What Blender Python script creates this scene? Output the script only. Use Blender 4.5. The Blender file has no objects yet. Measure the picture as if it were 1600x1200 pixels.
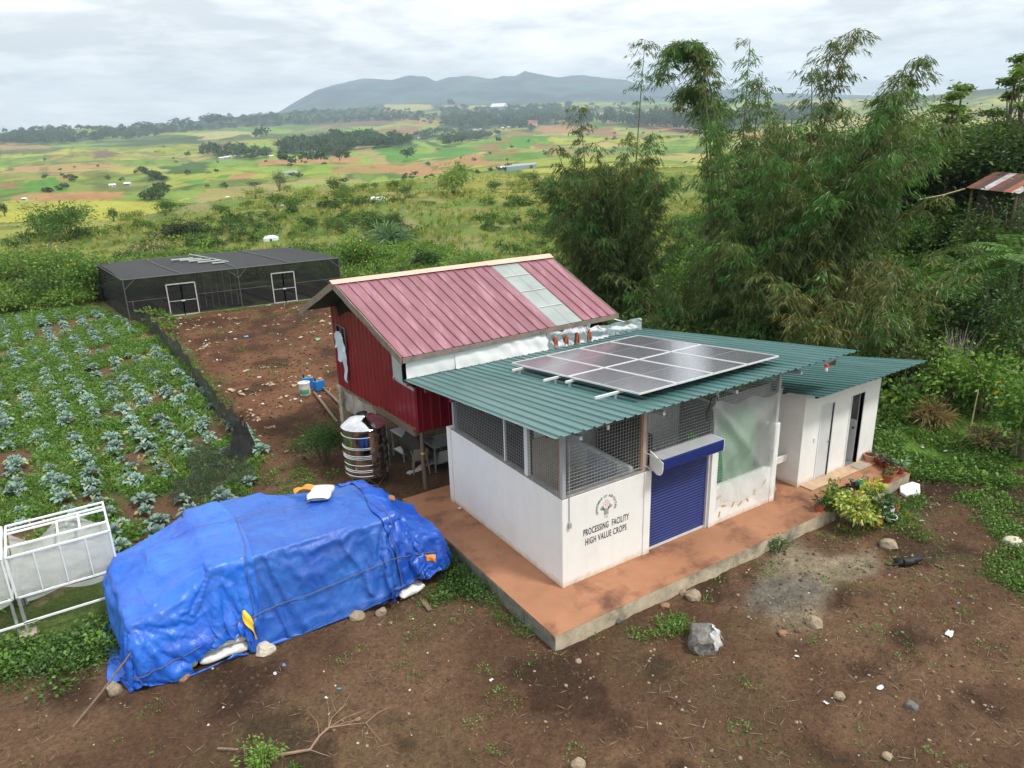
import bpy, math, random
import numpy as np
from mathutils import Matrix, Vector, noise as mnoise
random.seed(7)
RNG = np.random.default_rng(11)
SC = bpy.context.scene
COL = SC.collection
R = math.radians

# ------------------------------------------------------------------ camera
CAM_F, CAM_PITCH, CAM_ROLL, CAM_YAW = 1150.0, 0.32704, -0.0308, 1.00727   # focal length in px of the 1600 px wide photo
CAM_O = np.array([-7.559, -10.28, 8.709])
def cam_axes():
    cy, sy = math.cos(CAM_YAW), math.sin(CAM_YAW); cp, sp = math.cos(CAM_PITCH), math.sin(CAM_PITCH)
    f = np.array([cy*cp, sy*cp, -sp]); r = np.array([sy, -cy, 0.0]); u = np.cross(r, f)
    cr, sr = math.cos(CAM_ROLL), math.sin(CAM_ROLL)
    return cr*r+sr*u, -sr*r+cr*u, f
CAM_R, CAM_U, CAM_FW = cam_axes()
cam_data = bpy.data.cameras.new('camera'); cam = bpy.data.objects.new('camera', cam_data); COL.objects.link(cam)
m = Matrix.Identity(4)
for i in range(3):
    m[i][0] = CAM_R[i]; m[i][1] = CAM_U[i]; m[i][2] = -CAM_FW[i]; m[i][3] = CAM_O[i]
cam.matrix_world = m
cam_data.sensor_width = 36.0; cam_data.lens = CAM_F/1600*36.0
cam_data.clip_start = 0.1; cam_data.clip_end = 60000
SC.camera = cam

# ------------------------------------------------------------------ world: Nishita sky under a broken cloud deck
SUN_EL, SUN_AZ = R(58), R(-62)          # azimuth measured from +X
w = bpy.data.worlds.new('World'); SC.world = w; w.use_nodes = True
nt = w.node_tree; nt.nodes.clear()
def wn(t, **k):
    n = nt.nodes.new(t)
    for a, b in k.items(): setattr(n, a, b)
    return n
sky = wn('ShaderNodeTexSky', sky_type='NISHITA'); sky.sun_disc = False
sky.sun_elevation = SUN_EL; sky.sun_rotation = R(90)-SUN_AZ; sky.altitude = 900; sky.dust_density = 2.0
tc = wn('ShaderNodeTexCoord')
sep = wn('ShaderNodeSeparateXYZ'); nt.links.new(tc.outputs['Generated'], sep.inputs[0])
zc = wn('ShaderNodeMath', operation='MAXIMUM'); nt.links.new(sep.outputs['Z'], zc.inputs[0]); zc.inputs[1].default_value = 0.0
za = wn('ShaderNodeMath', operation='ADD'); nt.links.new(zc.outputs[0], za.inputs[0]); za.inputs[1].default_value = 0.13
dx = wn('ShaderNodeMath', operation='DIVIDE'); nt.links.new(sep.outputs['X'], dx.inputs[0]); nt.links.new(za.outputs[0], dx.inputs[1])
dy = wn('ShaderNodeMath', operation='DIVIDE'); nt.links.new(sep.outputs['Y'], dy.inputs[0]); nt.links.new(za.outputs[0], dy.inputs[1])
cv = wn('ShaderNodeCombineXYZ'); nt.links.new(dx.outputs[0], cv.inputs[0]); nt.links.new(dy.outputs[0], cv.inputs[1])
def wnoise(scale, detail, rough, off, dist=0.0):
    mp = wn('ShaderNodeMapping'); mp.inputs['Location'].default_value = off
    nt.links.new(cv.outputs[0], mp.inputs[0])
    n = wn('ShaderNodeTexNoise'); n.inputs['Scale'].default_value = scale; n.inputs['Detail'].default_value = detail
    n.inputs['Roughness'].default_value = rough; n.inputs['Distortion'].default_value = dist
    nt.links.new(mp.outputs[0], n.inputs['Vector']); return n.outputs['Fac']
big = wnoise(0.62, 6, 0.58, (3.1, 1.7, 0), 0.4)
fine = wnoise(2.0, 9, 0.62, (7.3, 2.2, 0.5), 0.25)
mixn = wn('ShaderNodeMath', operation='MULTIPLY_ADD'); nt.links.new(fine, mixn.inputs[0]); mixn.inputs[1].default_value = 0.45
bm = wn('ShaderNodeMath', operation='MULTIPLY'); nt.links.new(big, bm.inputs[0]); bm.inputs[1].default_value = 0.55
nt.links.new(bm.outputs[0], mixn.inputs[2])
ramp = wn('ShaderNodeValToRGB'); nt.links.new(mixn.outputs[0], ramp.inputs[0])
el = ramp.color_ramp.elements
SKY_GAIN = 13.0
el[0].position = 0.40; el[0].color = (0.57, 0.575, 0.58, 1)
el[1].position = 0.60; el[1].color = (1.06, 1.045, 1.02, 1)
e = el.new(0.49); e.color = (0.83, .825, .815, 1)
gain = wn('ShaderNodeVectorMath', operation='SCALE'); nt.links.new(ramp.outputs[0], gain.inputs[0]); gain.inputs['Scale'].default_value = SKY_GAIN
# thin breaks in the cloud deck let the blue sky through
brk = wn('ShaderNodeMapRange'); nt.links.new(wnoise(0.5, 4, 0.5, (11.0, 5.5, 1.5), 0.3), brk.inputs['Value'])
brk.inputs['From Min'].default_value = 0.62; brk.inputs['From Max'].default_value = 0.80
brk.inputs['To Min'].default_value = 1.0; brk.inputs['To Max'].default_value = 0.86
mx = wn('ShaderNodeMix', data_type='RGBA'); nt.links.new(brk.outputs[0], mx.inputs[0])
nt.links.new(sky.outputs[0], mx.inputs[6]); nt.links.new(gain.outputs[0], mx.inputs[7])
bg = wn('ShaderNodeBackground'); bg.inputs['Strength'].default_value = 0.092
nt.links.new(mx.outputs[2], bg.inputs['Color'])
wo = wn('ShaderNodeOutputWorld'); nt.links.new(bg.outputs[0], wo.inputs['Surface'])

# ------------------------------------------------------------------ sun (veiled by cloud) and exposure
sd = bpy.data.lights.new('sun', 'SUN'); so = bpy.data.objects.new('sun', sd); COL.objects.link(so)
sd.energy = 2.4; sd.angle = R(9); sd.color = (1.0, 0.95, 0.88)
sun_dir = Vector((math.cos(SUN_EL)*math.cos(SUN_AZ), math.cos(SUN_EL)*math.sin(SUN_AZ), math.sin(SUN_EL)))
so.rotation_euler = sun_dir.to_track_quat('Z', 'Y').to_euler(); so.location = (0, 0, 60)
vs = SC.view_settings; vs.view_transform = 'Standard'; vs.look = 'None'; vs.gamma = 1.0; vs.exposure = 0.56
vs.use_curve_mapping = False
cy_ = SC.cycles; cy_.max_bounces = 6; cy_.diffuse_bounces = 3; cy_.glossy_bounces = 3; cy_.transmission_bounces = 4
cy_.transparent_max_bounces = 16; cy_.volume_bounces = 0; cy_.use_denoising = True; cy_.caustics_reflective = False; cy_.caustics_refractive = False
# ------------------------------------------------------------------ naming
def tag(o, label=None, cat=None, group=None, kind=None):
    if label: o['label'] = label
    if cat: o['category'] = cat
    if group: o['group'] = group
    if kind: o['kind'] = kind
    return o
def thing(name, label, cat, loc=(0, 0, 0), rz=0.0, group=None):
    o = bpy.data.objects.new(name, None); COL.objects.link(o); o.empty_display_size = 0.1
    o.location = loc; o.rotation_euler = (0, 0, rz)
    return tag(o, label, cat, group)
def new_obj(name, me, parent=None, loc=None, rot=None, scale=None):
    o = bpy.data.objects.new(name, me); COL.objects.link(o)
    if parent is not None: o.parent = parent
    if loc is not None: o.location = loc
    if rot is not None: o.rotation_euler = rot
    if scale is not None: o.scale = scale if hasattr(scale, '__len__') else (scale,)*3
    return o
KIDS = {}
def copy_tree(o, loc, rz=0.0, scale=1.0, label=None, group=None):
    def rec(s, parent):
        c = s.copy(); COL.objects.link(c)
        if parent is not None: c.parent = parent
        for k in [q for q in s.children]: rec(k, c)
        return c
    c = rec(o, None); c.location = loc; c.rotation_euler = (0, 0, rz); c.scale = (scale,)*3 if not hasattr(scale, '__len__') else scale
    if label: c['label'] = label
    if group: c['group'] = group
    return c

# ------------------------------------------------------------------ photo pixel (1600x1200) -> ray, used to measure places on the ground
def ray(px, py):
    return CAM_FW + (px-800)/CAM_F*CAM_R - (py-600)/CAM_F*CAM_U
def onz(px, py, z):
    d = ray(px, py); t = (z-CAM_O[2])/d[2]; return CAM_O+t*d
def atD(px, py, D):
    d = ray(px, py); return CAM_O + d*(D/math.hypot(d[0], d[1]))
_GD = np.concatenate([np.arange(6, 60, 0.4), np.geomspace(60, 9500, 420)])
def gp_many(pts):
    """points where the rays through photo pixels meet the terrain"""
    d = np.array([ray(px, py) for px, py in pts]); n = np.hypot(d[:, 0], d[:, 1])
    def cross(T):                                   # T: (rays, samples) distances
        P = CAM_O+d[:, None, :]*(T/n[:, None])[:, :, None]
        g = P[..., 2]-ground_z(P[..., 0].ravel(), P[..., 1].ravel()).reshape(T.shape)
        bl = g < 0; i = np.where(bl.any(1), bl.argmax(1), T.shape[1]-1); i = np.maximum(i, 1); k = np.arange(len(d))
        t0, t1, g0, g1 = T[k, i-1], T[k, i], g[k, i-1], g[k, i]; return t0, t1, g0, g1
    t0, t1, _, _ = cross(np.repeat(_GD[None, :], len(d), 0))
    t0, t1, g0, g1 = cross(t0[:, None]+(t1-t0)[:, None]*np.linspace(0, 1, 9)[None, :])
    t = t0+(t1-t0)*np.clip(g0/np.where(np.abs(g0-g1) < 1e-9, 1, g0-g1), 0, 1)
    return CAM_O+d*(t/n)[:, None]
def gp(px, py): return gp_many([(px, py)])[0]
def gz1(x, y): return float(ground_z(np.array([float(x)]), np.array([float(y)]))[0])

# ------------------------------------------------------------------ noise on arrays
def _hash(ix, iy, seed):
    h = (ix.astype(np.int64)*374761393 + iy.astype(np.int64)*668265263 + seed*1274126177) & 0xFFFFFFFF
    h = ((h ^ (h >> 13))*1103515245) & 0xFFFFFFFF
    h = ((h ^ (h >> 16))*2246822519) & 0xFFFFFFFF
    return ((h ^ (h >> 15)) & 0xFFFFFF)/float(0xFFFFFF)
def vnoise(x, y, seed=0):
    ix = np.floor(x); iy = np.floor(y); fx = x-ix; fy = y-iy
    ux = fx*fx*fx*(fx*(fx*6-15)+10); uy = fy*fy*fy*(fy*(fy*6-15)+10)
    a = _hash(ix, iy, seed); b = _hash(ix+1, iy, seed); c = _hash(ix, iy+1, seed); d = _hash(ix+1, iy+1, seed)
    return (a*(1-ux)+b*ux)*(1-uy)+(c*(1-ux)+d*ux)*uy
def fbm(x, y, seed=0, octv=4):
    s = 0; a = 0.5; t = 0
    for k in range(octv):
        s = s+a*vnoise(x, y, seed+k*17); t += a; x = x*2.03+13.7; y = y*2.03+5.1; a *= 0.5
    return s/t
def cells(x, y, s, seed):
    """jittered-grid cells: id value of the nearest seed, a second id value, distance to the border"""
    gx, gy = np.floor(x/s), np.floor(y/s); d1 = np.full(x.shape, 1e9); d2 = np.full(x.shape, 1e9); a = np.zeros(x.shape); b = np.zeros(x.shape)
    for i in (-1, 0, 1):
        for j in (-1, 0, 1):
            cx, cy = gx+i, gy+j; px_ = (cx+.1+.8*_hash(cx, cy, seed))*s; py_ = (cy+.1+.8*_hash(cx, cy, seed+1))*s; d = np.hypot(x-px_, y-py_)
            n1 = d < d1; d2 = np.where(n1, d1, np.minimum(d2, d)); a = np.where(n1, _hash(cx, cy, seed+2), a); b = np.where(n1, _hash(cx, cy, seed+3), b); d1 = np.minimum(d1, d)
    return a, b, d2-d1
def sstep(a, b, x):
    t = np.clip((x-a)/(b-a), 0, 1); return t*t*(3-2*t)
def in_poly(x, y, poly):
    r = np.zeros(x.shape, bool); n = len(poly); j = n-1
    for i in range(n):
        xi, yi = poly[i][0], poly[i][1]; xj, yj = poly[j][0], poly[j][1]
        c = ((yi > y) != (yj > y)) & (x < (xj-xi)*(y-yi)/(yj-yi+1e-12)+xi)
        r ^= c; j = i
    return r

# ------------------------------------------------------------------ materials
MATS = {}
def base_mat(name):
    mt = bpy.data.materials.new(name); mt.use_nodes = True
    n = mt.node_tree; p = n.nodes['Principled BSDF']; return mt, n, p
def mat(name, c, rough=0.6, var=0.12, scale=6.0, bump=0.0, bscale=40.0, metal=0.0, spec=0.5, stain=None, stain_scale=1.2, stain_amt=0.5, detail=6, stretch=(1, 1, 1), coords='Object', rnd=0.0):
    """painted / mineral surface: base colour with patchy variation, optional stains of another colour, fine relief"""
    if name in MATS: return MATS[name]
    mt, n, p = base_mat(name)
    tcn = n.nodes.new('ShaderNodeTexCoord'); mp = n.nodes.new('ShaderNodeMapping'); mp.inputs['Scale'].default_value = stretch
    n.links.new(tcn.outputs[coords], mp.inputs[0])
    nz = n.nodes.new('ShaderNodeTexNoise'); nz.inputs['Scale'].default_value = scale; nz.inputs['Detail'].default_value = detail; nz.inputs['Roughness'].default_value = 0.6
    n.links.new(mp.outputs[0], nz.inputs['Vector'])
    rp = n.nodes.new('ShaderNodeValToRGB'); n.links.new(nz.outputs['Fac'], rp.inputs[0])
    a, b = rp.color_ramp.elements
    a.position = 0.3; b.position = 0.7
    a.color = tuple(max(0, v*(1-var)) for v in c)+(1,); b.color = tuple(min(1, v*(1+var)) for v in c)+(1,)
    out = rp.outputs[0]
    if stain is not None:
        nz2 = n.nodes.new('ShaderNodeTexNoise'); nz2.inputs['Scale'].default_value = stain_scale; nz2.inputs['Detail'].default_value = 8; nz2.inputs['Roughness'].default_value = 0.65
        mp2 = n.nodes.new('ShaderNodeMapping'); mp2.inputs['Location'].default_value = (5.3, 2.1, 7.7); mp2.inputs['Scale'].default_value = stretch
        n.links.new(tcn.outputs[coords], mp2.inputs[0]); n.links.new(mp2.outputs[0], nz2.inputs['Vector'])
        mr = n.nodes.new('ShaderNodeMapRange'); n.links.new(nz2.outputs['Fac'], mr.inputs['Value'])
        mr.inputs['From Min'].default_value = 0.5; mr.inputs['From Max'].default_value = 0.68; mr.inputs['To Max'].default_value = stain_amt
        mxn = n.nodes.new('ShaderNodeMix'); mxn.data_type = 'RGBA'
        n.links.new(mr.outputs[0], mxn.inputs[0]); n.links.new(out, mxn.inputs[6]); mxn.inputs[7].default_value = tuple(stain)+(1,)
        out = mxn.outputs[2]
    if rnd:
        oi = n.nodes.new('ShaderNodeObjectInfo'); mr_ = n.nodes.new('ShaderNodeMapRange'); n.links.new(oi.outputs['Random'], mr_.inputs['Value']); mr_.inputs['To Min'].default_value = 1-rnd; mr_.inputs['To Max'].default_value = 1+rnd
        sc_ = n.nodes.new('ShaderNodeVectorMath'); sc_.operation = 'SCALE'; n.links.new(out, sc_.inputs[0]); n.links.new(mr_.outputs[0], sc_.inputs['Scale']); out = sc_.outputs[0]
    n.links.new(out, p.inputs['Base Color'])
    p.inputs['Roughness'].default_value = rough; p.inputs['Metallic'].default_value = metal; p.inputs['Specular IOR Level'].default_value = spec
    if bump > 0:
        nb = n.nodes.new('ShaderNodeTexNoise'); nb.inputs['Scale'].default_value = bscale; nb.inputs['Detail'].default_value = 6
        n.links.new(mp.outputs[0], nb.inputs['Vector'])
        bp = n.nodes.new('ShaderNodeBump'); bp.inputs['Strength'].default_value = bump; bp.inputs['Distance'].default_value = 0.02
        n.links.new(nb.outputs['Fac'], bp.inputs['Height']); n.links.new(bp.outputs[0], p.inputs['Normal'])
    MATS[name] = mt; return mt
def leaf_mat(name, c=(0.06, 0.11, 0.025), trans=0.35, rough=0.5, rnd=0.25, spec=0.35, use_col=True):
    """leaf: colour attribute x per-object random, part of the light passes through"""
    if name in MATS: return MATS[name]
    mt, n, p = base_mat(name)
    oi = n.nodes.new('ShaderNodeObjectInfo')
    mr = n.nodes.new('ShaderNodeMapRange'); n.links.new(oi.outputs['Random'], mr.inputs['Value'])
    mr.inputs['To Min'].default_value = 1-rnd; mr.inputs['To Max'].default_value = 1+rnd
    if use_col:
        at = n.nodes.new('ShaderNodeAttribute'); at.attribute_name = 'Col'; src = at.outputs['Color']
    else:
        rg = n.nodes.new('ShaderNodeRGB'); rg.outputs[0].default_value = tuple(c)+(1,); src = rg.outputs[0]
    vm = n.nodes.new('ShaderNodeVectorMath'); vm.operation = 'SCALE'; n.links.new(src, vm.inputs[0]); n.links.new(mr.outputs[0], vm.inputs['Scale'])
    n.links.new(vm.outputs[0], p.inputs['Base Color']); p.inputs['Roughness'].default_value = rough; p.inputs['Specular IOR Level'].default_value = spec
    tr = n.nodes.new('ShaderNodeBsdfTranslucent')
    tm = n.nodes.new('ShaderNodeVectorMath'); tm.operation = 'MULTIPLY'; n.links.new(vm.outputs[0], tm.inputs[0]); tm.inputs[1].default_value = (1.25, 1.35, 0.7)
    n.links.new(tm.outputs[0], tr.inputs[0])
    ms = n.nodes.new('ShaderNodeMixShader'); ms.inputs[0].default_value = trans
    n.links.new(p.outputs[0], ms.inputs[1]); n.links.new(tr.outputs[0], ms.inputs[2])
    n.links.new(ms.outputs[0], n.nodes['Material Output'].inputs['Surface'])
    MATS[name] = mt; return mt
def sheer_mat(name, c, alpha, rough=0.4, trans=0.3, scale=3.0, avar=0.15, spec=0.5, bump=0.0):
    """netting / plastic film: partly see-through"""
    if name in MATS: return MATS[name]
    mt, n, p = base_mat(name)
    p.inputs['Base Color'].default_value = tuple(c)+(1,); p.inputs['Roughness'].default_value = rough; p.inputs['Specular IOR Level'].default_value = spec
    tcn = n.nodes.new('ShaderNodeTexCoord')
    nz = n.nodes.new('ShaderNodeTexNoise'); nz.inputs['Scale'].default_value = scale; nz.inputs['Detail'].default_value = 5
    n.links.new(tcn.outputs['Object'], nz.inputs['Vector'])
    mr = n.nodes.new('ShaderNodeMapRange'); n.links.new(nz.outputs['Fac'], mr.inputs['Value'])
    mr.inputs['From Min'].default_value = 0.3; mr.inputs['From Max'].default_value = 0.7
    mr.inputs['To Min'].default_value = max(0, alpha-avar); mr.inputs['To Max'].default_value = min(1, alpha+avar)
    tl = n.nodes.new('ShaderNodeBsdfTranslucent'); tl.inputs[0].default_value = tuple(c)+(1,)
    m1 = n.nodes.new('ShaderNodeMixShader'); m1.inputs[0].default_value = trans
    n.links.new(p.outputs[0], m1.inputs[1]); n.links.new(tl.outputs[0], m1.inputs[2])
    tp = n.nodes.new('ShaderNodeBsdfTransparent')
    m2 = n.nodes.new('ShaderNodeMixShader'); n.links.new(mr.outputs[0], m2.inputs[0])
    n.links.new(tp.outputs[0], m2.inputs[1]); n.links.new(m1.outputs[0], m2.inputs[2])
    n.links.new(m2.outputs[0], n.nodes['Material Output'].inputs['Surface'])
    if bump > 0:
        nb = n.nodes.new('ShaderNodeTexNoise'); nb.inputs['Scale'].default_value = scale*3; nb.inputs['Detail'].default_value = 4
        n.links.new(tcn.outputs['Object'], nb.inputs['Vector'])
        bp = n.nodes.new('ShaderNodeBump'); bp.inputs['Strength'].default_value = bump; bp.inputs['Distance'].default_value = 0.05
        n.links.new(nb.outputs['Fac'], bp.inputs['Height']); n.links.new(bp.outputs[0], p.inputs['Normal'])
    MATS[name] = mt; return mt

# ------------------------------------------------------------------ meshes
def mesh_np(name, V, F, mat_, parent=None, col=None, smooth=False, link=True, fmat=None):
    """V (n,3); F (m,k) array or list of such arrays; col (n,3) colours per vertex"""
    V = np.asarray(V, np.float32); Fs = F if isinstance(F, list) else [F]
    Fs = [np.asarray(f, np.int32) for f in Fs if len(f)]
    me = bpy.data.meshes.new(name)
    me.vertices.add(len(V)); me.vertices.foreach_set('co', V.ravel())
    nl = sum(f.size for f in Fs); npol = sum(len(f) for f in Fs)
    me.loops.add(nl); me.polygons.add(npol)
    me.loops.foreach_set('vertex_index', np.concatenate([f.ravel() for f in Fs]))
    tot = np.concatenate([np.full(len(f), f.shape[1], np.int32) for f in Fs]); st = np.concatenate([[0], np.cumsum(tot)[:-1]]).astype(np.int32)
    me.polygons.foreach_set('loop_start', st); me.polygons.foreach_set('loop_total', tot)
    for mm in (mat_ if isinstance(mat_, (list, tuple)) else [mat_]): me.materials.append(mm)
    if fmat is not None: me.polygons.foreach_set('material_index', np.asarray(fmat, np.int32))
    if smooth: me.polygons.foreach_set('use_smooth', np.ones(npol, bool))
    me.update(calc_edges=True); me.validate()
    if col is not None:
        ca = me.color_attributes.new('Col', 'FLOAT_COLOR', 'POINT')
        c4 = np.ones((len(V), 4), np.float32); c4[:, :3] = col; ca.data.foreach_set('color', c4.ravel())
    if not link: return me
    return new_obj(name, me, parent)
class MB:
    """collects shapes into one mesh"""
    def __init__(s): s.v = []; s.f = []; s.sm = []
    def add(s, vs, fs, smooth=False):
        b = len(s.v); s.v += [tuple(map(float, q)) for q in vs]; s.f += [tuple(b+i for i in q) for q in fs]; s.sm += [smooth]*len(fs); return s
    def box(s, x0, x1, y0, y1, z0, z1):
        return s.add([(x0,y0,z0),(x1,y0,z0),(x1,y1,z0),(x0,y1,z0),(x0,y0,z1),(x1,y0,z1),(x1,y1,z1),(x0,y1,z1)],
                     [(0,3,2,1),(4,5,6,7),(0,1,5,4),(1,2,6,5),(2,3,7,6),(3,0,4,7)])
    def hexa(s, lo, hi):
        return s.add(list(lo)+list(hi), [(0,3,2,1),(4,5,6,7),(0,1,5,4),(1,2,6,5),(2,3,7,6),(3,0,4,7)])
    def bar(s, a, b, w, h=None, up=(0, 0, 1)):
        a = Vector(a); b = Vector(b); d = (b-a).normalized(); h = w if h is None else h
        u = Vector(up)
        if abs(d.dot(u)) > 0.98: u = Vector((1, 0, 0))
        sd_ = d.cross(u).normalized(); u = sd_.cross(d)
        q = [(-1,-1),(1,-1),(1,1),(-1,1)]
        return s.hexa([a+sd_*w/2*i+u*h/2*j for i, j in q], [b+sd_*w/2*i+u*h/2*j for i, j in q])
    def tube(s, pts, rad, n=8, cap=True):
        pts = [Vector(p) for p in pts]; k = len(pts)
        rad = [rad]*k if not hasattr(rad, '__len__') else rad
        rings = []; ref = None
        for i in range(k):
            d = (pts[min(i+1, k-1)]-pts[max(i-1, 0)]).normalized()
            if ref is None:
                ref = Vector((0, 0, 1)) if abs(d.z) < 0.9 else Vector((1, 0, 0))
            u = (ref-d*ref.dot(d)).normalized(); ref = u; v = d.cross(u)
            rings.append([pts[i]+(u*math.cos(2*math.pi*j/n)+v*math.sin(2*math.pi*j/n))*rad[i] for j in range(n)])
        fs = []
        for i in range(k-1):
            for j in range(n):
                fs.append((i*n+j, i*n+(j+1) % n, (i+1)*n+(j+1) % n, (i+1)*n+j))
        if cap: fs += [tuple(range(n-1, -1, -1)), tuple((k-1)*n+j for j in range(n))]
        return s.add([p for r in rings for p in r], fs, True)
    def lathe(s, prof, c=(0, 0, 0), n=24, a0=0.0, a1=2*math.pi):
        """prof list of (r, z)"""
        full = abs(a1-a0-2*math.pi) < 1e-6; m_ = n if full else n+1
        vs = [(c[0]+r*math.cos(a0+(a1-a0)*j/n), c[1]+r*math.sin(a0+(a1-a0)*j/n), c[2]+z) for r, z in prof for j in range(m_)]
        fs = []
        for i in range(len(prof)-1):
            for j in range(n):
                j2 = (j+1) % m_ if full else j+1
                fs.append((i*m_+j, i*m_+j2, (i+1)*m_+j2, (i+1)*m_+j))
        return s.add(vs, fs, True)
    def grid(s, fn, nu, nv, smooth=True):
        vs = [fn(i/nu, j/nv) for j in range(nv+1) for i in range(nu+1)]
        fs = [(j*(nu+1)+i, j*(nu+1)+i+1, (j+1)*(nu+1)+i+1, (j+1)*(nu+1)+i) for j in range(nv) for i in range(nu)]
        return s.add(vs, fs, smooth)
    def prism(s, poly, z0, z1):
        n = len(poly)
        return s.add([(x, y, z0) for x, y in poly]+[(x, y, z1) for x, y in poly],
                     [tuple(range(n-1, -1, -1)), tuple(range(n, 2*n))]+[(i, (i+1) % n, n+(i+1) % n, n+i) for i in range(n)])
    def build(s, name, mt, parent=None, loc=None, rot=None, bevel=0.0):
        me = bpy.data.meshes.new(name); me.from_pydata(s.v, [], s.f); me.materials.append(mt)
        me.polygons.foreach_set('use_smooth', np.array(s.sm, bool)); me.update()
        if any(s.sm): me.set_sharp_from_angle(angle=R(42))
        o = new_obj(name, me, parent, loc, rot)
        if bevel > 0:
            bv = o.modifiers.new('bevel', 'BEVEL'); bv.width = bevel; bv.segments = 2; bv.limit_method = 'ANGLE'
        return o
def rock_mesh(name, mt, seed, sub=2, flat=0.7, amp=0.28):
    """angular stone: an icosphere cut by planes and roughened"""
    import bmesh
    rr = random.Random(seed); bm_ = bmesh.new(); bmesh.ops.create_icosphere(bm_, subdivisions=sub, radius=1.0)
    planes = [(Vector((rr.gauss(0, 1), rr.gauss(0, 1), rr.gauss(0, 1))).normalized(), rr.uniform(0.62, 0.92)) for _ in range(9)]
    for v in bm_.verts:
        for n_, d_ in planes:
            t = v.co.dot(n_)
            if t > d_: v.co -= n_*(t-d_)
        q_ = v.co*1.7+Vector((seed*3.1, seed, 0)); v.co *= 1+amp*.55*mnoise.noise(q_)+amp*.30*mnoise.noise(q_*2.7)+amp*.16*mnoise.noise(q_*6.1)
        v.co.z *= flat
    me = bpy.data.meshes.new(name); bm_.to_mesh(me); bm_.free(); me.materials.append(mt); return me
def ribbed(name, mt, P, ribs, h, parent, u0=0.0, u1=1.0, nv=1, shape=(0.0, .36, .42, .58, .64, 1.0), hs=(0, 0, 1, 1, 0, 0), wob=0.0):
    """profiled metal sheet on the quad P(u,v) -> (point, normal); ribs run along v"""
    us = []; hh = []
    for k in range(ribs):
        for a, q in zip(shape[:-1], hs[:-1]): us.append((k+a)/ribs); hh.append(q*h)
    us.append(1.0); hh.append(hs[-1]*h)
    V = []; nu = len(us)
    for j in range(nv+1):
        for a, q in zip(us, hh):
            p, n_ = P(u0+(u1-u0)*a, j/nv); p = Vector(p)+Vector(n_)*q
            if wob: p += Vector(n_)*wob*(math.sin(7.1*(u0+(u1-u0)*a)*9+j*1.7)+math.sin(j*2.3+a*4))*.5
            V.append(p)
    F = [(j*nu+i, j*nu+i+1, (j+1)*nu+i+1, (j+1)*nu+i) for j in range(nv) for i in range(nu-1)]
    mb = MB(); mb.add(V, F); return mb.build(name, mt, parent)
def quadP(p00, p10, p01, p11):
    p00, p10, p01, p11 = map(Vector, (p00, p10, p01, p11))
    n_ = (p10-p00).cross(p01-p00).normalized()
    def P(u, v): return p00*(1-u)*(1-v)+p10*u*(1-v)+p01*(1-u)*v+p11*u*v, n_
    return P
# ------------------------------------------------------------------ leaf cards
def unit(a): return a/np.maximum(np.linalg.norm(a, axis=-1, keepdims=True), 1e-9)
def leaf_cards(P, D, L, W, droop=0.25, rng=RNG, fold=0.15):
    """one bent quad per leaf: base, two shoulders, tip"""
    n = len(P); L = np.broadcast_to(L, (n,))[:, None]; W = np.broadcast_to(W, (n,))[:, None]
    D = unit(D); rv = unit(rng.normal(size=(n, 3))); S = unit(np.cross(D, rv)); N = np.cross(S, D)
    dn = np.array([0, 0, -1.0])
    mid = P+D*L*0.45+dn*L*droop*0.15
    V = np.stack([P, mid+S*W/2+N*W*fold, P+D*L+dn*L*droop, mid-S*W/2+N*W*fold], 1).reshape(-1, 3)
    F = np.arange(n*4).reshape(n, 4); return V, F
FOL = 1.6
def vary(n, c, var=0.25, hue=0.15, rng=RNG, c2=None, p2=0.0, rep=4):
    """n leaf colours around c; a share p2 takes colour c2"""
    b = np.tile(np.array(c, float), (n, 1))*FOL
    if c2 is not None: b[rng.random(n) < p2] = np.array(c2)*FOL
    b = b*(1+rng.uniform(-var, var, (n, 1)))*(1+rng.uniform(-hue, hue, (n, 3)))
    return np.repeat(np.clip(b, 0.002, 1), rep, 0)

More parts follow.
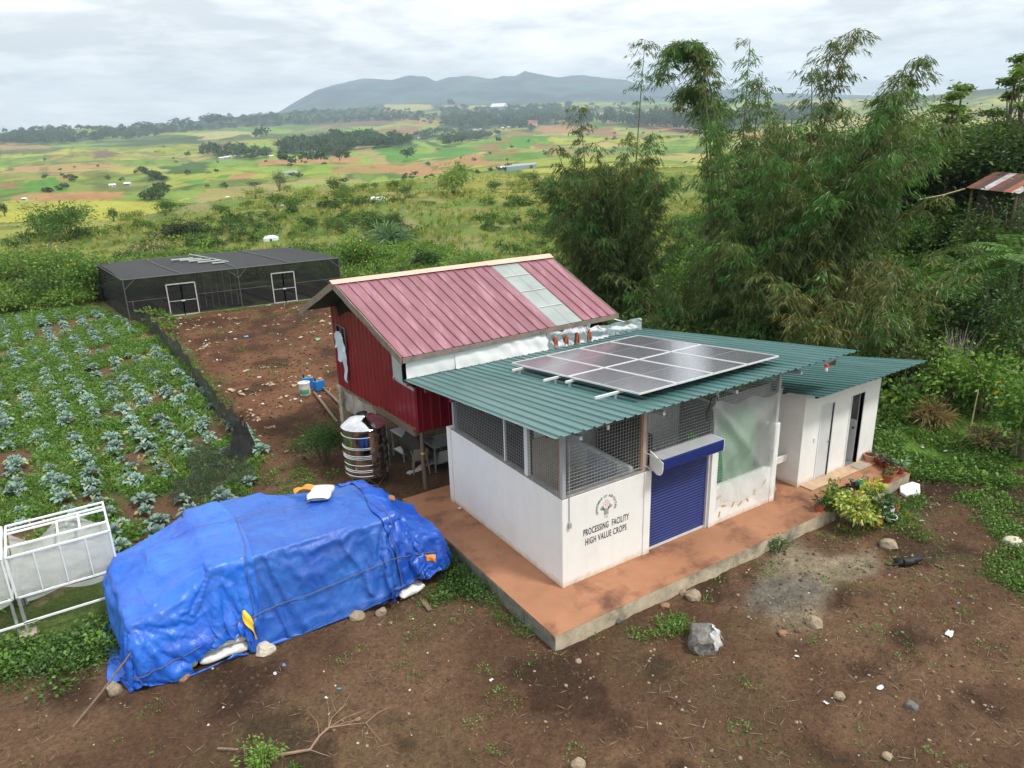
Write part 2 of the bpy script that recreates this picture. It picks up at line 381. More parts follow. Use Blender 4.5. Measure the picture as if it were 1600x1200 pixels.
# ------------------------------------------------------------------ uncountable cover: geometry-node instances of one small mesh
_gn = {}
def scatter(name, pts, scl, rot, me, label=None, cat=None):
    pts = np.asarray(pts, np.float32); n = len(pts)
    src = bpy.data.objects.new(name+'_piece', me)
    pm = bpy.data.meshes.new(name); pm.vertices.add(n); pm.vertices.foreach_set('co', pts.ravel())
    a = pm.attributes.new('scl', 'FLOAT_VECTOR', 'POINT'); s = np.asarray(scl, np.float32)
    if s.ndim == 1: s = np.repeat(s[:, None], 3, 1)
    a.data.foreach_set('vector', s.ravel().astype(np.float32))
    a = pm.attributes.new('rot', 'FLOAT_VECTOR', 'POINT'); r_ = np.asarray(rot, np.float32)
    if r_.ndim == 1: r_ = np.stack([np.zeros(n), np.zeros(n), r_], 1)
    a.data.foreach_set('vector', r_.ravel().astype(np.float32))
    pm.update(); o = new_obj(name, pm)
    g = bpy.data.node_groups.new(name, 'GeometryNodeTree')
    g.interface.new_socket('Geometry', in_out='INPUT', socket_type='NodeSocketGeometry')
    g.interface.new_socket('Geometry', in_out='OUTPUT', socket_type='NodeSocketGeometry')
    gi = g.nodes.new('NodeGroupInput'); go = g.nodes.new('NodeGroupOutput')
    ip = g.nodes.new('GeometryNodeInstanceOnPoints'); ob = g.nodes.new('GeometryNodeObjectInfo'); ob.inputs['Object'].default_value = src
    na = g.nodes.new('GeometryNodeInputNamedAttribute'); na.data_type = 'FLOAT_VECTOR'; na.inputs['Name'].default_value = 'scl'
    nb = g.nodes.new('GeometryNodeInputNamedAttribute'); nb.data_type = 'FLOAT_VECTOR'; nb.inputs['Name'].default_value = 'rot'
    g.links.new(gi.outputs[0], ip.inputs['Points']); g.links.new(ob.outputs['Geometry'], ip.inputs['Instance'])
    g.links.new(na.outputs[0], ip.inputs['Scale']); g.links.new(nb.outputs[0], ip.inputs['Rotation'])
    g.links.new(ip.outputs[0], go.inputs[0])
    md = o.modifiers.new('scatter', 'NODES'); md.node_group = g
    return tag(o, label, cat, None, 'stuff')
# ------------------------------------------------------------------ terrain: flat farmyard, hill rising on the right, plateau edge, valley of fields, far slopes
def th_D(x, y):
    dx_ = x-CAM_O[0]; dy_ = y-CAM_O[1]
    th = CAM_YAW-np.arctan2(dy_, dx_); th = (th+np.pi) % (2*np.pi)-np.pi
    return th, np.hypot(dx_, dy_)
def th_px(px): return math.atan((px-800)/CAM_F)
_LIPX = [-1.2]+[th_px(p) for p in (0, 150, 270, 400, 600, 900, 1200)]+[1.2]
_LIPD = [85, 88, 94, 108, 132, 142, 182, 190, 190]
_FARD = [280, 450, 650, 1100, 1800, 2600, 3200, 4500, 6000, 14000]
_FART = [.068, .0496, .033, .0157, 0.0, -.0174, -.028, -.044, -.050, -.052]
_LIMX = [-1.2]+[th_px(p) for p in (-300, 0, 250, 500, 700, 900, 1150, 1400)]+[1.2]
_LIMT = [-.008, -.010, -.013, -.021, -.033, -.037, -.036, -.029, -.024, -.020]
_HILLD = [0, 21, 25, 30, 40, 55, 80, 120, 200, 320]
_HILLZ = [0, 0, .25, 1.3, 3.9, 6.3, 8.0, 8.6, 4.0, 0]
def ground_z(x, y, fine=False):
    x = np.asarray(x, float); y = np.asarray(y, float)
    th, D = th_D(x, y)
    z = np.full(x.shape, -0.35)
    # gentle relief of the farmyard and plateau
    z = z+(fbm(x/5.0, y/5.0, 3, 3)-.5)*0.16*sstep(11, 20, D)*(1-0.6*np.exp(-((x-4)/7.0)**2-((y-3)/7.0)**2))
    z = z-0.10*np.exp(-((x+7.5)/3.0)**2-((y-8)/3.0)**2)
    pl = sstep(46, 75, D)
    z = z+(fbm(x/24.0, y/24.0, 9, 3)-.5)*2.6*pl+(fbm(x/7.0, y/7.0, 21, 3)-.5)*0.7*pl
    z = z+1.3*pl*np.exp(-((th-th_px(620))/0.22)**2)*sstep(60, 110, D)
    # hill on the right
    hw = sstep(th_px(1060), th_px(1430), th)
    hz = np.interp(D, _HILLD, _HILLZ)
    z = z+hw*hz*(1+0.25*(fbm(x/14.0, y/14.0, 31, 3)-.5))
    # valley beyond the plateau edge
    Dl = np.interp(th, _LIPX, _LIPD); lim = np.interp(th, _LIMX, _LIMT)
    t = np.interp(np.maximum(D, 280), _FARD, _FART)
    t = np.maximum(t, lim)+np.where(t < lim, (lim-t)*0.12, 0)
    zf = CAM_O[2]-t*np.maximum(D, 280)
    zf = zf+(fbm(x/110.0, y/110.0, 41, 3)-.5)*(18.0*sstep(230, 440, D))
    zf = zf+(fbm(x/420.0, y/420.0, 51, 3)-.5)*(44.0*sstep(550, 1300, D))
    zf = zf+(fbm(x/1500.0, y/1500.0, 61, 4)-.5)*(60.0*sstep(2000, 4200, D))
    wv = sstep(0, 75, D-Dl-40*hw)
    z = z*(1-wv)+zf*wv
    if fine:
        near = 1-sstep(30, 60, D)
        z = z+((fbm(x*1.6, y*1.6, 71, 4)-.5)*0.085+(fbm(x*6.5, y*6.5, 75, 3)-.5)*0.055)*near
        z = z+(fbm(x/2.2, y/2.2, 81, 3)-.5)*0.35*sstep(48, 70, D)*(1-sstep(150, 220, D))
    return z

DIRT = [(-30,-24),(32,-24),(15.6,-4.2),(13.3,-2.6),(11.6,-1.8),(10.9,-0.6),(10.7,2),(9.6,9),(9,16),(8.4,32.4),(-2.9,33.6),(-2.9,24),(-2.8,17),(-2.9,11),(-4.2,8.2),(-6.5,6.0),(-7.6,4.2),(-9.0,4.25),(-14,4.4),(-30,3.2)]
FIELD = [(-30,6.4),(-9,6.6),(-4.25,8.3),(-2.95,11),(-2.85,17),(-2.95,24),(-3.0,33.8),(-4.4,34.5),(-5.5,40),(-30,46)]
C_SOIL = np.array([.092, .051, .029]); C_SOIL2 = np.array([.140, .083, .048]); C_WET = np.array([.036, .020, .012])
C_GRASS = np.array([.105, .165, .034]); C_YEL = np.array([.22, .215, .045]); C_DARK = np.array([.050, .092, .024]); C_STRAW = np.array([.24, .20, .10])
def mixc(a, b, w): return a*(1-w[:, None])+b*w[:, None]
FAR_FIELDS = []     # (polygon in metres, colour), filled from places seen in the photo
TAN = (.335, .185, .090); BRN = (.24, .130, .070); MAU = (.165, .105, .085); GRN = (.080, .20, .030); LGR = (.20, .28, .06); YLW = (.33, .315, .055); DGR = (.050, .095, .020); PAL = (.34, .31, .13); STR = (.27, .235, .10); WOOD = (.022, .042, .018)
def ff(c, *pts): FAR_FIELDS.append(([tuple(q[:2]) for q in gp_many(pts)], np.array(c)))
def ground_colour(x, y):
    th, D = th_D(x, y); n = len(x)
    a = fbm(x/0.9, y/0.9, 101, 4); b = fbm(x/4.0, y/4.0, 105, 4); c = fbm(x/17.0, y/17.0, 109, 4); f = fbm(x*5, y*5, 113, 3)
    # grassland of the plateau
    g = mixc(np.tile(C_GRASS, (n, 1)), np.tile(C_YEL, (n, 1)), sstep(.36, .60, c*.6+b*.4)*(.35+.65*sstep(55, 110, D)))
    g = mixc(g, np.tile(C_DARK, (n, 1)), sstep(.50, .68, b)*.7*(1-sstep(90, 150, D)*.5))
    g = mixc(g, np.tile(C_STRAW, (n, 1)), sstep(.58, .72, fbm(x/6.0, y/6.0, 117, 4))*.6)
    hw = sstep(th_px(1080), th_px(1300), th)*(1-sstep(190, 260, D))
    hillc = mixc(np.tile(np.array([.085, .165, .022]), (n, 1)), np.tile(C_DARK, (n, 1)), sstep(.45, .65, b)*.6)
    g = mixc(g, hillc, hw*(1-sstep(60, 110, D)*.5))
    # bare soil
    s = mixc(np.tile(C_SOIL, (n, 1)), np.tile(C_SOIL2, (n, 1)), sstep(.35, .65, a*.5+b*.5))
    s = mixc(s, np.tile(C_WET, (n, 1)), sstep(.52, .64, fbm(x/1.5, y/1.5, 121, 5))*.75)
    redder = sstep(8, 14, y); s = mixc(s, s*np.array([1.12, .90, .80]), redder)
    dk = sstep(7.5, 12, x)*(1-redder); s = mixc(s, s*np.array([.66, .64, .64]), dk)
    # trodden gravel in front of the step
    gr = np.exp(-(((x-4.3)*.82+(y+2.2)*.57)/1.9)**2-((-(x-4.3)*.57+(y+2.2)*.82)/0.75)**2)+.9*np.exp(-((x-6.0)/.85)**2-((y+2.5)/.5)**2)
    gr = sstep(.25, .75, gr*(.55+.9*a))
    s = mixc(s, np.tile(np.array([.255, .215, .150]), (n, 1))*(.62+.76*f)[:, None], gr*.85)
    gv2 = np.exp(-((x-3.9)/1.05)**2-((y+2.35)/.62)**2); s = mixc(s, np.tile(np.array([.140, .128, .104]), (n, 1))*(.6+.8*f)[:, None], sstep(.25, .7, gv2*(.5+a)))
    xx = x+(b-.5)*1.8+(a-.5)*0.7; yy = y+(fbm(x/3.3, y/3.3, 131, 4)-.5)*2.0+(fbm(x*1.3, y*1.3, 133, 3)-.5)*.6
    dm = in_poly(xx, yy, DIRT).astype(float)
    out = mixc(g, s, dm)
    # mossy film and seedlings on the soil, thicker to the right
    ms = sstep(.56, .70, fbm(x/1.3, y/1.3, 141, 4))*dm*(.25+.45*sstep(5, 11, x)); out = mixc(out, np.tile(np.array([.062, .080, .030]), (n, 1)), ms*.6)
    fm = in_poly(xx, yy, FIELD).astype(float)
    fc = mixc(np.tile(np.array([.052, .088, .022]), (n, 1)), np.tile(np.array([.120, .068, .040]), (n, 1)), sstep(.53, .66, fbm(x/1.6, y/1.6, 151, 4)))
    fc = mixc(fc, np.tile(C_STRAW*.9, (n, 1)), sstep(.62, .70, fbm(x/1.4, y/1.4, 153, 4))*.7)
    out = mixc(out, fc, fm)
    # far land
    far = sstep(0, 40, D-np.interp(th, _LIPX, _LIPD))
    p1 = fbm(x/70.0, y/70.0, 161, 4); p2 = fbm(x/260.0, y/120.0, 165, 4); p3 = fbm(x/35.0, y/35.0, 167, 3)
    q = mixc(np.tile(np.array([.235, .255, .052]), (n, 1)), np.tile(np.array([.34, .31, .10]), (n, 1)), sstep(.40, .64, p1))
    q = mixc(q, np.tile(np.array([.13, .20, .035]), (n, 1)), sstep(.50, .64, p2)*.8)
    q = mixc(q, np.tile(np.array([.060, .085, .028]), (n, 1)), sstep(.56, .66, p3)*.7)
    fi = np.where(D > 150)[0]; fx, fy = x[fi], y[fi]; wv_ = (fbm(fx/80, fy/80, 181, 3)-.5)*50; ca, cb, ce = cells(fx+wv_, fy*.8-wv_, 95.0, 191); cl, _, cle = cells(fx-wv_*2, fy*.7+wv_*2, 260.0, 195)
    ca = np.where(D[fi] > 1500, cl, ca); ce = np.where(D[fi] > 1500, cle*.35, ce)
    pal = np.array([(.20, .30, .04), (.34, .33, .06), (.13, .24, .035), (.36, .30, .12), (.085, .165, .03), (.27, .30, .05), (.33, .19, .10), (.16, .25, .045)])
    pk = pal[np.minimum((ca*8).astype(int), 7)]*(.80+.40*cb)[:, None]; q[fi] = mixc(q[fi], pk, np.where(cb > .30, .78, .15))
    q[fi] = mixc(q[fi], np.tile(np.array([.045, .075, .022]), (len(fi), 1)), sstep(7, 2.0, ce)*(fbm(fx/45, fy/45, 183, 2) > .47)*.75)
    q[fi] = mixc(q[fi], np.tile(np.array([.060, .095, .026]), (len(fi), 1)), sstep(.60, .68, fbm(fx/16, fy/16, 185, 3))*.55)
    wood = sstep(.46, .62, fbm(x/600.0, y/300.0, 171, 4))*sstep(1200, 2200, D); q = mixc(q, np.tile(np.array(WOOD), (n, 1)), wood*.9)
    q = mixc(q, np.tile(np.array(WOOD)*1.3, (n, 1)), sstep(3600, 5600, D)*.8)
    idx = np.where(D > 130)[0]
    ex, ey = x[idx], y[idx]
    dd = np.hypot(ex, ey); wa = np.minimum(6+dd*.028, 60); wx = ex+(fbm(ex/45.0, ey/45.0, 175, 4)-.5)*wa; wy = ey+(fbm(ex/45.0, ey/45.0, 177, 4)-.5)*wa; furrow = fbm(ex/3.0+ey/40.0, ey/30.0, 179, 3)
    for poly, colr in FAR_FIELDS:
        m_ = in_poly(wx, wy, poly)
        q[idx[m_]] = colr*(.70+.30*p3[idx[m_]]+.30*furrow[m_])[:, None]
    q = q*np.array([.84, .88, .72])
    out = mixc(out, q, far)
    return out*(.86+.28*f)[:, None], dm
def build_terrain():
    th = np.concatenate([np.arange(-180, -50, 5.0), np.arange(-50, -36, .5), np.arange(-36, 40, .155), np.arange(40, 60, .5), np.arange(60, 180.1, 5.0)])*math.pi/180
    rs = [0.5, 2, 3.5, 5, 6.2, 7.2, 8.0]
    while rs[-1] < 8600: rs.append(rs[-1]+max(.055, rs[-1]*.0105 if rs[-1] > 9 else .05))
    rs = np.array(rs); az = CAM_YAW-th
    X = CAM_O[0]+rs[:, None]*np.cos(az)[None, :]; Y = CAM_O[1]+rs[:, None]*np.sin(az)[None, :]
    sh = X.shape; x = X.ravel(); y = Y.ravel()
    z = ground_z(x, y, True); colr, dm = ground_colour(x, y)
    V = np.stack([x, y, z], 1); nr, na = sh
    i = np.arange(nr-1)[:, None]*na+np.arange(na-1)[None, :]
    F = np.stack([i, i+na, i+na+1, i+1], -1).reshape(-1, 4)
    mt, n, p = base_mat('earth_and_grass')
    at = n.nodes.new('ShaderNodeAttribute'); at.attribute_name = 'Col'
    tcn = n.nodes.new('ShaderNodeTexCoord')
    nz = n.nodes.new('ShaderNodeTexNoise'); nz.inputs['Scale'].default_value = 13.0; nz.inputs['Detail'].default_value = 10; nz.inputs['Roughness'].default_value = .78
    n.links.new(tcn.outputs['Object'], nz.inputs['Vector'])
    mr = n.nodes.new('ShaderNodeMapRange'); n.links.new(nz.outputs['Fac'], mr.inputs['Value'])
    mr.inputs['From Min'].default_value = .28; mr.inputs['From Max'].default_value = .72; mr.inputs['To Min'].default_value = .38; mr.inputs['To Max'].default_value = 1.66
    vm = n.nodes.new('ShaderNodeVectorMath'); vm.operation = 'SCALE'; n.links.new(at.outputs['Color'], vm.inputs[0]); n.links.new(mr.outputs[0], vm.inputs['Scale'])
    n.links.new(vm.outputs[0], p.inputs['Base Color']); p.inputs['Roughness'].default_value = .95; p.inputs['Specular IOR Level'].default_value = .2
    n2 = n.nodes.new('ShaderNodeTexNoise'); n2.inputs['Scale'].default_value = 22.0; n2.inputs['Detail'].default_value = 8; n2.inputs['Roughness'].default_value = .65
    n.links.new(tcn.outputs['Object'], n2.inputs['Vector'])
    bp = n.nodes.new('ShaderNodeBump'); bp.inputs['Strength'].default_value = 1.0; bp.inputs['Distance'].default_value = .07
    n.links.new(n2.outputs['Fac'], bp.inputs['Height']); n.links.new(bp.outputs[0], p.inputs['Normal'])
    o = mesh_np('ground', V, F, mt, None, colr, smooth=True)
    tag(o, None, None, None, 'structure')
# fields of the valley, measured in the photo
WDC = (.040, .066, .034)
ff(WDC, (0,203),(220,188),(400,177),(500,169),(640,171),(695,182),(600,190),(430,197),(300,205),(220,213),(0,223))
ff(WDC, (690,200),(690,172),(890,168),(905,184),(860,196),(760,201)); ff(WDC, (440,240),(440,229),(500,218),(560,213),(640,221),(640,230),(560,233),(515,245),(480,241))
ff(YLW, (0,317),(270,315),(300,309),(265,326),(200,341),(0,346))
ff(STR, (300,309),(400,288),(560,283),(600,290),(480,300),(330,325))
ff(BRN, (0,287),(28,283),(34,294),(0,296)); ff(TAN, (92,276),(116,275),(121,283),(98,284)); ff(GRN, (35,286),(95,275),(112,285),(100,300),(38,300))
ff(TAN, (15,309),(50,304),(185,302),(188,313),(70,315)); ff(MAU, (138,236),(165,233),(181,245),(150,250)); ff(MAU, (320,226),(350,224),(351,236),(325,235))
ff(GRN, (284,284),(318,281),(316,288),(290,290)); ff(DGR, (240,263),(300,251),(332,255),(325,272),(265,274)); ff(TAN, (355,273),(398,270),(390,278),(357,280)); ff(GRN, (336,275),(356,274),(352,280),(337,280))
ff(DGR, (213,264),(222,264),(258,280),(252,283)); ff(LGR, (100,203),(200,199),(150,212),(105,211)); ff(LGR, (160,211),(205,205),(215,207),(190,214),(150,217))
ff(PAL, (310,208),(392,205),(396,214),(310,217)); ff(GRN, (370,201),(450,199),(450,204),(375,206)); ff(BRN, (424,219),(463,217),(456,224),(430,225))
ff(LGR, (380,228),(425,220),(440,228),(400,238)); ff(MAU, (455,202),(512,199),(515,204),(460,206)); ff(MAU, (490,195),(620,187),(616,194),(500,198)); ff(BRN, (598,204),(655,198),(666,201),(650,207),(608,210))
ff(TAN, (403,252),(445,247),(511,246),(511,255),(420,259)); ff(TAN, (511,250),(525,240),(548,236),(560,254),(515,257)); ff(LGR, (545,236),(566,230),(580,251),(560,254)); ff(STR, (563,229),(586,228),(606,251),(578,254))
ff(GRN, (590,230),(640,229),(653,240),(666,251),(608,253)); ff(TAN, (588,258),(650,253),(686,270),(645,275)); ff(LGR, (400,262),(445,258),(470,262),(430,272))
ff(LGR, (640,222),(655,220),(705,240),(690,244)); ff(DGR, (655,220),(668,219),(718,236),(705,240)); ff(LGR, (668,218),(690,216),(740,231),(718,236))
ff(TAN, (667,253),(735,240),(796,255),(770,259),(700,259),(686,264)); ff(BRN, (750,240),(818,234),(800,242),(755,244)); ff(GRN, (800,242),(856,234),(842,247),(810,249))
ff(BRN, (733,230),(790,217),(785,232),(768,233)); ff(GRN, (790,217),(835,221),(838,230),(787,231)); ff(BRN, (835,221),(876,229),(874,236),(838,231)); ff(GRN, (820,206),(876,214),(862,220),(803,216))
ff(BRN, (792,208),(825,203),(822,212),(795,213)); ff(TAN, (836,200),(900,192),(890,208),(838,206)); ff(DGR, (728,283),(835,264),(842,281),(760,291)); ff(BRN, (728,281),(776,266),(770,272),(738,284)); ff(GRN, (640,240),(730,228),(750,236),(690,248))
ff(LGR, (445,290),(600,277),(680,278),(600,292)); ff(BRN, (622,301),(660,293),(678,297),(645,302)); ff(TAN, (860,186),(905,180),(905,190),(868,192))
ff(GRN, (925,192),(985,190),(1000,197),(935,199)); ff(BRN, (900,203),(960,200),(1010,212),(930,214)); ff(LGR, (985,200),(1080,205),(1090,213),(1010,212)); ff(TAN, (1000,193),(1080,198),(1120,208),(1010,204))
ff(PAL, (690,166),(740,150),(792,160),(760,169)); ff(PAL, (600,163),(660,160),(676,172),(600,176)); ff(PAL, (905,176),(985,172),(1000,180),(920,182)); ff(LGR, (905,185),(960,183),(960,189),(905,190))
ff(TAN, (1010,172),(1100,168),(1110,176),(1010,180)); ff(PAL, (1240,160),(1330,155),(1340,165),(1250,170)); ff(LGR, (1180,175),(1260,172),(1270,180),(1180,183))
build_terrain()

# blue mountains under the cloud deck
def build_mountains():
    px = np.linspace(-300, 2100, 760); th = np.arctan((px-800)/CAM_F)
    top = np.interp(px, [-300, 360, 420, 465, 497, 528, 562, 600, 640, 665, 690, 703, 725, 745, 785, 800, 818, 832, 850, 880, 915, 950, 980, 1000, 1045, 1080, 1140, 1200, 1320, 1420, 1520, 1700, 2100],
                        [290, 214, 196, 178, 158, 139, 129, 121, 123, 116, 119, 126, 120, 117, 122, 117, 118, 110, 114, 119, 117, 122, 125, 132, 133, 140, 139, 146, 150, 156, 152, 160, 200])
    rd = np.array([ray(a_, b_+5) for a_, b_ in zip(px, top)]); hmax = rd[:, 2]/np.hypot(rd[:, 0], rd[:, 1])
    rows = 70; V = []; C = []
    for j in range(rows+1):
        t = j/rows; D = 5200+2700*t
        x = CAM_O[0]+D*np.cos(CAM_YAW-th); y = CAM_O[1]+D*np.sin(CAM_YAW-th)
        prof = t*t*(3-2*t)
        ero = (np.abs(fbm(x/620, y/620, 201, 5)-.5)*2)*.7+(np.abs(fbm(x/210, y/210, 207, 4)-.5)*2)*.3
        foot = np.minimum(.027, hmax-.012)
        h = CAM_O[2]+D*(foot+(hmax+.004-foot)*prof*(1-.70*ero*(1-t*.85)))
        if j == 0: h = h-320
        V.append(np.stack([x, y, h], 1))
        n1 = fbm(x/240, y/240, 211, 5); n2 = fbm(x/520, y/300, 215, 4)
        c = np.tile(np.array([.016, .034, .026]), (len(px), 1))*(.1+2.6*sstep(.30, .72, n1))[:, None]  # wide tone contrast in the colour stands in for ridge shading
        C.append(mixc(c, np.tile(np.array([.11, .13, .05]), (len(px), 1)), sstep(.50, .62, n2)*sstep(.55, .15, np.full(len(px), t))*.8))
    V = np.concatenate(V); C = np.concatenate(C); nc = len(px)
    i = np.arange(rows)[:, None]*nc+np.arange(nc-1)[None, :]
    F = np.stack([i, i+1, i+nc+1, i+nc], -1).reshape(-1, 4)
    mt, n, p = base_mat('forest_slope'); at = n.nodes.new('ShaderNodeAttribute'); at.attribute_name = 'Col'
    n.links.new(at.outputs['Color'], p.inputs['Base Color']); p.inputs['Roughness'].default_value = 1.0; p.inputs['Specular IOR Level'].default_value = 0
    tag(mesh_np('mountains', V, F, mt, None, C, smooth=True), None, None, None, 'structure')
build_mountains()
# the air between: closed box of thin haze
def build_haze():
    mb = MB(); mb.box(-9600, 9600, -9600, 9600, -90, 660)
    mt = bpy.data.materials.new('haze'); mt.use_nodes = True; n = mt.node_tree; n.nodes.clear()
    out = n.nodes.new('ShaderNodeOutputMaterial'); pv = n.nodes.new('ShaderNodeVolumePrincipled')
    pv.inputs['Color'].default_value = (.66, .84, 1.0, 1); pv.inputs['Density'].default_value = HAZE_DENSITY; pv.inputs['Anisotropy'].default_value = 0.2
    n.links.new(pv.outputs[0], out.inputs['Volume'])
    o = mb.build('haze', mt); tag(o, None, None, None, 'stuff')
HAZE_DENSITY = 0.00017
build_haze()
# ================================================================== buildings
M_WHITE = mat('white_wall_paint', (.80, .80, .785), rough=.65, var=.03, scale=3, bump=.08, bscale=25, stain=(.60, .57, .50), stain_scale=1.1, stain_amt=.22)
def splash(mt, zs=.22):
    """mud thrown up by rain along the foot of a wall, and rain streaks under its top edge"""
    n = mt.node_tree; p = n.nodes['Principled BSDF']; src = p.inputs['Base Color'].links[0].from_socket
    tcn = n.nodes.new('ShaderNodeTexCoord'); sx = n.nodes.new('ShaderNodeSeparateXYZ'); n.links.new(tcn.outputs['Object'], sx.inputs[0])
    nz = n.nodes.new('ShaderNodeTexNoise'); nz.inputs['Scale'].default_value = 5.0; nz.inputs['Detail'].default_value = 9; nz.inputs['Roughness'].default_value = .75; n.links.new(tcn.outputs['Object'], nz.inputs['Vector'])
    a = n.nodes.new('ShaderNodeMapRange'); a.inputs['From Min'].default_value = zs; a.inputs['From Max'].default_value = 0; n.links.new(sx.outputs['Z'], a.inputs['Value'])
    b = n.nodes.new('ShaderNodeMath'); b.operation = 'MULTIPLY_ADD'; n.links.new(nz.outputs['Fac'], b.inputs[0]); b.inputs[1].default_value = 1.6; n.links.new(a.outputs[0], b.inputs[2])
    c = n.nodes.new('ShaderNodeMapRange'); n.links.new(b.outputs[0], c.inputs['Value']); c.inputs['From Min'].default_value = 1.10; c.inputs['From Max'].default_value = 1.95; c.inputs['To Max'].default_value = .9
    mx_ = n.nodes.new('ShaderNodeMix'); mx_.data_type = 'RGBA'; n.links.new(c.outputs[0], mx_.inputs[0]); n.links.new(src, mx_.inputs[6]); mx_.inputs[7].default_value = (.56, .40, .22, 1)
    mp = n.nodes.new('ShaderNodeMapping'); mp.inputs['Scale'].default_value = (9, 9, .45); n.links.new(tcn.outputs['Object'], mp.inputs[0])
    n2 = n.nodes.new('ShaderNodeTexNoise'); n2.inputs['Scale'].default_value = 1.6; n2.inputs['Detail'].default_value = 6; n.links.new(mp.outputs[0], n2.inputs['Vector'])
    d = n.nodes.new('ShaderNodeMapRange'); n.links.new(n2.outputs['Fac'], d.inputs['Value']); d.inputs['From Min'].default_value = .52; d.inputs['From Max'].default_value = .78; d.inputs['To Max'].default_value = .13
    m2 = n.nodes.new('ShaderNodeMix'); m2.data_type = 'RGBA'; n.links.new(d.outputs[0], m2.inputs[0]); n.links.new(mx_.outputs[2], m2.inputs[6]); m2.inputs[7].default_value = (.50, .48, .43, 1)
    n.links.new(m2.outputs[2], p.inputs['Base Color'])
splash(M_WHITE)
M_DIRTYBASE = mat('mud_splash', (.62, .50, .36), rough=.85, var=.3, scale=9)
M_GREY = mat('galvanised_steel', (.42, .43, .44), rough=.45, var=.15, scale=8, metal=.5)
M_GREYPAINT = mat('grey_steel_paint', (.36, .37, .39), rough=.5, var=.08, scale=5)
M_DKGREY = mat('dark_grey', (.05, .052, .055), rough=.6, var=.3)
M_GREENROOF = mat('green_roof_paint', (.066, .160, .155), rough=.36, var=.13, scale=1.6, spec=.6, stain=(.125, .20, .195), stain_scale=.7, stain_amt=.5, stretch=(3, .35, 1), rnd=.07)
M_PINK = mat('faded_maroon_roof', (.228, .092, .118), rough=.42, var=.14, scale=1.3, spec=.55, stain=(.40, .21, .25), stain_scale=1.3, stain_amt=.75, stretch=(2.4, .4, 1), rnd=.06)
M_RED = mat('red_wall_sheet', (.215, .012, .020), rough=.34, var=.16, scale=2, spec=.5, stain=(.21, .03, .035), stain_scale=1.2, stain_amt=.5, stretch=(1, 1, .3))
M_BLUE = mat('blue_shutter_paint', (.009, .024, .15), rough=.38, var=.12, scale=3, spec=.5)
M_CONC = mat('weathered_concrete', (.44, .375, .27), rough=.9, var=.25, scale=4, bump=.5, bscale=18, stain=(.075, .075, .058), stain_scale=1.5, stain_amt=.85)
M_CONC2 = mat('mossy_concrete', (.185, .185, .150), rough=.9, var=.35, scale=4, bump=.5, bscale=18, stain=(.028, .034, .026), stain_scale=1.3, stain_amt=.9)
M_TERRA = mat('terracotta_floor_paint', (.34, .160, .085), rough=.68, var=.16, scale=1.3, bump=.15, bscale=30, stain=(.120, .048, .028), stain_scale=1.15, stain_amt=.95, detail=10)
M_TILE = mat('pale_threshold', (.47, .33, .215), rough=.7, var=.15, scale=6)
M_WOOD = mat('weathered_board', (.20, .165, .14), rough=.85, var=.35, scale=5, bump=.3, bscale=30, stain=(.32, .20, .135), stain_scale=2.5, stain_amt=.8, stretch=(1, 1, 1))
M_POST = mat('bare_timber', (.175, .125, .088), rough=.85, var=.3, scale=6, bump=.3, stretch=(4, 4, .6))
M_LUMBER = mat('orange_lumber', (.36, .17, .065), rough=.8, var=.25, scale=8, stretch=(5, 5, .8))
M_PEACH = mat('primer_pink_ridge', (.66, .40, .315), rough=.6, var=.08, scale=2)
M_GABLE = mat('dark_green_board', (.062, .078, .062), rough=.8, var=.2, scale=2)
M_FOAM = mat('white_insulation', (.74, .745, .74), rough=.5, var=.06, scale=2, bump=.3, bscale=4)
M_FOIL = mat('crumpled_foil', (.72, .73, .75), rough=.22, var=.1, scale=6, metal=.9, bump=1.0, bscale=7)
M_SKYL = mat('translucent_sheet', (.27, .31, .30), rough=.35, var=.12, scale=1.5, stain=(.38, .40, .37), stain_scale=1.0, stain_amt=.6)
M_WHITE2 = mat('white_panel', (.70, .72, .73), rough=.45, var=.05, scale=3)
M_DOOR = mat('pale_grey_door', (.60, .62, .63), rough=.5, var=.04, scale=2, stain=(.46, .46, .45), stain_scale=1.5, stain_amt=.35)
M_BLK = mat('black_paint', (.014, .014, .016), rough=.6, var=.1)
M_INK = mat('black_lettering', (.020, .020, .026), rough=.7, var=.2)
M_REDP = mat('red_plastic', (.48, .03, .03), rough=.4, var=.05)
M_ALU = mat('aluminium', (.78, .79, .80), rough=.3, var=.05, metal=.35)
M_PURLIN = mat('red_oxide_steel', (.26, .045, .035), rough=.6, var=.2)

# ------------------------------------------------------------------ platform
SLAB_X0, SLAB_X1, SLAB_Y0, SLAB_Y1 = -1.0, 10.47, -1.117, 5.48
plat = thing('concrete_platform', 'raised concrete platform painted terracotta on top, carrying the white block buildings', 'platform', (0, 0, -.45))
mb = MB(); mb.box(SLAB_X0+.006, SLAB_X1-.006, SLAB_Y0+.006, SLAB_Y1, -.15, .436)
o = mb.build('footing', M_CONC, plat, bevel=.012)
# mossy side face of the platform: hollow blocks laid along the left edge, each its own piece
nb_ = 13
for k in range(nb_):
    y0 = SLAB_Y0+(SLAB_Y1-SLAB_Y0)*k/nb_; y1 = SLAB_Y0+(SLAB_Y1-SLAB_Y0)*(k+1)/nb_
    mb = MB(); d = .012+.01*RNG.random(); mb.box(SLAB_X0-d, SLAB_X0+.004, y0+.006, y1-.006, -.15, .40)
    mb.build('concrete_block', M_CONC2, plat, bevel=.006)
mb = MB(); mb.box(SLAB_X0-.015, SLAB_X1, SLAB_Y0, SLAB_Y1+.01, .437, .450); mb.build('painted_top', M_TERRA, plat, bevel=.006)

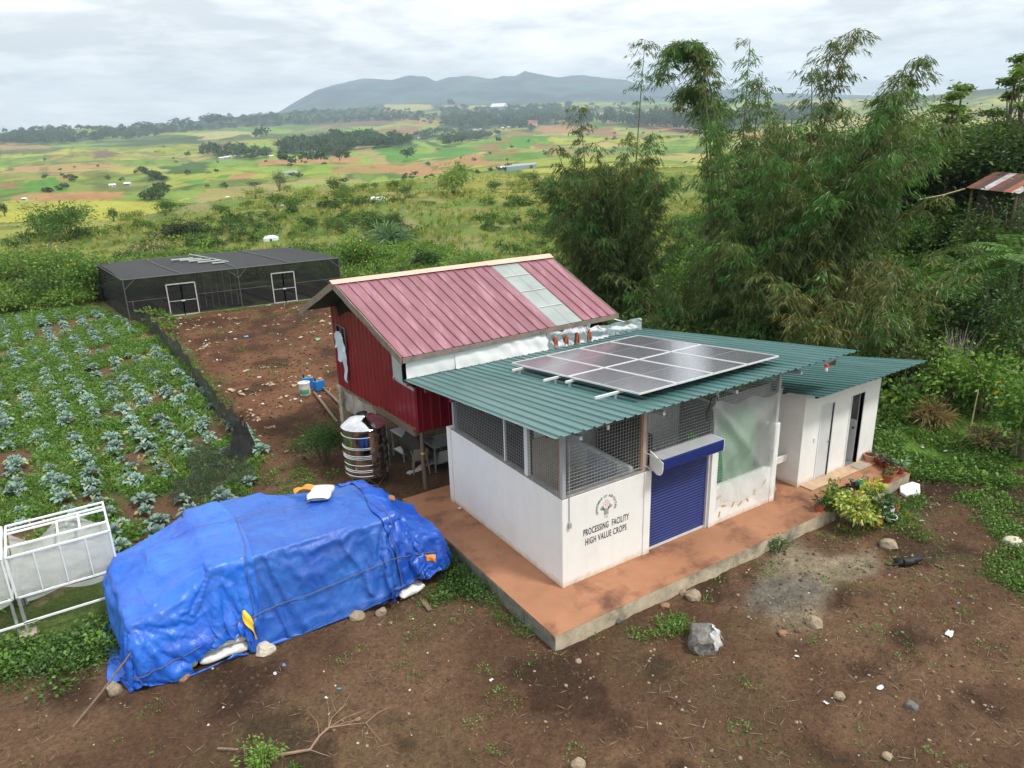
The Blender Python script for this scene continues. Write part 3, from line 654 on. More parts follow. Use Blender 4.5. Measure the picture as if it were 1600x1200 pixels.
# ------------------------------------------------------------------ processing building
def roof_z(y): return 3.62-.1067*(y+.6)
pb = thing('processing_building', 'white block processing building with a green metal roof, blue roller door and wire mesh sides', 'building', (0, 0, 0))
WH = 1.98
mb = MB(); mb.box(0, 2.12, 0, .15, .002, WH); mb.box(0, .15, .152, 4.53, .002, WH); mb.build('wall', M_WHITE, pb, bevel=.008)
mb = MB(); mb.box(2.122, 2.31, -.02, .17, .002, WH); mb.build('pilaster', M_WHITE, pb, bevel=.006)
mb = MB(); mb.box(-.03, .13, 4.532, 4.70, .002, WH+.03); mb.build('pilaster', M_WHITE, pb, bevel=.006)
mb = MB(); mb.box(4.13, 4.33, -.02, .17, .002, 2.05); mb.build('pilaster', M_WHITE, pb, bevel=.006)
mb = MB(); mb.box(6.24, 6.41, -.02, .17, .002, 2.06); mb.build('pilaster', M_WHITE, pb, bevel=.006)
mb = MB(); mb.box(4.332, 6.238, 0, .15, .002, .95); mb.box(6.26, 6.41, .172, 4.53, .002, 1.98); mb.build('wall', M_WHITE, pb, bevel=.006)
mb = MB(); mb.box(.15, 6.26, 4.40, 4.53, .002, 2.75); mb.build('wall', mat('shade_dark_inner_wall', (.10, .095, .09), rough=.8, var=.3), pb)  # back wall colour darkened to put shade into the room behind the mesh
mb = MB(); mb.box(.15, 6.26, .15, 4.4, .003, .012); mb.build('floor', mat('shade_dark_floor', (.10, .095, .09), rough=.8, var=.3), pb)  # floor colour darkened likewise, so the inside looks dim
# sill under the wire mesh
mb = MB(); mb.box(.002, 2.30, .005, .13, WH+.001, WH+.03); mb.box(.005, .13, .131, 4.53, WH+.001, WH+.03); mb.build('sill', mat('cement_sill', (.27, .26, .25), rough=.85, var=.2), pb)
# posts
for (x, y, w_) in ((.07, .07, .085), (2.13, .07, .085), (4.22, .07, .09), (6.33, .07, .085), (.07, 4.42, .085), (6.33, 4.42, .085)):
    mb = MB(); mb.box(x-w_/2, x+w_/2, y-w_/2, y+w_/2, WH+.03 if x < 4 else 2.07, roof_z(y)-.13); mb.build('post', M_GREYPAINT, pb)
for (x, y) in ((.07, 2.15), (.07, 1.30)):
    mb = MB(); mb.box(x-.022 if y > 2 else x-.035, x+.022 if y > 2 else x+.035, y-.022 if y > 2 else y-.06, y+.022 if y > 2 else y+.06, WH+.03, roof_z(y)-.13); mb.build('post', M_WHITE2, pb)
for (x, y) in ((.055, .14), (2.06, .055), (2.20, .055)):
    mb = MB(); mb.box(x-.018, x+.018, y-.018, y+.018, WH+.03, roof_z(y)-.15); mb.build('wood_batten', M_LUMBER, pb)
# wire mesh bays (real wires)
def wire_bay(a, b, z0, za, zb, pitch=.072, name='wire_mesh'):
    """bay from plan point a to b, bottom z0, tops za, zb"""
    a = Vector((a[0], a[1], 0)); b = Vector((b[0], b[1], 0)); L = (b-a).length; d = (b-a)/L; mb = MB(); n = int(L/pitch); r = .0030
    nrm = Vector((d.y, -d.x, 0))
    for k in range(n+1):
        p = a+d*(L*k/n); zt = za+(zb-za)*k/n
        mb.hexa([p-d*r-nrm*r+Vector((0, 0, z0)), p+d*r-nrm*r+Vector((0, 0, z0)), p+d*r+nrm*r+Vector((0, 0, z0)), p-d*r+nrm*r+Vector((0, 0, z0))],
                [p-d*r-nrm*r+Vector((0, 0, zt)), p+d*r-nrm*r+Vector((0, 0, zt)), p+d*r+nrm*r+Vector((0, 0, zt)), p-d*r+nrm*r+Vector((0, 0, zt))])
    z = z0+.01
    while z < max(za, zb):
        t0, t1 = 0.0, 1.0
        if z > min(za, zb):
            t = (z-za)/(zb-za); t0, t1 = (t, 1.0) if zb > za else (0.0, t)
        p = a+d*L*t0+nrm*2*r; q = a+d*L*t1+nrm*2*r
        mb.bar(p+Vector((0, 0, z)), q+Vector((0, 0, z)), 2*r)
        z += pitch
    o = mb.build(name, mat('wire_zinc', (.34, .345, .34), rough=.5, var=.1), pb); o['kind'] = 'stuff'; return o
wire_bay((.115, .06), (2.085, .06), WH+.03, roof_z(.06)-.15, roof_z(.06)-.15)
wire_bay((2.175, .06), (4.17, .06), 2.05, roof_z(.06)-.15, roof_z(.06)-.15)
wire_bay((4.27, .075), (6.28, .075), 1.0, roof_z(.06)-.15, roof_z(.06)-.15)
wire_bay((.06, 4.37), (.06, 2.18), WH+.03, roof_z(4.37)-.15, roof_z(2.18)-.15)
wire_bay((.06, 2.12), (.06, .12), WH+.03, roof_z(2.12)-.15, roof_z(.12)-.15)
wire_bay((6.33, .12), (6.33, 4.37), 2.0, roof_z(.12)-.15, roof_z(4.37)-.15)
# green trunking and rail along the foot of the front mesh
mb = MB(); mb.bar((.13, .045, WH+.11), (2.08, .045, WH+.11), .02, .02); mb.build('mesh_rail', M_GREY, pb)
# purlins and rafters
for y in (-.12, .95, 2.3, 3.6, 4.9, 5.9):
    mb = MB(); z = roof_z(y)-.02
    mb.box(-.45, 8.2-(y+.6)*.085, y-.025, y+.025, z-.10, z-.012); mb.build('purlin', M_PURLIN, pb)
for x in (.07, 2.13, 4.22, 6.33):
    mb = MB(); mb.bar((x, -.5, roof_z(-.5)-.165), (x, 6.05, roof_z(6.05)-.165), .06, .075); mb.build('rafter', M_GREYPAINT, pb)
# roof: ten ribbed sheets
RP = quadP((-.57, -.6, 3.62), (8.31, -.6, 3.62), (-.43, 6.15, 2.90), (7.73, 6.15, 2.90))
NSH = 9
for k in range(NSH):
    o = ribbed('roof_sheet', M_GREENROOF, RP, 4, .032, pb, k/NSH-.001, (k+1)/NSH+.001, nv=3, wob=.004)
    o.location.z = .002*(k % 2)
# roller door
mb = MB()
ns = 30; z0, z1 = .05, 2.12
prof = []
for k in range(ns):
    for q in range(5):
        a = q/5; prof.append((z0+(z1-z0)*(k+a)/ns, .10-.020*math.sin(math.pi*a)**.7))
prof.append((z1, .10))
vs_ = []; fs_ = []
for z, y in prof: vs_ += [(2.33, y, z), (4.07, y, z)]
for i in range(len(prof)-1): fs_.append((2*i, 2*i+1, 2*i+3, 2*i+2))
door = MB().add(vs_, fs_).build('roller_door', M_BLUE, pb)
mb = MB(); mb.box(2.32, 4.08, .06, .13, .012, .055); mb.build('bottom_rail', M_ALU, door)
mb = MB(); mb.box(4.075, 4.128, .03, .14, .004, 2.08); mb.build('guide_rail', M_ALU, pb); mb = MB(); mb.box(2.312, 2.33, .05, .14, .004, 2.05); mb.build('guide_rail', M_ALU, pb)
# hood of the roller: blue curved front, grey top, white end brackets
mb = MB()
hp = [(-.30, 2.05), (-.335, 2.08), (-.345, 2.14), (-.345, 2.30), (-.335, 2.335)]
vs_ = []; fs_ = []
for y, z in hp: vs_ += [(2.30, y, z), (4.10, y, z)]
for i in range(len(hp)-1): fs_.append((2*i, 2*i+1, 2*i+3, 2*i+2))
mb.add(vs_, fs_); hood = mb.build('roller_hood', M_BLUE, pb)
mb = MB(); mb.add([(2.30, -.333, 2.337), (4.10, -.333, 2.337), (4.10, .03, 2.345), (2.30, .03, 2.345), (2.30, -.333, 2.32), (4.10, -.333, 2.32), (4.10, .03, 2.328), (2.30, .03, 2.328)], [(0,1,2,3),(7,6,5,4),(0,4,5,1),(2,6,7,3)]); mb.build('hood_top', M_GREYPAINT, hood)
pl = [(.02, 2.42), (.02, 2.06), (-.20, 1.96), (-.29, 1.97), (-.345, 2.03), (-.365, 2.12), (-.365, 2.28)]
for x in (2.275, 4.103):
    mb = MB(); n_ = len(pl); mb.add([(x, y, z) for y, z in pl]+[(x+.022, y, z) for y, z in pl], [tuple(range(n_)), tuple(range(2*n_-1, n_-1, -1))]+[(i, n_+i, n_+(i+1) % n_, (i+1) % n_) for i in range(n_)])
    if x > 4: mb = MB(); mb.box(x, x+.02, -.34, .02, 2.06, 2.335)
    mb.build('end_bracket', M_WHITE2, hood)
MB().bar((2.14, .03, 2.42), (2.28, -.30, 2.33), .012).build('stay_wire', M_ALU, hood); MB().bar((2.14, .03, 2.12), (2.28, -.2, 2.0), .012).build('stay_wire', M_ALU, hood)
# interior: corrugated partitions, door, dark stores
WB = quadP((.95, 2.35, .02), (3.05, 2.35, .02), (.95, 2.35, 2.95), (3.05, 2.35, 2.95)); ribbed('partition', M_WHITE2, WB, 14, .02, pb)
mb = MB(); mb.box(1.86, 1.94, .16, 2.33, .02, 2.10); mb.build('partition_wall', M_WHITE2, pb)
mb = MB(); mb.box(1.845, 1.858, .55, 1.55, .05, 2.03); mb.build('inner_door', mat('bluish_door', (.42, .46, .55), rough=.5, var=.05), pb)
mb = MB(); mb.box(3.5, 4.6, 1.5, 1.56, .02, 2.9); mb.build('partition', M_WHITE2, pb)
mb = MB(); mb.box(.16, .9, 1.2, 1.25, .02, 2.8); mb.build('partition', mat('brown_board', (.30, .25, .2), rough=.7), pb)
for (x0, x1, y0, y1, z1) in ((.3, .8, 2.6, 3.9, 1.9), (2.5, 3.3, 1.0, 2.0, 2.2), (3.15, 3.45, .6, 1.3, 1.7)):
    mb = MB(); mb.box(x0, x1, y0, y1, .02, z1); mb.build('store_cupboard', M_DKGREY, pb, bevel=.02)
mb = MB(); mb.lathe([(.0, 0), (.12, 0), (.12, 2.2), (.0, 2.2)], (3.95, .45, .02), 14); mb.build('green_roll', mat('green_net_roll', (.05, .42, .07), rough=.6), pb)
# right bay: green sheet inside, clear plastic film outside
M_GSHEET = mat('green_sheet', (.07, .33, .15), rough=.55, var=.12, scale=2)
mb = MB(); mb.grid(lambda u, v: (4.32+1.50*u, .20+.02*math.sin(u*9), .72+1.95*v+.03*math.sin(u*6)), 12, 8); mb.build('green_sheet', M_GSHEET, pb)
mb = MB(); mb.grid(lambda u, v: (4.28+1.95*u, .19+.012*math.sin(u*14), 2.55+.5*v), 10, 4); mb.build('grey_sheet', mat('grey_sheet', (.25, .255, .27), rough=.6), pb)
M_FILM = sheer_mat('clear_plastic_film', (.80, .84, .83), .40, rough=.2, trans=.5, scale=.9, avar=.12, spec=.7, bump=1.0)
def film(u, v):
    xl = 3.86+.50*min(1, (1-v)*2.1)**.8; xr = 6.22+.12*(1-v)
    x = xl+(xr-xl)*u; z = .40+.13*math.sin(u*5+.5)*.6+.07*math.sin(u*13)+v*(2.62+.06*u)-.12*math.sin(math.pi*u)*v
    # creases hanging from the two upper corners, crossing low in the middle
    c1 = abs(((u-.0)*1.25+(v-1)*.95) % .34-.17)/.17; c2 = abs(((1-u)*.9+(v-1)*.7) % .27-.135)/.135
    k1 = math.exp(-((u*.9-(1-v)*.85)/.10)**2); k2 = math.exp(-(((1-u)*.55-(1-v)*.9)/.12)**2)
    y = -.04-.050*c1*(1-u)*(.3+.7*(1-v))-.050*c2*u*(.3+.7*(1-v))-.10*k1-.09*k2-.035*math.exp(-((v-.12)/.10)**2)*abs(math.sin(u*16))
    return (x, y, z)
mb = MB(); mb.grid(film, 90, 70); mb.build('plastic_film', M_FILM, pb)
# tan tape bits along the lower edge of the film
M_TAPE = mat('brown_tape', (.55, .33, .07), rough=.4)
for (x, z, a) in ((4.45, .70, .3), (4.62, .42, -.2), (4.95, .36, 1.0), (5.2, .30, .6), (5.45, .33, -.9), (5.68, .46, 1.3), (6.02, .62, .9), (4.50, .24, 1.4)):
    mb = MB(); c, s = math.cos(a), math.sin(a)
    q = [(-.07, -.018), (.07, -.018), (.07, .018), (-.07, .018)]
    mb.hexa([(x+i*c-j*s, -.012, z+i*s+j*c) for i, j in q], [(x+i*c-j*s, -.004, z+i*s+j*c) for i, j in q]); mb.build('tape', M_TAPE, pb)
# lettering
def text_obj(body, x0, x1, z, h, parent, name='lettering', y=-.0035, mt=M_INK, bold=.012, shear=0.0):
    cu = bpy.data.curves.new('txt', 'FONT'); cu.body = body; cu.size = 1.0; cu.offset = bold; cu.space_character = 1.14; cu.shear = shear; cu.extrude = .001
    to = bpy.data.objects.new('txt', cu); COL.objects.link(to); dg = bpy.context.evaluated_depsgraph_get(); dg.update()
    me = bpy.data.meshes.new_from_object(to.evaluated_get(dg)); bpy.data.objects.remove(to)
    co = np.empty(len(me.vertices)*3); me.vertices.foreach_get('co', co); co = co.reshape(-1, 3)
    mn, mx_ = co.min(0), co.max(0)
    out = np.zeros_like(co); out[:, 0] = x0+(co[:, 0]-mn[0])/(mx_[0]-mn[0])*(x1-x0); out[:, 2] = z+(co[:, 1]-mn[1])/(mx_[1]-mn[1])*h; out[:, 1] = y-(co[:, 2]-mn[2])*.8
    me.vertices.foreach_set('co', out.ravel()); me.materials.clear(); me.materials.append(mt); me.update()
    return new_obj(name, me, parent)
lt_ = text_obj('PROCESSING  FACILITY', .52, 1.72, 1.015, .150, pb, bold=.014)
lu_ = text_obj('HIGH VALUE CROPS', .57, 1.66, .79, .150, pb, bold=.012)
lt_['kind'] = lu_['kind'] = 'stuff'
# round emblem: arc of letters over two hands holding a cluster of grains
M_EMB = mat('grey_emblem_paint', (.16, .17, .16), rough=.7); M_EMBO = mat('orange_emblem_paint', (.62, .30, .16), rough=.7)
ec = (1.105, 1.50); word = 'DEPARTMENT OF AGRICULTURE'
cu_me = []
emb = MB(); emb2 = MB()
def letters_arc():
    for i, ch in enumerate(word):
        if ch == ' ': continue
        a = R(200)-R(220)*i/(len(word)-1)
        cu = bpy.data.curves.new('txt', 'FONT'); cu.body = ch; cu.size = .072; cu.offset = .0018; cu.align_x = 'CENTER'
        to = bpy.data.objects.new('txt', cu); COL.objects.link(to); dg = bpy.context.evaluated_depsgraph_get(); dg.update()
        me = bpy.data.meshes.new_from_object(to.evaluated_get(dg)); bpy.data.objects.remove(to)
        rt = a-math.pi/2; c, s = math.cos(rt), math.sin(rt); r0 = .225
        cx_, cz_ = ec[0]+r0*math.cos(a), ec[1]+r0*math.sin(a)
        emb.add([(cx_+v.co.x*c-v.co.y*s, -.0035, cz_+v.co.x*s+v.co.y*c) for v in me.vertices], [tuple(p.vertices) for p in me.polygons])
        bpy.data.meshes.remove(me)
letters_arc()
def flat_disc(mb, x, z, r, n=10, y=-.0035): mb.add([(x+r*math.cos(2*math.pi*k/n), y, z+r*math.sin(2*math.pi*k/n)) for k in range(n)], [tuple(range(n))])
def flat_bar(mb, x0, z0, x1, z1, w_, y=-.0034):
    d = Vector((x1-x0, z1-z0)).normalized(); n_ = Vector((-d.y, d.x))*w_/2
    mb.add([(x0+n_.x, y, z0+n_.y), (x0-n_.x, y, z0-n_.y), (x1-n_.x, y, z1-n_.y), (x1+n_.x, y, z1+n_.y)], [(0, 1, 2, 3)])
for k in range(4): flat_bar(emb, ec[0]-.048+.032*k, ec[1]-.18, ec[0]-.048+.032*k, ec[1]-.03, .018)
for sgn in (-1, 1):
    for k in range(4): flat_bar(emb, ec[0]+sgn*.045, ec[1]-.03-.012*k, ec[0]+sgn*(.105+.02*k), ec[1]+.05-.02*k, .014)
for k in range(3): flat_bar(emb, ec[0]-.03+.03*k, ec[1]-.245, ec[0]-.03+.03*k, ec[1]-.205, .012)
for i in range(4):
    for j in range(4):
        if (i, j) not in ((0, 0), (3, 0), (0, 3), (3, 3)): flat_disc(emb2, ec[0]-.066+.044*i, ec[1]+.02+.044*j, .013)
eo = emb.build('emblem', M_EMB, pb); emb2.build('grain_dots', M_EMBO, eo)
# small fittings
mb = MB(); mb.tube([(.16, -.018, 1.45), (.16, -.018, 3.2)], .009, 6); mb.box(.13, .19, -.05, -.002, 1.34, 1.45); mb.build('conduit', M_GREYPAINT, pb)
def bulb(parent, x, y, z):
    mb = MB(); mb.lathe([(0, .05), (.045, .05), (.055, 0), (.03, -.01), (0, -.01)], (x, y, z), 12); b_ = mb.build('lamp_holder', M_REDP, parent)
    mb = MB(); mb.lathe([(.015, -.012), (.03, -.03), (.034, -.08), (.02, -.12), (0, -.125)], (x, y, z), 12); mb.build('lamp_bulb', mat('milk_glass', (.85, .83, .75), rough=.25), b_)
bulb(pb, 1.0, -.15, 3.38); bulb(pb, 7.0, -.66, 3.50)
mb = MB(); mb.add([(7.0, -.60, 3.50), (7.5, -.55, 3.56), (7.45, -.58, 3.42)], [(0, 1, 2), (2, 1, 0)]); mb.build('eave_flap', mat('brown_flap', (.10, .06, .05), rough=.6), pb)
mb = MB(); mb.tube([(3.72, -.25, 3.36), (3.76, -.2, 3.2), (3.72, -.15, 3.0), (3.74, -.15, 2.8)], .012, 6); mb.tube([(3.72, -.25, 3.36), (4.1, -.05, 3.25), (4.22, .0, 3.1)], .012, 6); mb.build('cable', M_BLK, pb)

# ------------------------------------------------------------------ solar array on the roof
M_CELL, n, p = base_mat('solar_glass')
tcn = n.nodes.new('ShaderNodeTexCoord'); bk = n.nodes.new('ShaderNodeTexBrick'); mp = n.nodes.new('ShaderNodeMapping')
n.links.new(tcn.outputs['Object'], mp.inputs[0]); n.links.new(mp.outputs[0], bk.inputs[0])
bk.offset = 0; bk.inputs['Scale'].default_value = 1.0; bk.inputs['Mortar Size'].default_value = .004; bk.inputs['Brick Width'].default_value = .168; bk.inputs['Row Height'].default_value = .093
bk.inputs['Color1'].default_value = (.118, .118, .150, 1); bk.inputs['Color2'].default_value = (.136, .135, .170, 1); bk.inputs['Mortar'].default_value = (.25, .25, .30, 1)
n.links.new(bk.outputs[0], p.inputs['Base Color']); p.inputs['Roughness'].default_value = .24; p.inputs['Specular IOR Level'].default_value = .75
p.inputs['Coat Weight'].default_value = 1.0; p.inputs['Coat Roughness'].default_value = .14; p.inputs['Coat IOR'].default_value = 1.75
sa = thing('solar_array', 'array of eight dark solar panels in two rows on aluminium rails over the green roof', 'solar panels', (4.0, 2.3, 0))
AP = quadP((1.89, -.03, roof_z(-.03)+.20), (6.13, -.03, roof_z(-.03)+.20), (1.93, 4.68, roof_z(4.68)+.20), (6.13, 4.68, roof_z(4.68)+.20))
AX = Vector((1, 0, 0)); AY = Vector((0, 1, -.1067)).normalized(); AN = AX.cross(AY)
pw, plen = 4.235/4, 4.71*math.sqrt(1+.1067**2)/2
rotm = Matrix((AX, AY, AN)).transposed().to_euler()
for j in range(2):
    for i in range(4):
        P0, _ = AP((i+.5)/4, (j+.5)/2); P0 = Vector((1.89+pw*(i+.5), 0, 0))+Vector((0, -.03, roof_z(-.03)+.20))+AY*(plen*(j+.5))-Vector((4.0, 2.3, 0))
        W2, L2 = pw/2-.008, plen/2-.008
        mb = MB()
        for (x0, x1, y0, y1) in ((-W2, W2, -L2, -L2+.022), (-W2, W2, L2-.022, L2), (-W2, -W2+.022, -L2+.022, L2-.022), (W2-.022, W2, -L2+.022, L2-.022)): mb.box(x0, x1, y0, y1, -.02, .018)
        fr = mb.build('solar_panel', M_ALU, sa, P0, rotm)
        mb = MB(); mb.box(-W2+.022, W2-.022, -L2+.022, -.008, -.012, .010); mb.box(-W2+.022, W2-.022, .008, L2-.022, -.012, .010); mb.build('glass', M_CELL, fr)
        mb = MB(); mb.box(-W2+.03, W2-.03, -.008, .008, -.012, .0105); mb.build('centre_strip', mat('pale_strip', (.30, .30, .31), rough=.3), fr)
for yy, ext in ((.62, .62), (2.18, .20), (2.72, .42), (4.22, .30)):
    a = Vector((1.89-ext, 0, 0)); c = Vector((0, -.03, roof_z(-.03)+.145))+AY*yy-Vector((4.0, 2.3, 0))
    mb = MB(); mb.bar(a+c, Vector((6.22, 0, 0))+c, .045, .05); rl = mb.build('mounting_rail', M_ALU, sa)
    mb = MB()
    for x in (1.80, 3.0, 4.1, 5.2, 6.1):
        p0 = Vector((x, 0, 0))+c; mb.bar(p0-Vector((0, 0, .03)), p0-Vector((0, 0, .14)), .04, .05)
    mb.build('roof_foot', M_GREY, rl)

# ------------------------------------------------------------------ washroom building
wc = thing('washroom_building', 'small white washroom block with two narrow doors under its own green roof', 'building', (0, 0, 0))
X0, X1, Y0, Y1 = 7.46, 10.63, .10, 1.75
D1, D2, DH = (8.16, 8.66), (9.405, 9.94), 2.05
def wtop(y): return 2.515-.155*(y-Y0)
mb = MB()
for (a, b) in ((X0, D1[0]), (D1[1], D2[0]), (D2[1], X1)): mb.hexa([(a, Y0, .002), (b, Y0, .002), (b, Y0+.12, .002), (a, Y0+.12, .002)], [(a, Y0, wtop(Y0)), (b, Y0, wtop(Y0)), (b, Y0+.12, wtop(Y0)), (a, Y0+.12, wtop(Y0))])
for (a, b) in (D1, D2): mb.box(a, b, Y0, Y0+.12, DH, wtop(Y0))
mb.build('wall', M_WHITE, wc)
for xa in (X0, X1-.12):
    mb = MB(); mb.hexa([(xa, Y0+.122, .002), (xa+.12, Y0+.122, .002), (xa+.12, Y1, .002), (xa, Y1, .002)], [(xa, Y0+.122, wtop(Y0+.12)), (xa+.12, Y0+.122, wtop(Y0+.12)), (xa+.12, Y1, wtop(Y1)), (xa, Y1, wtop(Y1))]); mb.build('wall', M_WHITE, wc)
mb = MB(); mb.box(X0+.12, X1-.12, Y1-.12, Y1-.002, .002, wtop(Y1)); mb.build('wall', mat('grey_tile_wall', (.50, .51, .52), rough=.4, var=.06), wc)
mb = MB(); mb.box(8.95, 9.05, Y0+.122, Y1-.122, .002, 2.4); mb.build('partition', M_WHITE2, wc)
mb = MB(); mb.box(X0+.13, X1-.13, Y0+.01, Y1-.13, .003, .02); mb.build('floor', mat('grey_floor_tile', (.22, .21, .2), rough=.5, var=.15), wc)
for (a, b) in (D1, D2):
    mb = MB(); mb.box(a-.045, a, Y0-.015, Y0+.10, .004, DH+.045); mb.box(b, b+.045, Y0-.015, Y0+.10, .004, DH+.045); mb.box(a, b, Y0-.015, Y0+.10, DH, DH+.045); mb.build('door_frame', M_WHITE2, wc)
mb = MB(); mb.box(D1[0]+.004, D1[1]-.012, Y0+.03, Y0+.065, .015, DH-.004); dr = mb.build('door', M_DOOR, wc)
mb = MB(); mb.lathe([(0, 0), (.022, 0), (.026, .03), (0, .04)], (0, 0, 0), 10); mb.build('handle', M_GREY, dr, (D1[1]-.06, Y0+.028, 1.0), (R(90), 0, 0))
mb = MB(); mb.box(0, .036, 0, .48, .015, 1.22); dr2 = mb.build('door', M_DOOR, wc, (D2[1]-.045, Y0+.10, 0), (0, 0, R(8)))
mb = MB(); mb.lathe([(0, 0), (.022, 0), (.03, .03), (0, .045)], (0, 0, 0), 10); mb.build('handle', M_BLK, dr2, (.0, .06, 1.0), (0, R(-90), 0))
mb = MB(); mb.lathe([(0, 0), (.07, .0), (.17, .10), (.20, .15), (.185, .15), (.15, .10), (0, .06)], (9.62, 1.32, .75), 18); mb.build('wash_basin', mat('glazed_white', (.82, .82, .82), rough=.12), wc)
mb = MB(); mb.tube([(9.62, 1.40, .2), (9.62, 1.40, .75)], .03, 8); mb.build('waste_pipe', M_BLK, wc)
mb = MB(); mb.box(7.58, 10.35, -.26, Y0-.002, .004, .035); mb.build('threshold', M_TILE, wc, bevel=.006)
mb = MB(); mb.box(9.55, 10.0, -.24, .0, .037, .055); mb.build('doormat', mat('grey_mat', (.34, .31, .26), rough=.9, var=.3, scale=20), wc, bevel=.005)
mb = MB(); mb.box(7.93, 8.0, Y0-.018, Y0-.001, 1.12, 1.24); mb.build('light_switch', M_WHITE2, wc, bevel=.004)
for (q0, q1, q2, q3, z0, z1) in ((7.02, 7.45, .45, 1.1, .62, .66), ): 
    mb = MB(); mb.box(q0, q1, q2, q3, z0, z1); mb.box(q0, q0+.05, q2, q3, z1, .80); mb.box(q0+.05, q1, q2, q2+.05, z1, .80); mb.box(q0+.05, q1, q3-.05, q3, z1, .80); mb.build('outside_sink', M_WHITE, wc, bevel=.008)
WP = quadP((7.2, -.52, 2.67), (11.64, -.52, 2.72), (7.1, 1.80, 2.33), (11.42, 1.80, 2.35))
for k in range(5): ribbed('roof_sheet', M_GREENROOF, WP, 4, .028, wc, k/5-.001, (k+1)/5+.001, nv=2, wob=.004).location.z = .002*(k % 2)
for y in (-.3, .6, 1.6):
    mb = MB(); z = 2.67-.15*(y+.52)-.02; mb.box(7.25, 11.35, y-.02, y+.02, z-.055, z-.006); mb.build('purlin', M_DKGREY, wc)
bulb(wc, 10.05, -.08, 2.50)

# ------------------------------------------------------------------ red stilt house
rh = thing('red_stilt_house', 'red sheet metal house on timber stilts with a faded maroon gable roof', 'house', (0, 0, 0))
GX = lambda y: -.07-.053*(y-6.2)            # gable wall line
ZB = 1.36
E0, E1, RG0, RG1, B0, B1 = Vector((-.48, 6.0, 3.53)), Vector((6.52, 6.08, 3.57)), Vector((-1.03, 8.93, 5.07)), Vector((6.05, 8.83, 5.02)), Vector((-1.16, 11.85, 3.82)), Vector((5.9, 11.8, 3.8))
def ridge_line(u): return RG0+(RG1-RG0)*u
# roof sheets with the translucent strip between x = 4.05 and 5.05
RPn = quadP(E0, E1, RG0, RG1); RPf = quadP(RG0, RG1, B0, B1)
spans = [(0, .167), (.167, .333), (.333, .5), (.5, .683), (.817, 1.0)]
ribs_ = [4, 4, 4, 4, 4]
for (a, b), k in zip(spans, ribs_): ribbed('roof_sheet', M_PINK, RPn, k, .034, rh, a-.0008, b+.0008, nv=4, shape=(0, .02, .05, .11, .14, 1.0), hs=(0, 0, 1, 1, 0, 0), wob=.006)
sk = ribbed('skylight_sheet', M_SKYL, RPn, 2, .012, rh, .684, .816, nv=4, shape=(0, .02, .05, .11, .14, 1.0))
for t in (.27, .52, .76):
    p0, n_ = RPn(.686, t); p1, _ = RPn(.814, t); mb = MB(); mb.bar(p0+n_*.016, p1+n_*.016, .03, .006); mb.build('seal_strip', M_FOAM, sk)
for k in range(5): ribbed('roof_sheet', M_PINK, RPf, 5, .034, rh, k/5-.001, (k+1)/5+.001, nv=2, shape=(0, .02, .05, .11, .14, 1.0))
# ridge capping in three lengths
dn = (E0-RG0).normalized(); df = (B0-RG0).normalized(); up = Vector((0, 0, 1))
for k in range(3):
    a = RG0+(RG1-RG0)*(k/3-.002)+up*(.050+.004*k); b = RG0+(RG1-RG0)*((k+1)/3+.004)+up*(.050+.004*k)
    if k == 0: a = a-(RG1-RG0)*.012
    mb = MB(); wd = .17 if k != 2 else .20
    mb.add([a+dn*wd, b+dn*wd, b+up*.015, a+up*.015, a+df*.2, b+df*.2], [(0, 1, 2, 3), (3, 2, 5, 4)]); mb.build('ridge_cap', M_PEACH, rh)
# barge boards: overlapping weathered planks
def planks(a, b, n_, hgt, out, name='barge_board'):
    for k in range(n_):
        p = a+(b-a)*(k/n_); q = a+(b-a)*((k+1)/n_+.01); off = out*(.012*(k % 2))
        mb = MB(); mb.hexa([p+off, q+off, q+off+out*.025, p+off+out*.025], [p+off-up*hgt, q+off-up*hgt, q+off+out*.025-up*hgt, p+off+out*.025-up*hgt]); mb.build(name, M_WOOD, rh)
ow = Vector((-1, 0, 0))
planks(E0+up*.02+ow*.01, RG0+up*.02+ow*.01, 5, .21, ow); planks(B0+up*.02+ow*.01, RG0+up*.02+ow*.01, 4, .21, ow)
planks(E1+up*.02-ow*.04, RG1+up*.02-ow*.04, 4, .19, ow)
oy = Vector((0, -1, 0)); planks(E0-up*.01+oy*.01, E1-up*.01+oy*.01, 5, .13, oy, 'fascia_board')
# underside lining
mb = MB(); s_ = Vector((0, 0, -.06)); mb.add([E0+s_, E1+s_, RG1+s_, RG0+s_, B0+s_, B1+s_], [(0, 1, 2, 3), (3, 2, 5, 4)]); mb.build('soffit', M_GABLE, rh)
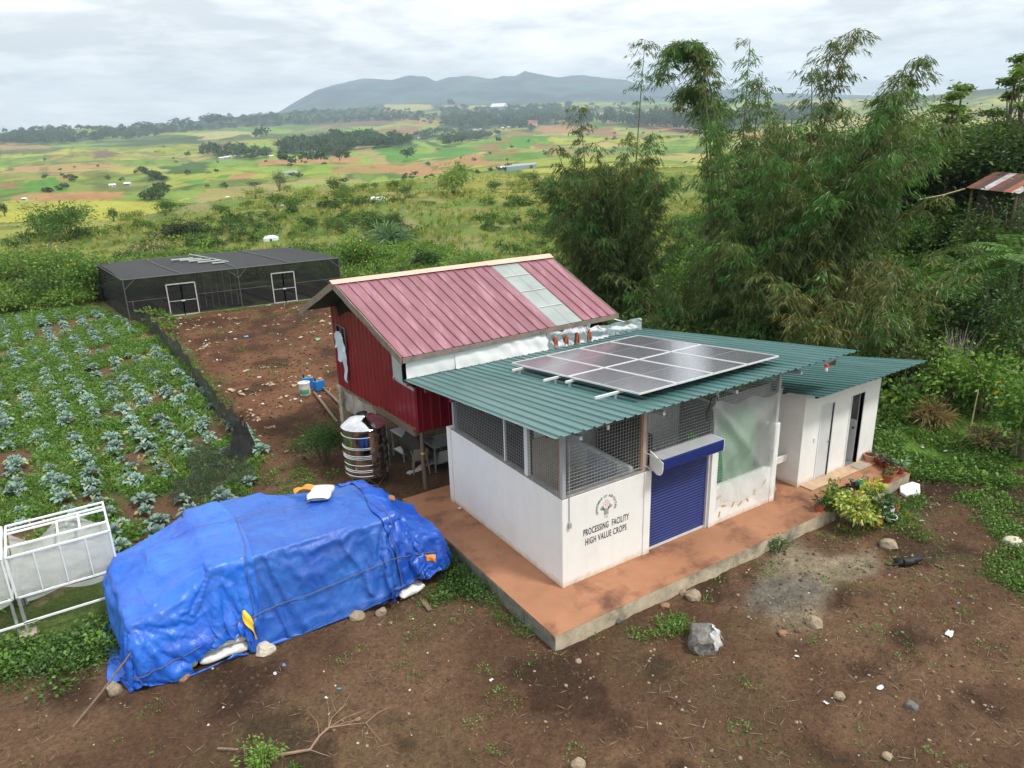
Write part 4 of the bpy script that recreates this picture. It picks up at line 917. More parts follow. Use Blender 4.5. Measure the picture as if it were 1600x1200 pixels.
# walls
GWp = quadP((GX(11.45), 11.45, ZB), (GX(6.2), 6.2, ZB), (GX(11.45), 11.45, 3.90), (GX(6.2), 6.2, 2.62))
def gable_wall():
    """ribbed red sheet stepped under the green roof, with a window hole"""
    us = []; n_ = 20
    for k in range(n_):
        for a, q in ((0, 0), (.40, 0), (.46, 1), (.64, 1), (.70, 0)): us.append(((k+a)/n_, q))
    us.append((1, 0)); V = []; F = []
    def top(y):
        z = 5.07+(3.53-5.07)*(8.93-y)/(8.93-6.0) if y < 8.93 else 5.07+(3.82-5.07)*(y-8.93)/(11.85-8.93)
        z -= .62 if 7.6 < y < 10.9 else .16
        if y < 7.45: z = min(z, 2.60+.0*(y-6.2))
        return min(z, 3.95)
    wy0, wy1, wz0, wz1 = 10.42, 11.10, 2.75, 3.36
    for u, q in us:
        y = 11.45+(6.2-11.45)*u; x = GX(y)-.022*q; zt = top(y)
        V += [(x, y, ZB), (x, y, wz0), (x, y, wz1), (x, y, max(zt, wz1+.02) if zt > wz1 else zt)]
    m_ = len(us)
    for i in range(m_-1):
        ya = 11.45+(6.2-11.45)*us[i][0]; yb = 11.45+(6.2-11.45)*us[i+1][0]; mid = (ya+yb)/2
        for j in range(3):
            if j == 1 and wy0 < mid < wy1: continue
            z00, z01 = V[i*4+j][2], V[i*4+j+1][2]
            if top(mid) <= wz1 and j == 2: continue
            F.append((i*4+j, (i+1)*4+j, (i+1)*4+j+1, i*4+j+1))
    V2 = []
    for k, (x, y, z) in enumerate(V):
        t = top(y); V2.append((x, y, min(z, t)))
    MB().add(V2, F).build('wall', M_RED, rh)
gable_wall()
WN = quadP((GX(6.2)+.012, 6.19, ZB), (6.2, 6.24, ZB), (GX(6.2)+.012, 6.19, 2.86), (6.2, 6.24, 2.86)); ribbed('wall', M_RED, WN, 24, .022, rh)
mb = MB(); mb.tube([(GX(6.2)-.015, 6.185, ZB-.005), (GX(6.2)-.015, 6.185, 2.62)], .028, 8); mb.build('corner_trim', M_RED, rh)
mb = MB(); mb.box(-.33, 6.15, 11.42, 11.47, ZB, 3.9); mb.box(6.15, 6.2, 6.3, 11.42, ZB, 3.6); mb.build('wall', M_RED, rh)
mb = MB(); mb.box(-.2, 6.12, 6.32, 11.38, ZB, ZB+.06); mb.build('floor', M_POST, rh)
# green gable board behind the barge
def gb(y): return GX(y)+.05
mb = MB(); mb.add([(gb(11.3), 11.3, 3.84), (gb(8.93), 8.93, 4.98), (gb(6.9), 6.9, 3.9), (gb(7.4), 7.4, 3.35), (gb(10.9), 10.9, 3.5)], [(0, 1, 2, 3, 4), (4, 3, 2, 1, 0)]); mb.build('gable_board', M_GABLE, rh)
# pale corner panel and white insulation strip under the near eave
mb = MB(); mb.box(GX(7.2)-.035, GX(7.2)-.012, 6.85, 7.42, 2.60, 3.36); mb.build('corner_panel', mat('pale_green_panel', (.42, .48, .46), rough=.5, var=.1), rh)
mb = MB(); mb.box(GX(6.7)-.05, GX(6.7)-.025, 6.2, 7.5, 2.52, 2.60); mb.build('flashing', mat('grey_flashing', (.33, .39, .39), rough=.4), rh)
def strip(u0, u1, z0, z1, mt, name, amp, seed, tip=0.0):
    r_ = random.Random(seed); ph = [r_.uniform(0, 6) for _ in range(6)]
    def f(u, v):
        x = u0+(u1-u0)*u; zz = z0+(z1-z0)*v; y = 6.12-.05*v+amp*(math.sin(u*11+ph[0]+v*2)*.5+math.sin(u*23+ph[1]+v*5)*.35+math.sin(v*9+u*5+ph[2])*.3)-tip*(1-v)
        return (x, y, zz+amp*.4*math.sin(u*17+ph[3])*v)
    mb = MB(); mb.grid(f, 26, 8); return mb.build(name, mt, rh)
strip(-.36, 1.05, 2.93, 3.42, M_FOAM, 'insulation_panel', .012, 1, .05)
strip(1.03, 2.75, 2.93, 3.50, M_FOAM, 'insulation_panel', .022, 2, .10)
strip(2.72, 4.0, 2.93, 3.46, M_FOAM, 'insulation_panel', .03, 3, .12)
strip(3.95, 5.55, 2.92, 3.44, M_FOIL, 'foil_sheet', .055, 4, .14)
strip(5.5, 7.5, 2.92, 3.30, M_FOIL, 'foil_sheet', .06, 5, .10)
mb = MB(); mb.add([(6.4, 6.3, 3.42), (7.7, 6.35, 2.95), (7.6, 6.9, 3.0), (6.4, 6.8, 3.45)], [(0, 1, 2, 3), (3, 2, 1, 0)]); mb.build('white_flap', M_FOAM, rh)
for x in (4.18, 4.55, 4.95, 5.38):
    mb = MB(); mb.bar((x, 5.99, 2.94), (x+.02, 5.96, 3.28), .05, .05); mb.bar((x+.09, 5.98, 2.94), (x+.07, 5.96, 3.22), .04, .04); mb.build('brick_prop', mat('brick_red', (.42, .12, .06), rough=.8, var=.3, scale=10), rh)
# window opening with dark inside and frame
mb = MB(); mb.box(GX(10.75)+.02, GX(10.75)+.05, 10.42, 11.1, 2.75, 3.36); mb.build('window', M_BLK, rh)
mb = MB(); x = GX(10.75)-.03
mb.box(x-.02, x+.02, 10.38, 10.42, 2.72, 3.4); mb.box(x-.02, x+.02, 11.1, 11.14, 2.72, 3.4); mb.box(x-.02, x+.02, 10.42, 11.1, 3.36, 3.4); mb.box(x-.015, x+.015, 10.74, 10.77, 2.75, 3.36); mb.build('window_frame', M_WOOD, rh)
# stilts
for (x, y, r_) in ((.03, 6.28, .058), (-.22, 9.2, .055), (-.26, 11.3, .06), (3.0, 6.3, .06), (6.0, 6.3, .06), (3.0, 11.3, .06), (6.0, 11.3, .06), (3, 8.8, .06)):
    z = gz1(x, y); mb = MB(); mb.tube([(x+.02, y, z-.15), (x-.01, y+.01, z+.7), (x, y, ZB+.02)], [r_*1.1, r_, r_*.95], 9); st = mb.build('stilt', M_POST, rh)
    if x == .03: MB().lathe([(.062, -.03), (.068, 0), (.062, .03)], (.03, 6.28, .72), 10).build('yellow_band', mat('yellow_tape', (.65, .48, .03), rough=.5), st)
mb = MB(); mb.bar((-.15, 6.25, ZB-.06), (-.32, 11.4, ZB-.06), .06, .10); mb.bar((-.1, 6.3, ZB-.06), (6.1, 6.3, ZB-.06), .06, .10); mb.build('floor_beam', M_POST, rh)
mb = MB(); mb.box(-.42, -.10, 11.15, 11.45, -.5, ZB-.02); mb.build('concrete_pier', M_CONC, rh, bevel=.01)
# ================================================================== things around the buildings
# ------------------------------------------------------------------ tarpaulin pile
def tarp_mat(name, c, c2, rough):
    mt, n, p = base_mat(name)
    tcn = n.nodes.new('ShaderNodeTexCoord')
    nz = n.nodes.new('ShaderNodeTexNoise'); nz.inputs['Scale'].default_value = 1.1; nz.inputs['Detail'].default_value = 9; nz.inputs['Roughness'].default_value = .68; nz.inputs['Distortion'].default_value = .8
    n.links.new(tcn.outputs['Object'], nz.inputs['Vector'])
    rp = n.nodes.new('ShaderNodeValToRGB'); n.links.new(nz.outputs['Fac'], rp.inputs[0])
    rp.color_ramp.elements[0].position = .36; rp.color_ramp.elements[0].color = tuple(c)+(1,)
    rp.color_ramp.elements[1].position = .70; rp.color_ramp.elements[1].color = tuple(c2)+(1,)
    nd = n.nodes.new('ShaderNodeTexNoise'); nd.inputs['Scale'].default_value = 2.6; nd.inputs['Detail'].default_value = 10; nd.inputs['Roughness'].default_value = .75; n.links.new(tcn.outputs['Object'], nd.inputs['Vector'])
    dr_ = n.nodes.new('ShaderNodeMapRange'); n.links.new(nd.outputs['Fac'], dr_.inputs['Value']); dr_.inputs['From Min'].default_value = .50; dr_.inputs['From Max'].default_value = .74; dr_.inputs['To Max'].default_value = .42
    dm_ = n.nodes.new('ShaderNodeMix'); dm_.data_type = 'RGBA'; n.links.new(dr_.outputs[0], dm_.inputs[0]); n.links.new(rp.outputs[0], dm_.inputs[6]); dm_.inputs[7].default_value = (.10, .145, .30, 1)
    n.links.new(dm_.outputs[2], p.inputs['Base Color'])
    p.inputs['Roughness'].default_value = rough; p.inputs['Specular IOR Level'].default_value = .55
    # wrinkles: ridged noise stretched down the slope plus fine crinkle
    mp = n.nodes.new('ShaderNodeMapping'); mp.inputs['Scale'].default_value = (1.9, .8, .8); n.links.new(tcn.outputs['Object'], mp.inputs[0])
    n1 = n.nodes.new('ShaderNodeTexNoise'); n1.noise_type = 'RIDGED_MULTIFRACTAL'; n1.inputs['Scale'].default_value = 3.4; n1.inputs['Detail'].default_value = 7; n1.inputs['Distortion'].default_value = .6
    n.links.new(mp.outputs[0], n1.inputs['Vector'])
    n2 = n.nodes.new('ShaderNodeTexNoise'); n2.inputs['Scale'].default_value = 16; n2.inputs['Detail'].default_value = 6; n2.inputs['Distortion'].default_value = 1.2; n.links.new(tcn.outputs['Object'], n2.inputs['Vector'])
    b1 = n.nodes.new('ShaderNodeBump'); b1.inputs['Strength'].default_value = .42; b1.inputs['Distance'].default_value = .05; n.links.new(n1.outputs['Fac'], b1.inputs['Height'])
    b2 = n.nodes.new('ShaderNodeBump'); b2.inputs['Strength'].default_value = .38; b2.inputs['Distance'].default_value = .02; n.links.new(n2.outputs['Fac'], b2.inputs['Height']); n.links.new(b1.outputs[0], b2.inputs['Normal'])
    n.links.new(b2.outputs[0], p.inputs['Normal']); MATS[name] = mt; return mt
M_TARP1 = tarp_mat('sky_blue_tarpaulin', (.010, .085, .50), (.020, .165, .66), .38)
M_TARP2 = tarp_mat('worn_blue_tarpaulin', (.009, .068, .375), (.024, .135, .48), .46)
M_TARP3 = tarp_mat('glossy_blue_tarpaulin', (.008, .062, .40), (.013, .105, .50), .30)
PX0, PX1, PZ0 = -7.80, -1.50, -.37
def drape():
    """lets one big sheet fall over the stacked bags (cloth simulation); returns its settled points"""
    sc = bpy.context.scene; sc.frame_start = 1; sc.frame_end = 60; tmp = []
    rr = random.Random(4); mb = MB()
    for lay in range(6):
        for q in range(8):
            for k in range(4):
                x = PX0+.66+.735*q+rr.uniform(-.10, .10); u = (x-PX0)/(PX1-PX0); sk_ = -.36*max(0, u-.25)
                ins = .075*lay; y = (2.64+ins)+sk_+(2.50-1.7*ins)*k/3+rr.uniform(-.07, .07); top = (4, 5, 6, 6, 5, 6, 6, 4)[q]-(rr.random() < .22)
                if lay >= top: continue
                z = -.23+.285*lay+rr.uniform(-.02, .02); a_ = rr.uniform(-.22, .22); c, s_ = math.cos(a_), math.sin(a_); hx, hy, hz = .42, .36, .15
                P8 = [Vector((x+i*hx*c-j*hy*s_, y+i*hx*s_+j*hy*c, z+k_*hz)) for k_ in (-1, 1) for i, j in ((-1, -1), (1, -1), (1, 1), (-1, 1))]
                mb.hexa(P8[:4], P8[4:])
    cm = mat('drape_core', (.5,)*3); core = mb.build('bag_stack', cm); tmp.append(core)
    md = core.modifiers.new('rm', 'REMESH'); md.mode = 'VOXEL'; md.voxel_size = .06
    md = core.modifiers.new('sm', 'SMOOTH'); md.factor = .5; md.iterations = 3
    mb = MB(); mb.box(-14, 5, -4, 11, -.7, -.40); fl = mb.build('drape_floor', cm); tmp.append(fl)
    for o in (core, fl):
        o.modifiers.new('collision', 'COLLISION'); o.collision.thickness_outer = .015; o.collision.thickness_inner = .25; o.collision.cloth_friction = 12; o.collision.damping = .9
    n_, m_ = 136, 92
    gx, gy = np.meshgrid(np.linspace(-8.95, -.56, n_), np.linspace(1.02, 6.45, m_)); gz = np.full(gx.shape, 1.56)+.03*fbm(gx*1.5, gy*1.5, 5, 3)
    gy = gy-.20*np.clip((gx+6.2)/5, 0, 1)
    V = np.stack([gx.ravel(), gy.ravel(), gz.ravel()], 1); i = np.arange(m_-1)[:, None]*n_+np.arange(n_-1)[None, :]; F = np.stack([i, i+1, i+n_+1, i+n_], -1).reshape(-1, 4)
    sh = mesh_np('drape_sheet', V, F, cm); tmp.append(sh)
    cl = sh.modifiers.new('cloth', 'CLOTH'); s = cl.settings; s.quality = 4; s.mass = .25; s.tension_stiffness = 25; s.compression_stiffness = 12; s.shear_stiffness = 8; s.bending_stiffness = .05; s.air_damping = 2.0; s.shrink_min = -.055
    s.tension_damping = 8; s.compression_damping = 8; s.shear_damping = 8
    cs = cl.collision_settings; cs.distance_min = .015; cs.collision_quality = 2; cs.use_self_collision = False; cs.friction = 12
    cl.point_cache.frame_start = 1; cl.point_cache.frame_end = 60
    for f in range(1, 46): sc.frame_set(f)
    ev = sh.evaluated_get(bpy.context.evaluated_depsgraph_get()); me = ev.to_mesh(); co = np.empty(len(me.vertices)*3); me.vertices.foreach_get('co', co); co = co.reshape(m_, n_, 3).copy(); ev.to_mesh_clear()
    for o in tmp: bpy.data.objects.remove(o)
    sc.frame_set(1); return co
SHEET = drape()
SHN = np.cross(np.gradient(SHEET, axis=1), np.gradient(SHEET, axis=0)); SHN = unit(SHN)
if SHN[SHEET.shape[0]//2, SHEET.shape[1]//2, 2] < 0: SHN = -SHN
def surf(u, v, off):
    """points of the settled sheet; u left to right, v front hem over the top to back hem (arrays)"""
    u = np.clip(np.asarray(u, float), 0, 1); v = np.clip(np.asarray(v, float), 0, 1); m_, n_ = SHEET.shape[:2]; a = u*(n_-1); b = v*(m_-1); i = np.minimum(a.astype(int), n_-2); j = np.minimum(b.astype(int), m_-2); a = (a-i)[..., None]; b = (b-j)[..., None]
    def lp(G): return (G[j, i]*(1-a)+G[j, i+1]*a)*(1-b)+(G[j+1, i]*(1-a)+G[j+1, i+1]*a)*b
    P = lp(SHEET); N = unit(lp(SHN)); off = np.asarray(off, float)
    P = P+N*(off[..., None] if off.ndim else off); P[..., 2] = np.maximum(P[..., 2], -.385); return P
def pile_pt(u, v, off): return Vector(surf(np.array([u]), np.array([v]), off)[0])
def tarp_sheet(name, mt, label, ulo, uhi, vlo, vhi, off, nu, nv):
    """part of the settled sheet between left edge ulo(v) and right edge uhi(v), hems vlo(t) and vhi(t)"""
    tt, ss = np.meshgrid(np.arange(nu+1)/nu, np.arange(nv+1)/nv); V0 = vlo(tt)+(vhi(tt)-vlo(tt))*ss
    c = np.abs(2*V0-1)**2.6; lim = np.maximum(1-c, 0)**(1/2.6)*1.02                      # rounded sheet corners do not sprawl on the ground
    A = np.maximum(ulo(V0), .5-.5*lim); B = np.minimum(uhi(V0), .5+.5*lim); U = A+(B-A)*tt
    nz = surf(U, V0, 0.0); N = unit(np.cross(np.gradient(nz, axis=1), np.gradient(nz, axis=0))); sl = np.clip(1-np.abs(N[..., 2])*1.15, 0, 1)
    rid = lambda n_, e: (1-np.abs(2*n_-1))**e
    qx = nz[..., 0]; qy = V0*6; wq = (fbm(qx*1.1, qy, 411, 3)-.5)*1.1
    WR = sl*((rid(fbm(qx*1.4+wq*.5+nz[..., 2]*.5, qy*.12+3, 401, 2), 3.2)-.25)*.075+(rid(fbm(qx*3.6+wq+nz[..., 2]*.9, qy*.2, 403, 2), 3)-.25)*.036)+(rid(fbm(qx*2.1+qy*1.3, qy*2-qx*.8, 409, 2), 4)-.2)*.018+(fbm(qx*8, qy*8, 405, 2)-.5)*.010
    V = surf(U, V0, off+WR).reshape(-1, 3); i = np.arange(nv)[:, None]*(nu+1)+np.arange(nu)[None, :]; F = np.stack([i, i+1, i+nu+2, i+nu+1], -1).reshape(-1, 4)
    return tag(mesh_np(name, V, F, mt, None, None, smooth=True), label, 'tarpaulin', 'blue tarpaulins of the covered pile')
one = lambda k: (lambda v: np.full(np.shape(v), k))
tarp_sheet('tarpaulin', M_TARP2, 'worn darker blue tarpaulin over the middle of the covered pile', one(.37), one(.81), one(.0), one(1.0), .0, 130, 190)
tarp_sheet('tarpaulin', M_TARP1, 'lighter sky blue tarpaulin over the left end of the covered pile', one(0.0), lambda v: .395+.055*np.sin(math.pi*np.clip(v, 0, 1))-.02*np.exp(-(v/.08)**2), lambda t: .012+.080*np.clip(np.sin(math.pi*np.clip((t-.13)/.87, 0, 1)), 0, 1)**.5+.004*np.sin(t*40), one(1.0), .035, 150, 190)
tarp_sheet('tarpaulin', M_TARP3, 'glossy blue tarpaulin folded over the right end of the covered pile', lambda v: .765-.035*np.sin(math.pi*v)+.012*np.sin(v*14), one(1.0), lambda t: .02+.012*np.sin(t*21), one(1.0), .035, 100, 190)
# orange hems and gaps
M_ORANGE = mat('orange_sheet', (.70, .24, .035), rough=.5, var=.1, bump=.4, bscale=8)
M_SACK = mat('white_woven_sack', (.66, .665, .65), rough=.6, var=.12, scale=6, bump=.9, bscale=11, stain=(.38, .30, .21), stain_scale=2.5, stain_amt=.6)
M_TEAL = mat('teal_print', (.05, .42, .42), rough=.6)
def patch(pts, name, mt, label, cat, lift=.03, group=None):
    """small sheet lying on the pile, corners given as (u, v)"""
    n_ = 10; V = []
    (a, b, c, d) = pts
    for j in range(n_+1):
        for i in range(n_+1):
            p, q = i/n_, j/n_
            u = a[0]*(1-p)*(1-q)+b[0]*p*(1-q)+c[0]*p*q+d[0]*(1-p)*q; v = a[1]*(1-p)*(1-q)+b[1]*p*(1-q)+c[1]*p*q+d[1]*(1-p)*q
            V.append(pile_pt(u, v, .06+lift*(1+.5*math.sin(p*7+q*5))+lift*1.2*math.sin(math.pi*p)*math.sin(math.pi*q)))
    F = [(j*(n_+1)+i, j*(n_+1)+i+1, (j+1)*(n_+1)+i+1, (j+1)*(n_+1)+i) for j in range(n_) for i in range(n_)]
    mb = MB(); mb.add(V, F, True); return tag(mb.build(name, mt), label, cat, group)
patch([(.845, .155), (.885, .165), (.883, .19), (.845, .178)], 'orange_sheet', M_ORANGE, 'orange hem of a sheet turned out low on the right front of the tarpaulin pile', 'sheet', .02)
patch([(.388, .045), (.402, .045), (.392, .15), (.384, .15)], 'yellow_sheet', mat('yellow_sheet', (.72, .48, .03), rough=.5), 'narrow yellow sheet showing through the slit in the blue tarpaulins', 'sheet', .02)
patch([(.60, .64), (.66, .64), (.655, .69), (.60, .69)], 'orange_sheet', M_ORANGE, 'bright orange sheet bunched on the back edge of the tarpaulin pile', 'sheet', .09)
# sacks showing under the front left edge
def sack(loc, rz, L, W, H, label, teal=True, seed=0, tilt=0.0):
    r_ = random.Random(seed)
    def f(u, v):
        a = 2*math.pi*v; s = 2*u-1; e = (1-abs(s)**4)**.4; w_ = W/2*(.82+.18*e); h_ = H/2*max(e, .10)
        c_, s_ = math.cos(a), math.sin(a)
        return (s*L/2, w_*math.copysign(abs(c_)**.6, c_)+.010*math.sin(u*11+v*7+seed), h_*math.copysign(abs(s_)**.8, s_)*(1-.22*math.sin(math.pi*u))+.010*math.sin(u*9+v*12+seed))
    t = thing('white_sack', label, 'sack', loc, rz, 'white sacks under the tarpaulin')
    mb = MB(); mb.grid(f, 26, 20); mb.build('body', M_SACK, t, None, (0, tilt, 0))
    if teal:
        mb = MB(); mb.grid(lambda u, v: tuple(Vector(f(.10+.8*u, .64+.06*v))*1.02), 14, 2); mb.build('printed_stripe', M_TEAL, t, None, (0, tilt, 0))
sack((-7.02, 2.50, -.26), R(3), .86, .55, .21, 'lower left white sack with a teal stripe under the front of the tarpaulin', True, 1)
sack((-6.98, 2.56, -.08), R(1), .88, .52, .20, 'upper left white sack under the front hem of the lighter tarpaulin', True, 2)
sack((-6.10, 2.46, -.26), R(-2), .90, .55, .22, 'lower right white sack with a teal stripe, beside the small brown stone', True, 3)
sack((-6.02, 2.52, -.08), R(-3), .90, .52, .19, 'upper right white sack just left of the slit in the tarpaulins', False, 4)
sack((-3.40, 4.25, 1.42), R(62), .85, .50, .20, 'white sack with a blue print lying on top of the tarpaulin pile', True, 5, .15)
sack((-2.42, 2.12, -.22), R(10), .60, .40, .20, 'white and green sack poking out at the foot of the right tarpaulin', True, 6)
# ropes over the pile
M_ROPE = mat('grey_rope', (.13, .125, .13), rough=.9, var=.2, scale=30)
def rope(pts, label, r_=.008):
    P = []
    for k in range(len(pts)-1):
        for q in range(12):
            t = q/12; P.append(pile_pt(pts[k][0]*(1-t)+pts[k+1][0]*t, pts[k][1]*(1-t)+pts[k+1][1]*t, .075))
    P.append(pile_pt(pts[-1][0], pts[-1][1], .07)); mb = MB(); mb.tube(P, r_, 6); tag(mb.build('rope', M_ROPE), label, 'rope', 'ropes tied over the tarpaulin pile')
rope([(.12, .15), (.2, .13), (.38, .12), (.6, .14), (.80, .165), (.88, .20)], 'grey rope running low along the whole front of the tarpaulin pile')
rope([(.32, .62), (.42, .58), (.6, .56), (.78, .56), (.86, .55)], 'thin rope along the top back of the tarpaulin pile', .006)
rope([(.39, .05), (.415, .2), (.44, .40), (.45, .6)], 'rope along the slit where the two front tarpaulins meet', .006)
rope([(.772, .06), (.755, .2), (.735, .42), (.73, .6)], 'rope down the edge of the right hand folded tarpaulin', .006)
# stick leaning on the pile
mb = MB(); mb.tube([(-8.62, 1.95, -.36), (-8.1, 2.15, -.02), (-7.55, 2.32, .42)], [.020, .018, .014], 7); tag(mb.build('leaning_stick', M_POST), 'brown stick leaning from the soil against the left front of the blue tarpaulin', 'stick')

# ------------------------------------------------------------------ stones
M_ROCK = mat('buff_stone', (.30, .24, .165), rough=.9, var=.25, scale=5, bump=.5, bscale=14, stain=(.14, .115, .085), stain_scale=3)
M_ROCKG = mat('grey_boulder', (.125, .12, .108), rough=.85, var=.5, scale=5, bump=.9, bscale=9, stain=(.27, .265, .25), stain_scale=2.4, stain_amt=.6)
M_ROCKR = mat('brown_stone', (.26, .15, .085), rough=.9, var=.25, scale=5, bump=.5, bscale=14)
def stone(px, py, rpx, label, mt=M_ROCK, seed=0, flat=.7, z=None, group=None, sc=(1, 1, 1)):
    p = gp(px, py) if z is None else onz(px, py, z)
    r_ = rpx/CAM_F*np.linalg.norm(p-CAM_O)
    o = new_obj('stone', rock_mesh('stone', mt, seed, 3 if rpx > 14 else 2, flat), None, (p[0], p[1], p[2]+r_*flat*.30), (0, 0, seed*1.3), (r_*sc[0], r_*sc[1], r_*sc[2]))
    return tag(o, label, 'stone', group)
b_ = stone(1097, 1006, 27, 'large grey boulder smeared with pale plastic, alone on the bare soil before the platform', M_ROCKG, 3, .85)
mb = MB()
def wrap(u, v):
    a = -1.9+2.0*u; e = -.15+1.15*v; r_ = .60*(1+.10*math.sin(u*13+v*5)+.07*math.sin(v*17))
    return (r_*math.cos(e)*math.cos(a)*.72, r_*math.cos(e)*math.sin(a)*.72, r_*math.sin(e)*.8)
stone(180, 1080, 11, 'buff stone beside the stick at the left front corner of the tarpaulin', M_ROCK, 5, .95)
stone(285, 1058, 12, 'brown stone in front of the white sacks', M_ROCKR, 6, .6)
stone(415, 1018, 15, 'whitish stone holding down the middle tarpaulin edge', mat('white_stone', (.52, .47, .38), rough=.9, var=.15, bump=.3), 7, .65)
stone(558, 966, 12, 'grey buff stone on the right tarpaulin hem, left one of a pair', M_ROCK, 8, .75)
stone(595, 958, 9, 'grey buff stone on the right tarpaulin hem, right one of a pair', M_ROCK, 9, .8)
stone(1082, 934, 13, 'rounded buff stone close under the front edge of the platform', M_ROCK, 10, .8)
stone(1068, 928, 7, 'small grey stone touching the foot of the platform front', M_ROCK, 11, .8)
stone(966, 971, 8, 'grey stone leaning against the platform front near its corner', M_ROCKG, 12, .9)
stone(1039, 947, 8, 'flat reddish stone on the green moss before the platform', M_ROCKR, 13, .5)
stone(1272, 977, 12, 'pointed buff stone beyond the gravel patch, right of the boulder', M_ROCK, 14, .95)
stone(1222, 991, 7, 'small brown stone between the boulder and the pointed stone', M_ROCKR, 15, .8)
stone(1388, 854, 12, 'buff stone with a grass sprig, above the sleeping dog', M_ROCK, 16, .7)
stone(1582, 850, 12, 'pale stone among weeds at the right edge', mat('white_stone', (.5, .45, .36)), 17, .7)
stone(1424, 1106, 9, 'grey stone standing in the lower right soil', M_ROCKG, 18, .8)
stone(1311, 1090, 8, 'upright buff stone in the stony soil at lower right', M_ROCK, 19, 1.0)
stone(904, 1194, 11, 'tan stone at the bottom edge of the bare yard', M_ROCK, 20, .7)
stone(1386, 1184, 7, 'small tan stone near the bottom right corner', M_ROCK, 21, .8)
stone(904, 1034, 5, 'small pale stone in front of the platform corner', M_ROCK, 22, .8)
stone(228, 1031, 5, 'small flat pale stone by the left weeds', M_ROCK, 23, .6)
pp = pile_pt(.80, .47, .06); o = new_obj('stone', rock_mesh('stone', M_ROCKR, 24, 2, .6), None, pp, (0, 0, 1), (.12, .11, .12)); tag(o, 'round brown stone lying on top of the right tarpaulin', 'stone')
# tattered plastic over the boulder
for k in range(2):
    mb = MB(); a0 = -1.75+.95*k; s_ = b_.scale[0]
    def wrap(u, v, a0=a0):
        a = a0+.75*u; e = .05+1.0*v; r_ = 1.04*(1+.05*math.sin(u*9+v*7))
        return (b_.location.x+s_*r_*math.cos(e)*math.cos(a), b_.location.y+s_*r_*math.cos(e)*math.sin(a), b_.location.z+s_*.85*r_*math.sin(e))
    mb.grid(wrap, 10, 10); tag(mb.build('plastic_scrap', sheer_mat('old_plastic', (.75, .77, .78), .7, rough=.25, avar=.3, scale=6)), ['left', 'right'][k]+' strip of pale plastic stuck over the grey boulder', 'plastic', 'plastic strips on the boulder')

# ------------------------------------------------------------------ stainless water tank
M_STEEL = mat('polished_steel', (.62, .63, .66), rough=.10, var=.06, scale=3, metal=1.0)
wt = thing('water_tank', 'polished stainless steel water tank on a wire stand beside the red house', 'tank', (-1.02, 7.72, -.36))
RT = .61; HT = 1.42; Z0 = .30
prof = [(0, Z0-.04), (RT*.85, Z0-.03), (RT, Z0+.02)]
zz = [.10, .22, .27, .42, .60, .645, .69, .88, .92, 1.22]
for q in zz: prof += [(RT, Z0+q-.014), (RT+.012, Z0+q-.004), (RT+.012, Z0+q+.004), (RT, Z0+q+.014)]
prof += [(RT, Z0+HT-.02), (RT+.01, Z0+HT)]
MB().lathe(prof, n=56).build('shell', M_STEEL, wt)
MB().lathe([(RT+.01, Z0+HT), (RT-.02, Z0+HT+.035), (RT*.55, Z0+HT+.20), (.20, Z0+HT+.235), (.17, Z0+HT+.27), (.165, Z0+HT+.30), (.15, Z0+HT+.295), (.145, Z0+HT+.18)], n=48).build('lid', M_STEEL, wt)
MB().lathe([(0, 0), (.146, 0)], (0, 0, Z0+HT+.20), 24).build('opening', M_BLK, wt)
st = MB()
for k in range(6):
    a = 2*math.pi*k/6+.2; b = a+math.pi/6
    st.bar((RT*.9*math.cos(a), RT*.9*math.sin(a), Z0-.02), (RT*.75*math.cos(b), RT*.75*math.sin(b), 0), .014); st.bar((RT*.75*math.cos(b), RT*.75*math.sin(b), 0), (RT*.9*math.cos(a+math.pi/3), RT*.9*math.sin(a+math.pi/3), Z0-.02), .014)
ob = st.build('wire_stand', M_GREY, wt); ob['kind'] = 'stuff'
# red plough-like scrap beside it
p = gp(541, 690); mb = MB(); x, y, z = p
mb.add([(x-.32, y-.1, z+.30), (x+.15, y-.25, z+.05), (x+.25, y+.1, z+.28), (x-.1, y+.2, z+.45)], [(0, 1, 2, 3), (3, 2, 1, 0)]); mb.bar((x-.1, y, z), (x+.05, y, z+.3), .05); tag(mb.build('metal_scrap', mat('red_metal', (.36, .045, .03), rough=.5, var=.2)), 'bent red metal sheet behind the water tank on the weeds', 'scrap metal')
# clear plastic hanging under the house
M_FILM2 = sheer_mat('dusty_plastic_film', (.55, .56, .53), .55, rough=.35, trans=.4, scale=2.5, avar=.2, bump=.7)
mb = MB(); mb.grid(lambda u, v: (-.30-.22*math.sin(u*3.1)*(1-v)+.05*math.sin(u*19+v*4), 11.2-2.8*u+.1*math.sin(v*9), ZB-.02-(1-v)*(.62+.55*u-.3*math.sin(u*3.1)) ), 26, 10); tag(mb.build('plastic_film', M_FILM2), 'dusty clear plastic film hanging below the far left side of the red house', 'plastic film')
mb = MB(); mb.grid(lambda u, v: (.20+.9*u+.08*math.sin(v*9+u*5), 7.9-.35*u+.14*math.sin(u*7+v*4), -.33+1.35*v*(1-.45*u)+.06*math.sin(u*13)), 20, 12); tag(mb.build('tarpaulin', mat('grey_brown_tarp', (.125, .112, .095), rough=.6, var=.25, scale=4, bump=.6, bscale=6)), 'crumpled grey brown sheet heaped under the red house beside the chair', 'tarpaulin')
